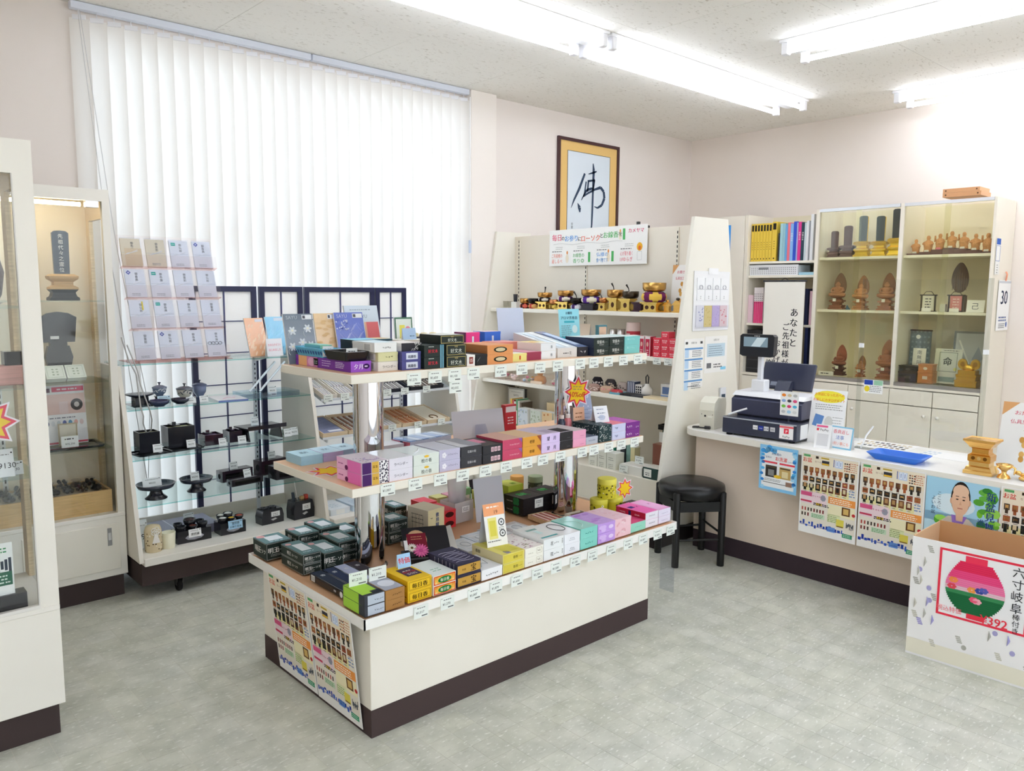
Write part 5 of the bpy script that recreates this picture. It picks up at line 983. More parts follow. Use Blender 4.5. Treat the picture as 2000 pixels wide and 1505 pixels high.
def ptag(label,x,y,z,w_=.05,h=.04,col=0xEEF1F2,rz=0,lean=12,txt=True,group='price cards on the altarware shelves'):
 t=thing('price_card',label,'price card',(x,y,z),rz,group);a=math.radians(lean)
 b=B('paper');b.T=Matrix.Rotation(-a,4,'X');b.box(-w_/2,w_/2,0,.001,0,h,col)
 b.lines((0,-.0005,h*.8),w_*.7,1,.01,.003,0x888888);b.text('¥'+str(random.choice((3960,6270,8250,4290,9130))),(0,-.0006,h*.42),h*.28,0x444444)if txt else None;b.rect((w_*.4,-.0005,h*.86),.005,.005,0x22222A);b.T=None;b.build('card',t)
 B('clear').box(-.012,.012,-.004,.03,0,.0015,0xF2F4F8).build('card_foot',t);return t
ptag('grey price card at the back of the top altarware shelf',1.455,4.70,S1,.05,.05)
ptag('pale blue price card behind the saucer dish on the top altarware shelf',1.53,4.60,S1,.07,.045,0xC9E2F2)
ptag('white price card before the cream bowl on the top altarware shelf',1.655,4.53,S1,.055,.036)
ptag('white price card before the grey blue bowl on the top altarware shelf',1.73,4.535,S1,.05,.036)
t=thing('altar_cloth','flat wrapped white altar cloth on the top altarware shelf','cloth',(1.87,4.53,S1),math.radians(-6));B('gloss').box(-.085,.085,-.10,.13,0,.012,0xE6E8F0,ym=0x6A80B8,zp=0xF0EEF2).build('pack',t);p=B('paper');p.tube([(-.04,-.03,.0128),(0,.02,.0128),(.03,-.02,.0128),(.05,.05,.0128)],.0012,0xC98AA0,n=4);p.build('print',t)
t=thing('acrylic_tray','long clear acrylic tray at the end of the top altarware shelf','tray',(2.13,4.48,S1));b=B('clear');b.box(-.17,.17,0,.003,0,.03,0xF0F6FA).box(-.17,.17,.20,.203,0,.03,0xF0F6FA).box(-.17,-.167,.003,.20,0,.03,0xF0F6FA).box(.167,.17,.003,.20,0,.03,0xF0F6FA).box(-.167,.167,.003,.20,0,.003,0xEAF2F8).build('body',t);p=B('paper');p.rect((.0,-.0006,.016),.032,.016,0xB8BECA);p.rect((.0,-.0008,.016),.026,.010,0x7A828E);p.build('label_sticker',t)
for k,(x,y)in enumerate(((2.01,4.55),(2.06,4.52))):
 b=B('plastic').tube([(x,y,S1+.036),(x+.20,y+.07,S1+.20)],.007,0xE8F2FA,n=4);b.build('acrylic_rod',None,('white acrylic rod slanting up from the clear tray, nearer the pane edge','white acrylic rod slanting up from the clear tray, second one')[k],'rod')
ptag('white price card standing on the clear acrylic tray',2.18,4.60,S1+.0035,.055,.05)
def lbox(label,x0,x1,y,d,z,h,col,open_=None,name='lacquer_box',knob=False,group=None,rz=0):
 t=thing(name,label,'box',((x0+x1)/2,y,z),rz,group);w_=(x1-x0)/2;b=B('lacquer')
 b.box(-w_,w_,0,.006,0,h,col).box(-w_,w_,d-.006,d,0,h,col).box(-w_,-w_+.006,.006,d-.006,0,h,col).box(w_-.006,w_,.006,d-.006,0,h,col).box(-w_+.006,w_-.006,.006,d-.006,0,.006,col).build('body',t)
 if open_:B('cloth').box(-w_+.006,w_-.006,.006,d-.006,h-.02,h-.012,open_).build('lining',t)
 if knob:B('lacquer').box(-w_*.5,w_*.1,d*.3,d*.95,h+.0005,h+.006,col).build('lid',t);B('lacquer').box(-.012-w_*.2,.008-w_*.2,d*.55,d*.65,h+.0065,h+.02,col).build('knob',t)
 return t
for nm,x,y in(('black flat tray under the first tall black box',1.432,4.475),('black flat tray under the second tall black box',1.615,4.5)):dish('lacquer_tray',nm,(x,y+.085,S2),math.radians(8),.20,.16,.008,0x1A1B22,.95,kind='lacquer')
lbox('tall black ash box with cord hanging into it, first on the second altarware shelf',1.365,1.475,4.53,.10,S2+.0115,.112,0x23232A,0xC9BC96)
lbox('tall black ash box with a lid ajar, beside the first one',1.532,1.682,4.57,.12,S2+.0115,.118,0x26262D,0xD9CFA6,knob=True)
lbox('low maroon black box with lid on the second altarware shelf',1.735,1.842,4.56,.11,S2,.062,0x33222E,0xA88AB0,knob=True)
lbox('smaller maroon black box beside the low one',1.885,1.965,4.57,.10,S2,.066,0x2E2230,None,knob=True)
ptag('white price card before the first tall black box',1.455,4.512,S2+.0105,.05,.045);ptag('white price card before the second tall black box',1.645,4.53,S2+.0105,.05,.045);ptag('white price card before the low maroon box',1.822,4.515,S2,.045,.045);ptag('white price card before the smaller maroon box',1.94,4.515,S2,.05,.045)
t=thing('low_table','small black lacquer offering table with curled ends on the second altarware shelf','table',(2.09,4.58,S2),math.radians(6))
B('lacquer').box(-.13,.13,-.07,.10,.072,.082,0x1C1C24,bev=.003).build('tabletop',t);b=B('lacquer').frame(-.13,.13,-.07,.10,.01,0,0,0)if False else None
for sx in(-.11,.11):B('lacquer').prism([(-.05,0),(.08,0),(.06,.0715),(-.03,.0715)],'x',sx-.006,sx+.006,0x1C1C24).build('leg',t)
B('lacquer').box(-.13,.13,-.073,-.0705,.07,.094,0x24242E).build('lip',t)
ptag('white price card on the black offering table',2.06,4.60,S2+.0825,.05,.055)
ptag('white price card beside the offering table',2.245,4.54,S2,.05,.05);ptag('second white price card beside the offering table',2.30,4.56,S2,.05,.05)
t=thing('glass_offcuts','loose clear acrylic plates lying at the end of the second altarware shelf','acrylic plate',(2.255,4.66,S2));B('clear').box(-.07,.08,-.05,.10,0,.004,0xDDE6E0).build('plate',t);b=B('clear');b.T=Matrix.Rotation(.35,4,'Z');b.box(-.06,.08,-.03,.06,.0045,.0085,0xDDE6E0);b.T=None;b.build('plate',t)
def tazza(label,x,y,r_,h,dishh):
 t=thing('footed_dish',label,'dish',(x,y,S3),0,'black footed offering dishes')
 B('lacquer').lathe([(r_*.56,0),(r_*.58,.004),(r_*.36,h*.28),(r_*.28,h*.55),(r_*.32,h*.66)],n=28,col=0x20222C).build('foot',t)
 B('lacquer').lathe([(r_*.32,h*.66),(r_*.9,h*.74),(r_,h),(r_*.97,h),(r_*.88,h*.82),(.0001,h*.78)],n=32,col=0x262A3A).build('dish',t)
tazza('black footed offering dish with a wide price card across it',1.43,4.50,.102,.085,0);tazza('black footed offering dish seen open, next to the carved blocks',1.66,4.52,.092,.078,0)
ptag('wide white price card on the first footed dish',1.415,4.505,S3+.0675,.10,.05,lean=16);ptag('white price card on the second footed dish',1.655,4.52,S3+.062,.05,.05)
def sleeve(label,x0,x1,y,d,h,z,rz,hole=True,col=0x30242E):
 t=thing('incense_stand',label,'stand',((x0+x1)/2,y,z),rz,'black incense stands');w_=(x1-x0)/2;b=B('lacquer')
 b.box(-w_,w_,0,d,h*.72,h,col).box(-w_,w_,0,d,0,h*.16,col).box(-w_,-w_+.02,0,d,h*.16,h*.72,col).box(w_-.02,w_,0,d,h*.16,h*.72,col).build('body',t)
 q=B('lacquer');q.frame(-.0,.0,0,0,0,0,0,0)if False else q.box(-w_+.02,w_-.02,d*.45,d*.55,h*.16,h*.72,0x14141A);q.build('inner_plate',t)
 p=B('paper');p.disc((-w_-.0006,d*.5,h*.5),d*.22,h*.24,0x101014,u=(0,-1,0),n=10);p.build('opening',t);return t
sleeve('long black incense stand with slot, rear one of the third altarware shelf',1.845,2.045,4.61,.075,.068,S3,math.radians(6));sleeve('low black incense stand with long slot at the front of the third shelf',1.845,2.05,4.475,.06,.04,S3,math.radians(6),col=0x251F28)
sleeve('taller maroon incense stand at the back of the third shelf',2.105,2.285,4.64,.09,.09,S3,math.radians(10),col=0x3A2630);sleeve('black incense stand with round hole beside the partition',2.12,2.25,4.46,.10,.078,S3,math.radians(4),col=0x26222A)
ptag('white price card on the rear long incense stand',1.93,4.63,S3+.0685,.05,.045);ptag('white price card on the low slotted incense stand',1.955,4.49,S3+.0405,.05,.05,rz=.2);ptag('white price card on the taller maroon stand',2.20,4.68,S3+.0905,.05,.045)
b=B('paper').box(-.06,.06,-.04,.04,0,.004,0xB8B6BC);b.build('notice_card',None,'grey card lying flat beside the round holed stand','card',loc=(2.30,4.42,S3+.0005))
t=thing('brocade_bag','cylindrical cream brocade urn cover with white tassel, first on the deck','urn cover',(1.372,4.40,SD))
B('cloth').lathe([(.042,0),(.044,.02),(.044,.115),(.036,.14),(.0001,.15)],n=22,col=0xD9C9A6).build('body',t);p=B('cloth')
rr=random.Random(5)
for k in range(40):a=rr.uniform(PI*.8,2.1*PI);zz=rr.uniform(.005,.11);p.disc((.0448*math.cos(a),.0448*math.sin(a),zz),.004,.004,rr.choice((0x4A3A2A,0xF0E8D8,0x8A7450)),(-math.sin(a),math.cos(a),0),n=6)
p.build('brocade_pattern',t,kind='stuff')
b=B('cloth')
for k in range(5):b.tube([(.012*math.cos(k*1.26)+.012*math.cos(s_),-.046,.118+.012*math.sin(k*1.26)+.012*math.sin(s_))for s_ in[2*PI*j/10 for j in range(10)]],.0025,0xF4F0E8,n=5,closed=True)
b.prism([(-.007,.105),(.007,.105),(.020,.055),(-.020,.055)],'y',-.051,-.045,0xF2EEE8);b.build('tassel',t)
B('plastic').lathe([(.033,0),(.038,.088),(.036,.088),(.031,.012),(.0001,.01)],n=24,col=0xEDE9CE).build('paper_cup',None,'plain cream paper cup beside the brocade urn cover','cup',loc=(1.453,4.405,SD))
t=thing('pale_box','large flat grey violet box lying at the back of the deck','box',(1.60,4.62,SD));B('card').box(-.19,.19,-.09,.17,0,.05,0x8E8CA0,zp=0xA6A4BA).build('body',t);p=B('paper');p.rect((-.05,.04,.0505),.008,.26,0xE0E0EA,v=(0,1,0));p.build('ribbon',t)
bowl('small white porcelain saucer on a tag at the back of the deck',1.385,4.55,SD,.03,.11,0xDDDDE6,name='water_cup',cat='cup')
def oset(label,x,y,w_,h,nb,tops):
 t=thing('offering_set',label,'offering set',(x,y,SD));b=B('lacquer');b.box(-w_/2,w_/2,0,.10,0,.006,0x16161C).box(-w_/2,w_/2,0,.005,.006,h,0x1A1A22).box(-w_/2,w_/2,.095,.10,.006,h,0x1A1A22).box(-w_/2,-w_/2+.005,.005,.095,.006,h,0x1A1A22).box(w_/2-.005,w_/2,.005,.095,.006,h,0x1A1A22).box(-w_/2+.005,w_/2-.005,.005,.095,h-.008,h,0x1C1C24).build('tray_box',t)
 p=B('paper');p.disc((0,-.0008,h*.42),w_*.28,h*.24,0xA8A8B2,n=8);p.build('print',t)
 for k,(dx,dy,r_,hh,c)in enumerate(tops):
  q=B('lacquer').lathe([(r_*.6,0),(r_*.62,.004),(r_*.9,hh*.5),(r_,hh),(r_*.94,hh),(r_*.8,hh*.6),(.0001,hh*.55)],(dx,dy,h+.0005),18,0x1E1E26);q.build('bowl',t)
  if c:B('cloth').ball((dx,dy,h+hh*.85),r_*.8,r_*.8,hh*.25,c,n=10,m=6).build('food',t)
 return t
oset('black offering table set with stacked small lacquer bowls and white card',1.60,4.415,.19,.07,5,((-.06,.03,.026,.024,None),(-.065,.075,.026,.03,None),(.0,.07,.036,.045,0x4A3A3C),(.0,.025,.024,.02,0x6A3A30),(.06,.03,.026,.028,None),(.06,.075,.024,.03,None)))
oset('black offering table set with coloured model food and blue card',1.825,4.415,.15,.07,5,((-.05,.03,.026,.028,0xE6E2DE),(-.045,.075,.024,.035,0xEDE9E4),(.0,.075,.028,.04,0xE9E6E2),(.0,.03,.022,.022,0xE3BC4A),(.05,.035,.026,.026,0xC86A5A)))
t=ptag('white handwritten card on the first offering set',1.60,4.405,SD+.03,.07,.045,0xF4F5F6,lean=6,txt=False);p=B('paper');p.text('霊供膳',(0,-.0009,.018),.016,0x222222);p.build('print',t)
t=ptag('pale blue handwritten card on the second offering set',1.835,4.405,SD+.03,.085,.05,0xA9D4F0,lean=6,txt=False);p=B('paper');p.text('霊供膳',(0,-.0009,.034),.015,0x2A3A5A);p.text('お飾り見本',(0,-.0009,.014),.014,0x2A3A5A);p.build('print',t)
ptag('white price card at the back of the deck on the flat box',1.66,4.66,SD+.0505,.06,.05);ptag('white price card behind the brocade urn cover',1.375,4.46,SD+.113,.06,.045)if False else ptag('white price card behind the brocade urn cover',1.345,4.47,SD,.055,.16)
def holder(label,x,y,w_,d,h,rim,extra):
 t=thing('incense_holder',label,'holder',(x,y,SD),math.radians(4));pr=[(-w_/2,0),(w_/2,0),(w_/2*1.02,h*.5),(w_/2*.88,h*.93),(w_/2*.8,h),(-w_/2*.8,h),(-w_/2*.88,h*.93),(-w_/2*1.02,h*.5)]
 B('gloss').prism(pr,'y',0,d,0x2A2A30).build('body',t);p=B('paper');p.rect((w_*.12,-.0008,h*.64),w_*.4,h*.34,0xE8EAEA);p.lines((w_*.12,-.0012,h*.66),w_*.25,2,.01,.004,0x777777);p.poly([(-w_*.1,-.0008,h*.3),(w_*.1,-.0008,h*.38),(w_*.2,-.0008,h*.3),(.0,-.0008,h*.2)],0xB8B8B8);p.build('label_sticker',t)
 if rim:
  for dx in(-.04,.02):B('gloss').lathe([(.022,h+.0005),(.024,h+.008),(.02,h+.008),(.0001,h+.003)],(dx,d*.5,0),18,0x202026).build('cup_rim',t)
 if extra:
  B('plastic').tube([(-.045,d*.5,h),(-.05,d*.5,h+.05)],.010,0x2E3A46,n=10).build('lighter',t);B('plastic').tube([(-.02,d*.5,h),(-.05,d*.5-.02,h+.125)],.003,0xE6E2DC,n=6).build('stick',t);B('gloss').box(.03,.05,d*.35,d*.6,h,h+.024,0xE2564A).build('match_box',t);B('gloss').box(.0,.022,d*.35,d*.6,h,h+.018,0xD9B078).build('match_box',t)
 return t
holder('dark smoked plastic incense holder with two round cups on the deck',2.09,4.455,.145,.08,.09,True,False)
holder('taller dark smoked holder filled with a lighter and matches on the deck',2.285,4.43,.14,.09,.115,False,True)
B('plastic').tube([(1.262,4.40,1.40),(1.295,4.41,1.28),(1.335,4.43,1.20),(1.35,4.43,1.02),(1.365,4.44,.97),(1.38,4.50,.92),(1.41,4.55,.858),(1.435,4.55,.87),(1.42,4.48,.94),(1.40,4.435,.99),(1.355,4.43,1.14),(1.34,4.42,1.22),(1.285,4.39,1.36)],.0035,0xC4C2C2,n=6).build('looped_wire',None,'thin grey cord looped down into the first tall black box','cord')
# ---------------------------------------------------------------- envelope rack on the top glass shelf
ER=thing('envelope_rack','clear tiered acrylic rack of condolence envelopes before the blinds','rack',(1.64,4.545,1.2455));la=math.radians(16.6);RM=Matrix.Translation((0,0,.016))@Matrix.Rotation(-la,4,'X');RE=Matrix.Rotation(-la,4,'X')
b=B('clear');b.T=RM;b.box(-.27,.26,.045,.048,0,.73,0xFEFCFC);b.T=None;b.build('back_plate',ER)
for k in range(4):
 b=B('clear');b.T=RM;b.box(-.27,.26,.0,.002,.0+.178*k,.07+.178*k,0xFEFCFC);b.box(-.27,.26,.002,.045,.178*k,.178*k+.003,0xFBECEA);b.T=None;b.build('pocket',ER)
B('clear').box(-.28,.27,.0,.26,0,.003,0xF2D6D4).build('foot_plate',ER)
ENV=['white condolence envelope in cellophane, {} of the {} row of the rack']
rows=['lowest','second','third','top'];cols=['first','second','third','fourth']
extra=[['plain','blue crested','ribboned','large knotted'],['yellow slipped','teal stickered','cloudy','black inked'],['blue crested','teal stickered','pale','striped'],['tan wrapped','cream','teal stickered','crested']]
for j in range(4):
 for i in range(4):
  x=1.64-.205+.132*i;hz=.178*j+.004
  y=4.545+.020*math.cos(la)+hz*math.sin(la);z=1.2615+hz*math.cos(la)-.020*math.sin(la)
  t=thing('condolence_envelope',extra[j][i]+' white condolence envelope, '+cols[i]+' in the '+rows[j]+' row of the acrylic rack','envelope',(x,y,z),0,'condolence envelopes in the acrylic rack');h=.164;w_=.105;hw=w_/2
  c=0xEEF1FA if(j,i)not in((3,0),(3,1))else 0xEADFC8
  b=B('paper');b.T=RE;b.box(-hw,hw,0,.010,0,h,c);b.T=None;b.build('envelope',t)
  p=B('paper');p.T=RE;E=-.0008
  p.rect((0,E,h*.5),w_*.96,.0012,0xB8BCCC);p.vtext(['御霊前','御仏前','御香典','御布施'][(i+j)%4],(.008,E,h*.84),.016,0x4A4C58)
  if 'teal' in extra[j][i]:p.rect((-.03,E,h*.86),.024,.018,0x2FB4A8);p.lines((-.03,E-.0003,h*.86),.018,1,.01,.004,0xD8F4F0)
  if 'crest' in extra[j][i]:p.disc((-.032,E,h*.88),.013,.013,0x5A66B4,n=4);p.disc((-.032,E-.0002,h*.88),.006,.006,0xD8DCF0,n=4)
  if 'yellow' in extra[j][i]:p.rect((.018,E,h*.8),.008,.05,0xF0DC5A)
  if 'tan' in extra[j][i]:p.rect((.01,E-.0003,h*.35),.09,.10,0xE3CFB0)
  for k in range(4):p.tube([(-.04+.006*k,E,h*(.42+.02*k)),(-.01+.01*k,E-.002,h*(.47+.02*k)),(.035,E,h*(.62-.02*k))],.0008,0xF6F7FB,n=4)
  if(j,i)==(0,3):
   for k in range(4):p.tube([(-.035+.02*k+.011*math.cos(s_),E-.001,h*.5+.009*math.sin(s_))for s_ in[2*PI*q/10 for q in range(10)]],.0012,0x3A3E4E,n=4,closed=True)
  p.lines((0,E,h*.14),w_*.5,2,.008,.003,0x8A8E9C);p.T=None;p.build('print',t)
  b=B('clear');b.T=RE;b.box(-hw-.004,hw+.004,-.0045,-.0035,0,h+.006,0xFBFCFE);b.T=None;b.build('cellophane',t)
catalog('peach leaf patterned catalogue on the top glass shelf',2.115,4.62,.13,.24,0xEBB48C,lambda p,w_,h:([p.disc((w_*random.uniform(-.42,.42),-.0008-.00001*k,h*random.uniform(.05,.8)),.016,.006,0xF4D4B8,u=(.5,0,.85),v=(-.85,0,.5),n=8)for k in range(26)],p.rect((w_*.25,-.0009,h*.93),w_*.4,h*.07,0xE6E8F0)),math.radians(8),16,1.2455,group='catalogues on the top glass shelf')
catalog('sky blue catalogue on the top glass shelf',2.255,4.635,.13,.245,0x86C8EA,lambda p,w_,h:([p.disc((w_*random.uniform(-.42,.42),-.0008-.00001*k,h*random.uniform(.05,.75)),.016,.006,0x9AD4F0,u=(.5,0,.85),v=(-.85,0,.5),n=8)for k in range(20)],p.rect((w_*.22,-.0009,h*.93),w_*.5,h*.08,0xD8E6F4)),math.radians(6),16,1.2455,group='catalogues on the top glass shelf')
tent_card('gift_card','white cloud edged card with pink lettering before the catalogues',2.19,4.565,1.2455,.11,.108,math.radians(6),0xF1F1F6,lambda p,w_,h:(p.text('カタログギフト',(0,-.0006,h*.64),h*.17,0xE2587A,width=w_*.8),p.text('はじめました',(0,-.0006,h*.36),h*.17,0xE2587A,width=w_*.75)),10)
tent_card('gift_card','white card with light blue border beside the cloud edged one',2.315,4.575,1.2455,.085,.10,math.radians(-6),0x8CCBE8,lambda p,w_,h:(p.rect((0,-.0005,h*.5),w_*.86,h*.86,0xF2F2F4),p.text('香典返し',(0,-.0008,h*.76),h*.16,0xE25068,width=w_*.7),p.text('法事',(0,-.0008,h*.5),h*.17,0x3A6AB8,width=w_*.4),p.text('お祝い事にも',(0,-.0008,h*.22),h*.15,0xF09A8A,width=w_*.72)),10)
# ---------------------------------------------------------------- tilted bead trays in the second unit
def tilt_row(y0,z0,ang,ln,name_x):
 a=math.radians(ang);t=thing('tilted_shelf','tilted glass shelf carrying bead trays, '+name_x,'shelf',(2.95,y0,z0),0,'tilted bead shelves',rx=a)
 B('clear').box(-.535,.53,0,ln,-.006,0,0xF2F6F8).build('plate',t);B('plastic').box(-.535,.53,-.004,0,-.008,.008,0xE6EAF0).build('front_lip',t)
 for x in(-.5,.5):B('plastic').box(x-.004,x+.004,.0,ln+.02,-.03,-.0065,0xDADDE4).build('arm',t)
def bead_tray(label,x0,x1,y0,z0,ang,d,kind_,rim=0xE9D3B2):
 t=thing('bead_tray',label,'tray',((x0+x1)/2,y0+.008,z0+.002),0,'tilted bead trays',rx=math.radians(ang));w_=(x1-x0)/2-.003;b=B('wood')
 b.box(-w_,w_,0,d,.0005,.005,rim).box(-w_,w_,0,.006,.005,.03,rim).box(-w_,w_,d-.006,d,.005,.03,rim).box(-w_,-w_+.006,.006,d-.006,.005,.03,rim).box(w_-.006,w_,.006,d-.006,.005,.03,rim).build('body',t)
 if kind_=='grey':B('cloth').box(-w_+.008,w_-.008,.008,d-.008,.0055,.024,0x8C92B0,bev=.003).build('cloth_pad',t);p=B('paper');[p.rect((0,d*(.2+.14*k),.0245),w_*1.6,.002,0x6A7090,u=(.95,.3,0),v=(-.3,.95,0))for k in range(5)];p.rect((.02,d*.15,.0247),.09,.03,0xE8EAF0,v=(0,1,0));p.build('print',t)
 elif kind_=='plain':
  B('card').box(-w_+.008,w_-.008,.008,d-.008,.0055,.024,0xE9DDC6,bev=.002).build('lid',t);B('gloss').tube([(.03*math.cos(a),d*.22+.03*math.sin(a),.027)for a in[PI*k/10 for k in range(-3,14)]],.004,0x7A5A3A,n=6).build('bead_loop',t)
 else:
  n,cs,hh=kind_
  for k in range(n):
   x=-w_+.012+(2*w_-.024)*(k+.5)/n;bw=(w_-.012)/n*.72
   for q in(0,1):B('gloss').tube([(x,.014+q*(d*.48),.0125),(x,d*.46+q*(d*.48),.0125)],min(bw,.0065)if hh=='b' else bw,cs[k%len(cs)],n=6 if hh=='b' else 4).build('bead_strand' if hh=='b' else 'bead_case',t)
 return t
tilt_row(4.425,.965,17,.36,'upper one');tilt_row(4.415,.722,11,.37,'lower one')
W2=(0xECE6E8,0xDCD8E0)
bead_tray('upper tilted tray of white bead cases nearest the altarware unit',2.43,2.535,4.425,.965,17,.30,(5,W2,'c'),0xEDE6DC)
bead_tray('upper tilted tray of white bead cases behind the first post',2.54,2.69,4.425,.965,17,.30,(6,W2,'c'),0xEDE6DC)
bead_tray('upper tilted tray of pale bead cases right of the first post',2.70,2.86,4.425,.965,17,.29,(7,(0xE6E6EE,0x9AA4C8),'c'),0x2E3040)
bead_tray('upper tilted dark tray of silver bead strands',2.865,3.09,4.425,.965,17,.29,(9,(0xD8D4D4,0xB0A8A8),'b'),0x2A2C3A)
bead_tray('upper tilted dark tray of brown bead strands at the end panel',3.095,3.38,4.425,.965,17,.29,(9,(0x9A8A80,0xC8BEB4),'b'),0x26262E)
bead_tray('lower tilted tray with grey patterned cloth pad',2.42,2.60,4.415,.722,11,.32,'grey')
bead_tray('lower tilted tray of brown and white strands behind the first post',2.605,2.83,4.415,.722,11,.32,(9,(0xF0E6DE,0x9A6A54),'b'))
bead_tray('lower tilted tray of white porcelain bead cases',2.835,3.015,4.415,.722,11,.32,(6,(0xF0EEEE,0xE2E2E6),'c'))
bead_tray('lower tilted tray of copper brown bead strands in dark frame',3.02,3.225,4.415,.722,11,.34,(8,(0xC87A4A,0xE0A878),'b'))
bead_tray('lower tilted tray with closed cream lid and bead loop',3.23,3.43,4.415,.722,11,.32,'plain')
for i,(x,z,nm)in enumerate(((2.46,.962,'first upper bead tray'),(2.58,.962,'second upper bead tray'),(2.76,.962,'third upper bead tray'),(2.90,.962,'silver strand tray'),(3.04,.962,'silver strand tray, far corner'),(3.22,.962,'brown strand tray'),(2.93,.722,'porcelain bead tray'),(3.14,.722,'copper strand tray'),(3.34,.722,'cream lidded tray'))):
 price_tag('white price tag on the front of the '+nm,x,4.415 if z>.9 else 4.405,z-.01,PR[i],grp='price tags on the bead trays',s=.95)
for k,(x,c,nm)in enumerate(((2.50,0xE8F0F6,'white'),(2.66,0xCFE0EE,'pale blue'))):
 carton('gift_box',nm+' flat box with price card on the deck of the bead unit',x-.07,x+.07,4.36,.22,.2325,.04,c,None,c,lambda b,w_,h,d:(fr(b,.0,h*.5,.06,.03,0xF4F6F4),b.lines((0,d*.5,h+.0005),.08,3,.03,.006,0x9AB8D0,v=(0,1,0))))
# ---------------------------------------------------------------- inside the showcases
def tablet(label,x,y,z,h,w_,col,gold,base='lotus',name='spirit_tablet',txt=None,rz=0,kind='lacquer',gk='gold',group=None,tz=0xE6E6E2):
 t=thing(name,label,'tablet',(x,y,z),rz,group);hb=h*.38
 b=B(gk);pr=[(w_*.95,0),(w_*.95,hb*.10),(w_*.8,hb*.16),(w_*.72,hb*.3),(w_*.9,hb*.42),(w_*.9,hb*.5),(w_*.62,hb*.58),(w_*.62,hb*.7),(w_*.92,hb*.82),(w_*.96,hb*.92),(w_*.7,hb)]
 for k in range(len(pr)-1):
  a,c=pr[k],pr[k+1];vs=[(s1*q,s2*q*.62,zz)for q,zz in(a,c)for s1,s2 in((-1,-1),(1,-1),(1,1),(-1,1))]
  b.add(vs,[(i,(i+1)%4,4+(i+1)%4,4+i)for i in range(4)],gold if k>3 or base!='black' else 0x1C1A1C)
 b.add([(s1*pr[-1][0],s2*pr[-1][0]*.62,hb)for s1,s2 in((-1,-1),(1,-1),(1,1),(-1,1))],[(0,1,2,3)],gold);b.build('pedestal',t)
 o=[(-w_/2,hb+.0005),(w_/2,hb+.0005),(w_/2*1.08,h-.012),(w_*.36,h-.002),(0,h),(-w_*.36,h-.002),(-w_/2*1.08,h-.012)]
 B(kind).prism(o,'y',-.008,.008,col,side=gold if gk=='gold' and base!='black' else col).build('plaque',t)
 if txt:p=B('paper');p.vtext(txt,(0,-.0086,h-.028),w_*.34,tz,step=(h-hb-.05)/(len(txt)-1)/(w_*.34));p.build('lettering',t)
 return t
tablet('black spirit tablet with white vertical writing on a wooden lotus stand',1.05,4.60,1.5875,.355,.072,0x17171D,0xD8B27A,base='black',txt='先祖代々之霊位',gk='wood')
CBY=4.47
for z in(1.587,1.168,.815):B('clear').box(-.42,.42,.03,.35,z-.006,z,0xF4FAF8).build('glass_shelf',CB)
for z in(1.587,1.168,.815):B('metal').prism([(.10,z-.007),(.365,z-.007),(.365,z-.05)],'x',-.022,-.018,0xC9C6C0).build('shelf_bracket',CB)
t=thing('lacquer_stand','black fan topped lacquer memorial stand behind the white boxes','stand',(1.035,4.70,1.1685))
b=B('lacquer');b.box(-.075,.075,-.05,.05,0,.02,0x17171B).box(-.06,.06,-.04,.04,.02,.05,0x1B1B20).build('base',t);B('lacquer').prism([(-.05,.05),(.05,.05),(.065,.12),(.05,.18),(-.05,.18),(-.065,.12)],'y',-.02,.02,0x17171B).build('body',t)
B('lacquer').prism([(-.075,.20),(.075,.20),(.088,.33),(.05,.352),(0,.36),(-.05,.352),(-.088,.33)],'y',-.03,-.012,0x1A1A1F).build('fan_top',t);B('paper').rect((-.02,-.031,.225),.04,.016,0xE8E8E8).build('label_sticker',t);B('lacquer').box(-.04,.04,-.02,.02,.18,.2,0x17171B).build('neck',t)
for k in range(2):catalog(('white patterned box leaning at the front of the showcase shelf, first of two','white patterned box leaning at the front of the showcase shelf, second of two')[k],.985+.095*k,4.54,.09,.085,0xE7ECE2,lambda p,w_,h:([p.disc((w_*.18*(i-.5)*1.2,-.0008,h*(.3+.2*j)),.006,.005,0xA8B4A0,n=6)for i in range(2)for j in range(3)],p.frame(-w_*.4,w_*.4,h*.1,h*.9,.001,-.0012,-.0006,0xB4C0AC)),0,42,1.1905,th=.03,name='incense_box',group='white patterned boxes in the showcase')
def c_pk(p,w_,h):
 p.rect((0,-.0008,h*.5),w_*.98,h*.98,0xF3F1F4);p.rect((w_*.12,-.0011,h*.93),w_*.72,h*.08,0xE04A72);p.lines((w_*.12,-.0014,h*.93),w_*.5,1,.01,.008,0xFBE8EE);p.rect((-w_*.36,-.0011,h*.92),w_*.16,h*.07,0x6A3A5A);p.rect((0,-.0011,h*.68),w_*.98,h*.34,0xEBCBC4);p.disc((w_*.3,-.0016,h*.66),w_*.14,h*.1,0x3A3436);p.disc((w_*.3,-.0019,h*.66),w_*.06,h*.045,0xD8D0CC);p.rect((0,-.0014,h*.62),w_*.2,h*.2,0xF0D8D6)
 for k in range(7):p.disc((w_*(-.4+.13*k),-.0012,h*.36),w_*.045,h*.045,(0x3A4A8A,0xE0E2E8,0xC9D0D6,0x4A5AA0,0x5A9AC8,0xE8B0A8,0xE6CCCC)[k])
 p.lines((0,-.0012,h*.45),w_*.7,1,.01,.006,0x8A8A96);p.rect((0,-.0011,h*.03),w_*.98,h*.03,0xD8566A)
catalog('pink topped leaflet of small urns standing in the showcase',1.04,4.66,.21,.315,0xF3F1F4,c_pk,0,7,.8265,th=.003,name='leaflet',group=None)
dish('lacquer_tray','black lacquer tray on the lower shelf of the showcase',(1.04,4.63,.8155),0,.31,.22,.010,0x17171C,.97,kind='lacquer')
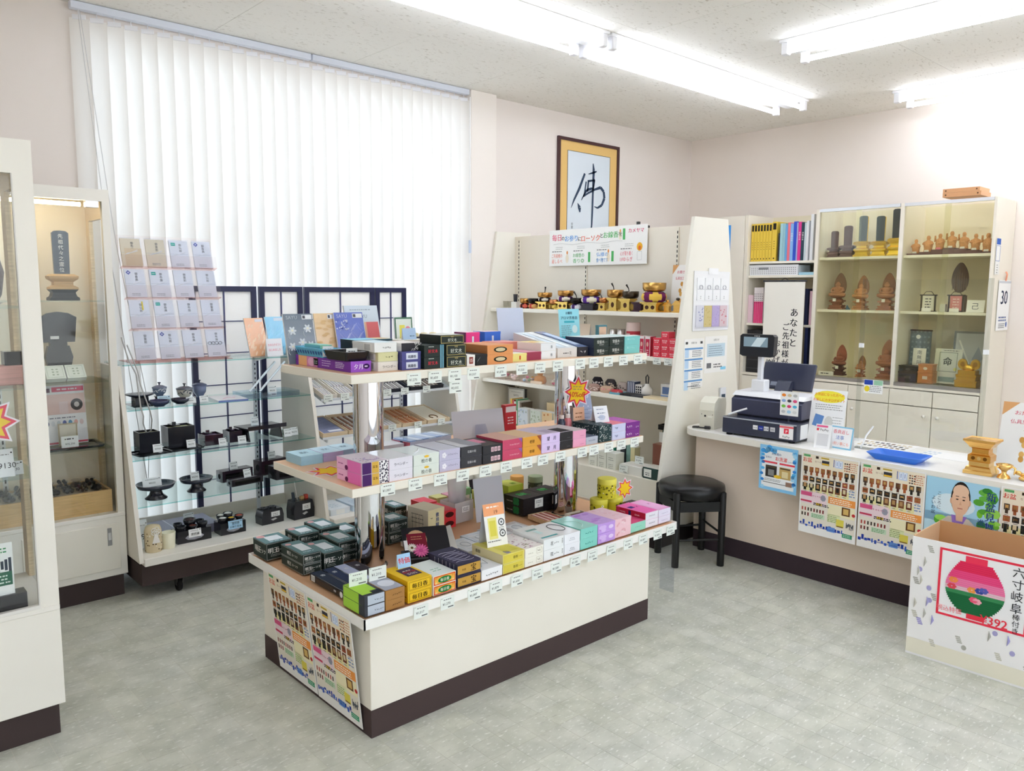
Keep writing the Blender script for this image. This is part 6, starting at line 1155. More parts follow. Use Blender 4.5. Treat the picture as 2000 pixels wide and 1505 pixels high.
t=thing('price_card','white price card on the black lacquer tray in the showcase','price card',(1.03,4.55,.8265));B('paper').box(-.04,.04,0,.001,0,.06,0xF2F2F0).lines((0,-.0005,.045),.05,1,.01,.006,0x555555).text('¥35,200',(0,-.0006,.02),.014,0x333333).build('card',t)
t=thing('picture_stand','small plain beige photo frame on the black lacquer tray','photo frame',(1.035,4.60,.8265));B('wood').frame(-.045,.045,0,.12,.006,0,.008,0xB8A888).build('frame',t);B('card').box(-.039,.039,.003,.006,.006,.114,0xD9D2C0).build('backing',t)
t=thing('wooden_tray','shallow light wood drawer tray full of wrapped bead bracelets','tray',(.84,4.52,.4605));b=B('wood');b.box(-.36,.37,0,.012,0,.12,0xE3BC7E).box(-.36,.37,.286,.298,0,.12,0xE3BC7E).box(-.36,-.348,.012,.286,0,.12,0xE3BC7E).box(.358,.37,.012,.286,0,.12,0xE3BC7E).box(-.348,.358,.012,.286,0,.01,0xDDB478).build('body',t)
for k in range(20):
 x=.55+.067*(k%10);y=4.60+.115*(k//10);z=.5745+random.uniform(0,.004)
 tt=thing('bead_packet',('clear packet of dark beads in the front of the wooden tray','clear packet of dark beads at the back of the wooden tray')[k//10],'packet',(x,y,z),random.uniform(-.1,.1),'bead packets in the wooden tray')
 g=B('gloss');
 for q in range(9):a=2*PI*q/9;g.ball((.018*math.cos(a),.034*math.sin(a),.0105+.012*(k%3)*(q%2)),.010,.010,.010,random.choice((0x1E1A1E,0x2E282A,0x161A24)),n=6,m=4)
 g.build('bracelet',tt,kind='stuff');b=B('clear');b.lathe([(.026,.001),(.030,.014),(.014,.03),(.027,.038)],n=7,col=0xE6E6EA,sy=1.6,cap=False,smooth=False);b.build('bag',tt)
B('card').box(-.33,.33,.02,.27,0,.10,0xC9B8A0).build('inner_box',None,'plain cardboard liner under the bead packets','box',loc=(.846,4.525,.472))
t=thing('altar_cabinet','dark lacquered altar cabinet just inside the nearest showcase','altar',(.33,3.36,.5005));B('lacquer').box(-.25,.165,-.02,.20,0,.05,0x1C1820).box(-.24,.155,-.01,.19,.05,.72,0x33241F).build('body',t);B('gold').box(.155,.160,-.012,.19,.08,.70,0xC9A25A).build('gilt_edge',t)
b=B('paper');b.box(-.04,.04,0,.001,0,.19,0xF4F6F4);b.rect((0,-.0005,.06),.07,.05,0x2E6A52);b.lines((0,-.0008,.07),.06,3,.012,.005,0xD8EADF);
for k in range(6):b.rect((-.03+.012*k,-.0006,.11),.009,.03+.01*(k%3),0x2E3A4A)
b.lines((0,-.0006,.17),.06,2,.012,.005,0x3A8A5A);b.build('leaflet',None,'green printed leaflet leaning at the foot of the altar cabinet','leaflet',loc=(.50,3.25,.5505))if False else b.build('leaflet',None,'green printed leaflet standing before the altar cabinet','leaflet',loc=(.485,3.225,.5605))
B('lacquer').box(-.12,.12,0,.06,0,.0595,0x201C24).build('lacquer_stand',None,'low black stand under the green leaflet','stand',loc=(.44,3.215,.5005))
star_sign('star_sign','red and yellow star card taped inside the nearest showcase door',(.475,3.207,1.185),0,.10,None)
for k in range(2):ptag(('white price card on a shelf of the nearest showcase, upper','white price card on a shelf of the nearest showcase, lower')[k],(.525,.555)[k],3.25+.02*k,.981+.0*k,.06,.05+.05*(1-k),group='price cards in the nearest showcase')
t=thing('incense_box','pink wooden ornament box in the nearest showcase','box',(.58,3.36,1.3005));B('wood').box(-.06,.06,-.05,.05,0,.07,0xE6AFA6,bev=.004).build('body',t);B('lacquer').box(-.02,.05,-.02,.04,.071,.12,0x1C1A1E).build('lid',t)
t=thing('vase','grey speckled vase on the upper shelf of the nearest showcase','vase',(.52,3.36,1.5855));B('carved').lathe([(.03,0),(.05,.04),(.062,.12),(.045,.19),(.02,.23),(.026,.26),(.02,.26),(.012,.2)],n=18,col=0x8A8280).build('body',t)
# ---------------------------------------------------------------- goods on the gondola (fronts face -x)
def stand(label,y,w_,h,col,x=4.375,z=1.5155,name='bell_stand',holes=2,kind='gold'):
 t=thing(name,label,'stand',(x,y,z),W90,'stands under the bells');b=B(kind);w2=w_/2
 b.box(-w2,w2,-w2*.8,w2*.8,0,h*.12,col,bev=.001).box(-w2,w2,-w2*.8,w2*.8,h*.86,h,col,bev=.001);b.box(-w2*.8,w2*.8,-w2*.62,w2*.62,h*.12,h*.2,col).box(-w2*.85,w2*.85,-w2*.68,w2*.68,h*.76,h*.86,col);b.build('plates',t)
 q=B(kind);q.box(-w2*.72,w2*.72,-w2*.55,w2*.55,h*.2,h*.76,col);q.build('body',t);p=B('paper')
 for k in range(holes):cx=w2*(-.34+.68*k)if holes>1 else 0;p.disc((cx,-w2*.55-.0008,h*.47),w2*(.22 if holes>1 else.3),h*.2,0x4A2E20,n=14)
 p.build('opening',t);return t
def cushion(label,y,w_,h,c1,c2,z,x=4.375):
 t=thing('bell_cushion',label,'cushion',(x,y,z),W90,'bell cushions');n=24;r_=w_/2;pr=[(r_*.7,0),(r_*.93,h*.2),(r_,h*.5),(r_*.93,h*.8),(r_*.72,h)]
 vs=[(r*math.cos(2*PI*i/n),r*math.sin(2*PI*i/n),zz)for r,zz in pr for i in range(n)];b=B('cloth')
 fs=[(j*n+i,j*n+(i+1)%n,(j+1)*n+(i+1)%n,(j+1)*n+i)for j in range(4)for i in range(n)]
 cc=[]
 for j in range(4):
  for i in range(n):k=(i%6);dm=abs(k+.5-3)/3;lev=(.75,.25,.25,.75)[j];cc.append(c1 if dm<1-lev+.05 else c2)
 b.add(vs,fs,cc,None,True);b.add(vs[:n],[tuple(range(n))[::-1]],c2);b.add(vs[-n:],[tuple(range(n))],c2);b.build('cover',t);return t
def bell(label,y,w_,h,z,col=0xC89A4A,x=4.375,stick=None,kind='metal'):
 t=thing('rin_bell',label,'bell',(x,y,z),W90,'singing bowl bells');r_=w_/2
 B(kind).lathe([(r_*.55,0),(r_*.86,h*.10),(r_*.97,h*.34),(r_,h),(r_*.93,h),(r_*.89,h*.4),(.0001,h*.1)],n=28,col=col).build('bowl',t)
 if stick:
  B('lacquer').tube([(-r_*.1,0,h*.3),(stick*.5,0,h+.02),(stick,0,h+.045)],[.003,.0035,.007],0x1A1614,n=8).build('striker',t)
 return t
BZ=1.5155;BR_,BK=0xB98A4C,0x2A2624
cushion('red bell cushion, first from the window',4.655,.085,.037,0xD86A5A,0x3A1E22,BZ);bell('small brass bell on the red cushion',4.655,.085,.042,BZ+.0375,BR_)
cushion('orange bell cushion under the dull black bell',4.545,.10,.038,0xE8B070,0xC8524A,BZ);bell('dull black bell on the orange cushion',4.545,.105,.042,BZ+.0385,BK)
G_=0xE3C06A
stand('gold openwork bell stand, nearest the window',4.43,.12,.056,G_);cushion('white and black checked bell cushion',4.43,.105,.030,0xEDE4D6,0x2A2228,BZ+.0565);bell('brass bell with upright striker on the checked cushion',4.43,.118,.040,BZ+.087,BR_,stick=.005)
cushion('yellow round bell cushion between two gold stands',4.318,.095,.036,0xE2C25E,0x8A6A32,BZ);bell('small copper brass bell on the yellow round cushion',4.318,.092,.037,BZ+.0365,0xC8875A)
stand('gold openwork bell stand with purple topped cushion',4.205,.135,.058,G_);cushion('cream and purple bell cushion, smaller one',4.205,.125,.040,0xE6DCC8,0x5A2E6A,BZ+.0585);bell('brass bell on the smaller purple cushion',4.205,.125,.044,BZ+.099,BR_)
cushion('white and violet bell cushion under the black bell with striker',4.075,.115,.042,0xE2DEE6,0x4A3266,BZ);bell('black bell with slanted striker',4.075,.12,.046,BZ+.0425,BK,stick=-.045)
stand('black lacquer round bell stand',3.945,.15,.05,0x26202E,holes=0,kind='lacquer');cushion('large cream and purple bell cushion',3.945,.15,.05,0xE6DCC8,0x5A3490,BZ+.0505);bell('large brass bell on the black lacquer stand',3.945,.15,.05,BZ+.101,BR_)
stand('small low gold stand with one opening',3.825,.08,.056,G_,holes=1);bell('small copper bell with slanted striker on the low gold stand',3.822,.074,.036,BZ+.0565,0xB87A4A,stick=-.06)
stand('tall gold stand with square opening, first of two',3.718,.095,.094,G_,holes=1);bell('brass bell with striker on the first tall gold stand',3.715,.12,.056,BZ+.0945,BR_,stick=-.035)
stand('tall gold stand with square opening, second of two',3.60,.105,.090,G_,holes=1);bell('dark bronze bell with striker on the second tall gold stand',3.575,.118,.05,BZ+.0905,0x4A4238,stick=-.04)
stand('small maroon lacquer stand beside the big yellow cushion',3.495,.09,.066,0x3E2430,holes=0,kind='lacquer')
stand('wide gold openwork stand under the big yellow cushion',3.375,.145,.068,G_);cushion('big yellow and purple bell cushion',3.37,.175,.068,0xEFC65A,0x74305E,BZ+.0685);bell('largest brass bell with broad rim',3.37,.162,.062,BZ+.137,0xCBA05A)
def ornament(label,y,w_,h,x=4.40,z=BZ,black=True):
 t=thing('gilt_ornament',label,'ornament',(x,y,z),W90);b=B('gold');w2=w_/2
 b.box(-w2,w2,-w2*.6,w2*.6,0,h*.1,0xE8B45E,bev=.001).box(-w2*.7,w2*.7,-w2*.4,w2*.4,h*.1,h*.5,0xE8B45E).build('base',t);B('gold').prism([(-w2*1.1,h*.5),(w2*1.1,h*.5),(w2*.9,h*.58),(w2*.3,h*.8),(-w2*.3,h*.8),(-w2*.9,h*.58)],'y',-w2*.5,w2*.5,0xEDBB66).build('roof',t)
 B('lacquer' if black else 'gold').ball((0,0,h*.9),w2*.45,w2*.3,h*.1,0x1E1812 if black else 0xEDBB66,n=12,m=6).build('finial',t);return t
ornament('gilt altar ornament beside the wide gold stand',3.275,.06,.085,black=False);ornament('small gilt pavilion ornament with black finial',3.19,.07,.10)
def posterx(label,x,y,z,w_,h,deco,name='poster',cat='poster',lean=0,th=.001,col=0xF6F4F0,kind='paper',group=None,rz=W90):
 t=thing(name,label,cat,(x,y,z),rz,group);a=math.radians(lean);b=B(kind);b.T=Matrix.Rotation(-a,4,'X');b.box(-w_/2,w_/2,0,th,0,h,col);b.T=None;b.build('sheet',t)
 p=B('paper');p.T=Matrix.Rotation(-a,4,'X');deco(p,w_,h);p.T=None
 if p.v:p.build('print',t)
 return t
def d_flower(p,w_,h):
 p.poly([(-w_*.5,-.0005,h),(-w_*.2,-.0005,h),(-w_*.44,-.0005,h*.84),(-w_*.5,-.0005,h*.8)],0xE0A870);p.text('お磨き不要',(w_*.06,-.0006,h*.85),h*.07,0xD8486A,width=w_*.66);p.text('仏具加工します',(w_*.04,-.0006,h*.72),h*.07,0xD8486A,width=w_*.74)
 for k in range(7):p.disc((w_*(.1*math.sin(k*2)),-.0006,h*(.6-.07*k)),.012,.016,0xE8B86A if k%2 else 0xD8A050,n=9)
posterx('white flyer with pink lettering and gold altar pieces at the end of the bell shelf',4.44,3.20,BZ,.165,.32,d_flower,'flyer','flyer',4)
for k,y in enumerate((4.895,4.84)):B('clear').lathe([(.018,0),(.022,.05),(.024,.055),(.02,.055),(.017,.006),(.0001,.005)],n=16,col=0xF0F0EE).build('glass_cup',None,('small clear glass cup beside the gondola end panel','small clear glass cup nearer the black sticks')[k],'cup','small glass cups',loc=(4.38,y,BZ))
t=thing('stick_holder','white holder with a sheaf of black sticks on the bell shelf','holder',(4.38,4.775,BZ),W90);B('card').box(-.03,.03,-.02,.02,0,.05,0xE8E8E4).build('body',t)
for k in range(6):B('lacquer').tube([(-.018+.007*k,0,.05),(-.022+.009*k,0,.112)],.003,0x2A2A34,n=6).build('stick',t)
BN=thing('banner_sign','long white banner sign with colourful lettering over the bell shelf','sign',(4.497,4.023,1.85),W90);w_,h=.97,.277;K_=.78
b=B('paper').box(-w_/2,w_/2,0,.004,0,h,0xFBFAF7);b.build('board',BN);p=B('paper');E=-.0008;x=-.455
for s_,c,hh in(('毎日',0xE8587A,.07),('の',0x333333,.048),('お参り',0x4A9ADC,.064),('に',0x333333,.048),('ローソク',0xEE6A4A,.064),('と',0x333333,.05),('お線香',0x5AB86A,.064),('を',0x333333,.05)):
 hh*=K_;wd=(glyphs(s_)[3]-glyphs(s_)[2])*hh;p.text(s_,(x+wd/2,E,h*.76+.01*math.sin(x*9)),hh,c,bold=1);x+=wd+.005
p.text('カメヤマ',(.385,E,h*.86),.035,0xE0487A,bold=1,width=.14);p.tube([(-.44+.05*k,E,h*.60+.006*math.sin(k*1.1))for k in range(15)],.0012,0xB0B0B0,n=4)
for cx,a_,b_,c in((-.40,'ご先祖様の','道しるべ',0xEE7A5A),(-.17,'お線香の','香り◎',0x5AB86A),(.07,'仏様の','食べ物です',0x4A9ADC),(.30,'心が落ち着く','1/fゆらぎ',0xE8687A)):
 p.text(a_,(cx,E,h*.28),.034,c,width=.115);p.text(b_,(cx,E,h*.13),.036,c,width=.115);p.lines((cx,E,h*.40),.11,1,.01,.006,0x777777);p.lines((cx+.03,E,h*.52),.09,2,.014,.003,0x999999)
for cx in(-.29,.13):p.disc((cx,E,h*.2),.016,.034,0xF2E6D0,n=14);p.disc((cx,E,h*.36),.008,.014,0xEE9A5A,n=10)
for cx in(-.06,.17):p.rect((cx,E,h*.22),.022,.075,0x5AB86A)
p.rect((.275,E,h*.78),.022,.08,0x5AB86A);p.disc((.24,E,h*.74),.014,.03,0xF0E8D2,n=12);p.disc((.24,E-.0002,h*.87),.007,.012,0xF0B060,n=10);p.disc((.42,E,h*.44),.026,.030,0xF4B83A,n=12);p.disc((.42,E-.0002,h*.41),.012,.016,0xE8743A,n=10);p.frame(.40,.44,h*.1,h*.32,.0012,E-.0002,E,0x999999)
p.build('print',BN)
b=B('plastic');b.box(-.07,.07,-.03,.03,0,.02,0x2A2624).box(-.02,.0,-.01,.01,.02,.05,0x2A2624);b.build('clip_light',None,'small black clamp on the top edge of the gondola','clamp',loc=(4.535,3.64,2.1002),rz=W90)
def cartonx(name,label,y0,y1,xf,dep,z,h,*a,**k):
 k['rz']=W90;c=(y0+y1)/2;hw=(y1-y0)/2
 return carton(name,label,c-hw,c+hw,0,dep,z,h,*a,**k),c,xf
def CX(*a,**k):
 o,c,xf=cartonx(*a,**k);out=[o]+[q for q in sc.objects if q.data is o.data and q is not o]if False else[o]
 o.location=(xf,c,o.location[2]);return o
def d_rb(b,w_,h,d):
 fr(b,0,h*.5,w_*.8,h*.8,0xE23A4E);ft(b,'毎日香',0,h*.6,h*.3,0xF6E8E8,bold=1,width=w_*.7);fl_(b,0,h*.3,w_*.6,1,.01,.005,0xF2D0D0)
first=CX('incense_box','small red box, foremost in the bottom layer by the gondola end panel',3.185,3.245,4.215,.07,1.2255,.042,0xE8485A,None,0xF0A0A8,d_rb,1,group='small red boxes on the gondola')
n=0
for j in range(4):
 for i in range(3):
  if(j,i)==(0,0)or(j==3 and i!=1):continue
  n+=1;dup(first,(4.215+(.004 if i else 0),3.215-.062*i+(.0),1.2255+.0422*j),'small red box, '+['first','second','third'][i]+' column from the kimono boxes, '+['bottom','second','third','top'][j]+' layer')
first.location[1]=3.215
def d_km(b,w_,h,d):fr(b,0,h*.5,w_*.92,h*.92,0xE6B0B4);b.disc((-.0,EPS-.0003,h*.66),w_*.12,h*.08,0xF0D4C4,n=14);b.disc((0,EPS-.0002,h*.72),w_*.14,h*.07,0x2A1E22,n=14);b.poly([(-w_*.2,EPS-.0004,h*.08),(w_*.22,EPS-.0004,h*.08),(w_*.14,EPS-.0004,h*.56),(-w_*.12,EPS-.0004,h*.56)],0xD9C2E0);fr(b,w_*.4,h*.5,w_*.1,h*.8,0xB8304A)
CX('incense_box','pink white box printed with a woman in kimono on the gondola',3.38,3.465,4.22,.06,1.2255,.135,0xF4EAEA,0xC8324A,0xF0E6E6,d_km)
for k,y in enumerate((3.345,3.295)):CX('incense_box',('slim white and crimson upright box beside the kimono box','slim white and crimson upright box nearer the small red boxes')[k],y-.022,y+.022,4.222,.06,1.2255,.132,0xF2E4E6,0xC8324A,0xF0E6E6,lambda b,w_,h,d:(fr(b,0,h*.45,w_*.8,h*.84,0xC23450),b.disc((0,EPS-.0004,h*.6),w_*.2,h*.12,0xE0B4A8,n=12),fl_(b,0,h*.3,w_*.5,3,.014,.005,0xF0D0D4)),group='slim crimson boxes')
def tinx(label,x,y,z,r_,h,col,lid,deco=None):return tin(label,x,y,z,r_,h,col,lid,name='canister',deco=deco)
tinx('tall red and white canister on the second gondola shelf',4.36,3.53,1.2255,.048,.215,0xC23A44,0xE8D0C8,lambda p,r_,h:(p.rect((-r_-.001,.0,h*.38),.04,.09,0xF0E4D8,u=(0,-1,0)),p.lines((-r_-.0014,0,h*.62),.05,2,.02,.01,0xF2DCD8,u=(0,-1,0))))
for k,y in enumerate((3.685,3.615)):B('metal').lathe([(.026,0),(.028,.1),(.03,.165),(.026,.165),(.024,.01),(.0001,.008)],n=20,col=0xD0CCC8).build('steel_cup',None,('brushed steel cup on the second gondola shelf, further from the canister','brushed steel cup on the second gondola shelf beside the canister')[k],'cup','steel cups',loc=(4.33,y,1.2255))
t=thing('pen_holder','white pen holder with dark pens and a white brush on the second gondola shelf','holder',(4.33,4.85,1.2255),W90);B('card').box(-.055,.055,-.03,.03,0,.07,0xEFEAE0).build('body',t)
for k in range(7):B('plastic').tube([(-.045+.015*k,0,.07),(-.047+.016*k,0,.125+.01*(k%2))],.0045,0x343644 if k else 0xF0EEEA,n=6).build('pen',t)
tent_card('flyer','pale blue card on the second gondola shelf beside the steel cups',4.30,3.80,1.2255,.09,.16,W90,0xBFE4F0,lambda p,w_,h:p.lines((0,-.0006,h*.7),w_*.6,3,.02,.004,0x6A9AAA),10,cat='flyer');tent_card('flyer','small beige card on the second gondola shelf beside the slotted upright',4.36,4.02,1.2255,.12,.19,W90,0xE9D6C2,None,10,cat='flyer')
for k,(y,nm)in enumerate(((3.42,'kimono box'),(3.32,'slim crimson boxes'),(3.20,'first column of small red boxes'),(3.11,'last column of small red boxes'))):price_tag('white price tag on the second gondola shelf under the '+nm,4.2035,y,1.178,PR[k],W90,'price tags on the gondola',.95)
def d_none(b,w_,h,d):pass
for k,(y0,c,nm)in enumerate(((4.70,0xE8C9CE,'pink and blue'),(4.56,0xF0DCD8,'white rose'),(4.40,0xECE0E2,'pale rose'),(4.12,0xE2DAD2,'amber ribboned'))):
 t=thing('flower_box','clear box of '+nm+' preserved flowers on the third gondola shelf','box',(4.185,y0+.06,.9475),W90,'clear flower boxes');B('clear').box(-.06,.06,0,.10,0,.065 if k<3 else.085,0xFAF6F4).build('case',t);f=B('cloth');r=random.Random(k)
 for q in range(9):f.ball((r.uniform(-.04,.04),r.uniform(.02,.08),r.uniform(.014,.04)),.014,.014,.011,(c,0x9AB89A,0xD88AA0,0xA8C4E0,0xE6B25A)[r.randrange(5)]if q%2 else c,n=7,m=5)
 f.build('flowers',t,kind='stuff')
t=thing('pouch','tan drawstring pouch between clear flower boxes','pouch',(4.24,4.335,.9475),W90);B('cloth').lathe([(.05,0),(.058,.02),(.05,.05),(.02,.062),(.03,.075)],n=14,col=0xC8946A,sy=.7).build('body',t);B('cloth').box(-.06,.06,-.045,-.036,.0005,.02,0xE6D2BC).build('base_wrap',t)
def pouch(label,x,y,w_,h,col,n=4,dots=None):
 t=thing('cloth_pouch',label,'pouch',(x,y,.9475),W90,'patterned cloth pouches');r=random.Random(int(y*100));b=B('cloth');b.lathe([(w_*.45,0),(w_*.5,h*.3),(w_*.46,h*.75),(w_*.3,h)],n=16,col=col,sy=.6).build('body',t);p=B('cloth')
 for k in range(16):a=r.uniform(PI,2*PI);p.disc((w_*.5*math.cos(a),w_*.3*math.sin(a)-.0015,r.uniform(.2,.7)*h),w_*.07,h*.07,dots or 0xE6DCD2,(-math.sin(a),math.cos(a),0),n=7)
 p.build('pattern',t,kind='stuff')
for k,(y,x,w_,h,c,d_,nm)in enumerate(((3.80,4.30,.10,.09,0x2E2A2E,0xD8CCC8,'black checked pouch at the back of the third shelf'),(3.70,4.33,.10,.08,0x4A4446,0xD0BCA8,'dark striped pouch at the back of the third shelf'),(3.76,4.22,.11,.05,0xA88A80,0xE2CFC4,'rose grey folded pouch at the front of the third shelf'),(3.64,4.22,.12,.045,0xC8A890,0xE6A0A0,'peach folded pouch at the front of the third shelf'),(3.58,4.32,.10,.07,0xB8A8A0,0x6A5A5A,'grey patterned pouch behind the peach one'),(3.54,4.21,.10,.03,0xC24A50,0xE8B0A8,'flat red pouch before the grey patterned one'))):pouch(nm,x,y,w_,h,c,4,d_)
CX('gift_box','navy and white striped small box on the third gondola shelf',3.455,3.525,4.30,.06,.9475,.085,0x3A4462,None,0xD8DCE4,lambda b,w_,h,d:[fr(b,w_*(-.35+.23*k),h*.5,w_*.1,h*.9,0xDADDE6)for k in range(4)])
CX('gift_box','black grid patterned small box on the third gondola shelf',3.385,3.445,4.29,.06,.9475,.07,0xE8E4E0,None,0xF0EEEA,lambda b,w_,h,d:[fr(b,w_*(-.3+.3*i),h*(.25+.25*j),w_*.2,h*.16,0x2A2A32)for i in range(3)for j in range(3)])
t=thing('perfume_jar','white bellied jar with black looped handle on the third shelf','jar',(4.28,3.335,.9475),W90);B('gloss').lathe([(.03,0),(.04,.02),(.038,.05),(.018,.07),(.016,.085)],n=18,col=0xEDE8E2).build('body',t);B('plastic').tube([(-.008,0,.084),(-.012,0,.13),(.0,0,.145),(.012,0,.13),(.008,0,.084)],.004,0x2A2628,n=6).build('handle',t)
CX('gift_box','white and blue boxed cup near the end panel on the third shelf',3.13,3.22,4.28,.08,.9475,.095,0xE2E0DE,None,0xEDEBE8,lambda b,w_,h,d:(fr(b,0,h*.55,w_*.7,h*.5,0x6A82B0),fr(b,0,h*.12,w_*.96,h*.2,0x8AA8DA)))
for k,(y0,y1,c,nm)in enumerate(((3.49,3.58,0x6AA8BC,'teal folded cloth at the front of the third shelf'),(3.39,3.485,0x2A2A2E,'black wallet lying on the third shelf'),(3.29,3.385,0x3E3E44,'charcoal wallet lying on the third shelf'),(3.07,3.285,0xE8D6B2,'cream beaded mat at the end of the third shelf'))):CX('folded_cloth',nm,y0,y1,4.175,.09,.9475,.014,c,None,c,None,lid=False,cat='cloth',group='flat goods on the third gondola shelf')
CX('folded_cloth','blue folded cloth behind the cream beaded mat',3.09,3.20,4.37,.08,.9475,.045,0x7A96C8,None,0x8AA4D2,None,lid=False,cat='cloth')
CX('book','tall white framed catalogue standing at the dark end of the gondola deck',4.68,4.88,4.40,.03,.4355,.42,0xE8E6E0,0x4A4A4A,0x6A6A6A,lambda b,w_,h,d:(b.text('SAYU',(0,EPS-.0003,h*.86),.026,0x6A6A6A),b.frame(-w_/2+.006,w_/2-.006,.006,h-.006,.004,EPS-.0002,EPS,0x77777A),fl_(b,0,h*.92,w_*.6,1,.01,.003,0x8A8A8A)),cat='catalogue')
for k,c in enumerate((0xE6B64A,0xC8504A,0xE0E0D8,0x5A9A6A,0xD8D2C2,0x6A5A4A)):CX('book',('amber','brick red','white','green','cream','brown')[k]+' slim booklet standing on the gondola deck',4.655-.022*k,4.674-.022*k,4.24,.12,.4355,.36-.01*(k%3),c,None,0xF2F0EA,lambda b,w_,h,d:fr(b,0,h*.6,w_*.5,h*.3,0xF2EEE4),group='slim booklets on the gondola deck')
PT=((4.475,0xD3D8DE,(0xB8C2D0,0xAAB4A8),'pale blue patterned'),(4.335,0xD2D8CC,(0xA8B29A,0xBCC4B0),'pale green patterned'),(4.205,0xEBCB9C,(0x9A4A2E,0xC87A4A),'orange dotted'),(4.085,0xDCC896,(0x6A5A34,0xA88A4A),'olive dotted'))
for y,c,ds,nm in PT:
 def d_(b,w_,h,d,ds=ds):
  r=random.Random(int(w_*1e5)+ds[0])
  for k in range(22):b.disc((w_*r.uniform(-.42,.42),EPS-.0002-.00001*k,h*r.uniform(.3,.96)),.008,.008,r.choice(ds),n=8)
 CX('incense_box','tall '+nm+' paper box on the gondola deck',y-.055,y+.055,4.19,.07,.4355,.305,c,0xEDEBE4,0xF2F0EA,d_,group='tall patterned boxes on the gondola deck')
for k in range(6):CX('book',['first','second','third','fourth','fifth','sixth'][k]+' thin brown spined booklet after the olive dotted box',4.004-.021*k,4.022-.021*k,4.18,.12,.4355,.33,0xC8BCA8 if k%2 else 0xA09078,None,0xE8E4DA,None,group='thin booklets on the gondola deck')
CX('gift_box','cream boxed set with gold lid behind the patterned boxes',4.16,4.32,4.30,.10,.4355,.36,0xEAD0A0,None,0xF0E2C4,None)
for k,y in enumerate((3.66,3.575,3.49)):CX('candle_pack',('first','second','third')[k]+' white pack of candles standing on the gondola deck, counted from the post',y-.04,y+.04,4.105,.09,.4355,.115,0xE6E6DA,None,0xF2F2EC,lambda b,w_,h,d:(fl_(b,0,h*.7,w_*.6,2,.014,.004,0x8A8A80),fl_(b,0,h*.3,w_*.6,3,.012,.004,0x9A9A90)),group='white candle packs')
for k in range(7):CX('candle_pack',['first','second','third','fourth','fifth','sixth','seventh'][k]+' slim pack behind the white candle packs',3.645-.045*k,3.682-.045*k,4.215+.01*(k%2),.06,.4355,.155+.015*(k%3),(0x2E6A5A,0xD8585A,0x2A8A72,0xE0E4D8,0x3A3E42,0x8AB0A8,0xD8CFA0)[k],None,0xE6E6DE,None,group='slim packs on the gondola deck')
CX('incense_box','dark green and white box at the front of the gondola deck near the stool',3.075,3.20,4.085,.11,.4355,.075,0x26423E,0x1E3834,0xDCDCD4,lambda b,w_,h,d:(fr(b,-w_*.18,h*.5,w_*.5,h*.7,0xF0F0EA),b.lines((-w_*.18,EPS-.0004,h*.5),w_*.3,2,.012,.005,0x555555)))
CX('incense_box','flat white box at the front of the gondola deck',3.21,3.40,4.09,.14,.4355,.06,0xE8E6DE,None,0xF2F0EA,None)
CX('incense_box','brown box at the back of the gondola deck by the end panel',3.16,3.25,4.25,.10,.4355,.20,0x8A5444,None,0xA87A64,None);CX('incense_box','tan box at the back of the gondola deck by the end panel',3.07,3.15,4.24,.10,.4355,.17,0xD9B48E,None,0xE2C4A2,None)
t=thing('display_tray','open black display tray of red goods raised on a green stand','display tray',(4.17,3.165,.4355),W90);b=B('lacquer');b.box(-.105,.105,.16,.30,.285,.29,0x1C1A1C).box(-.105,.105,.16,.165,.29,.32,0x1C1A1C).box(-.105,.105,.295,.30,.29,.32,0x1C1A1C).box(-.105,-.10,.165,.295,.29,.32,0x1C1A1C).box(.10,.105,.165,.295,.29,.32,0x1C1A1C).build('tray',t);B('card').box(-.09,.09,.19,.29,0,.2845,0x2E5A50).build('riser',t);B('paper').box(-.09,-.02,.155,.1585,.20,.27,0xF0F2EE).build('label_card',t);B('paper').box(.01,.08,.155,.1585,.20,.27,0xF0F2EE).build('label_card',t);B('cloth').ball((.01,.23,.30),.04,.03,.012,0xC85A5A,n=9,m=5).build('red_goods',t)
for k,(x,y,z,nm)in enumerate(((4.09,3.255,.5,'dark green box'),(4.085,3.36,.5,'flat white box'))):price_tag('white price tag leaning above the '+nm+' on the gondola deck',4.115 if k==0 else 4.08,y,.512 if k==0 else.44,PR[k+3],W90,'price tags on the gondola',1.1)
# ---------------------------------------------------------------- stool
t=thing('stool','black padded round stool between the island and the counter','stool',(4.05,2.79,0),math.radians(-2))
sc_=Vector((4.05,2.79));lg=[(3.849,2.752),(4.08,2.586),(3.993,2.99),(4.254,2.843)]
B('leather').lathe([(.165,.402),(.196,.414),(.204,.45),(.199,.480),(.16,.497),(.0001,.503)],n=40,col=0x101012).build('seat',t)
t.rotation_euler=(0,0,0)
pts4=[(a-4.05,b_-2.79)for a,b_ in lg]
for x,y in pts4:B('wood').lathe([(.021,0),(.022,.01),(.022,.452),(.016,.458)],(x,y,0),16,0x0D0C0C).build('leg',t)
order=[0,1,3,2]
for k in range(4):
 a=Vector((*pts4[order[k]],0));c=Vector((*pts4[order[(k+1)%4]],0));d=(c-a).normalized();n_=Vector((-d.y,d.x,0))*.010
 b=B('wood');v=[]
 for q in(a+d*.018,c-d*.018):
  for s_ in(-1,1):
   for z in(.34,.40):v.append((q+n_*s_)+Vector((0,0,z)))
 b.add(v,[(0,1,3,2),(4,6,7,5),(0,4,5,1),(2,3,7,6),(1,5,7,3),(0,2,6,4)],0x0E0D0D);b.build('apron',t)
 z=.165 if k%2==0 else.20;B('wood').tube([a+Vector((0,0,z))+d*.018,c+Vector((0,0,z))-d*.018],.007,0x1C1A18,n=8).build('stretcher',t)
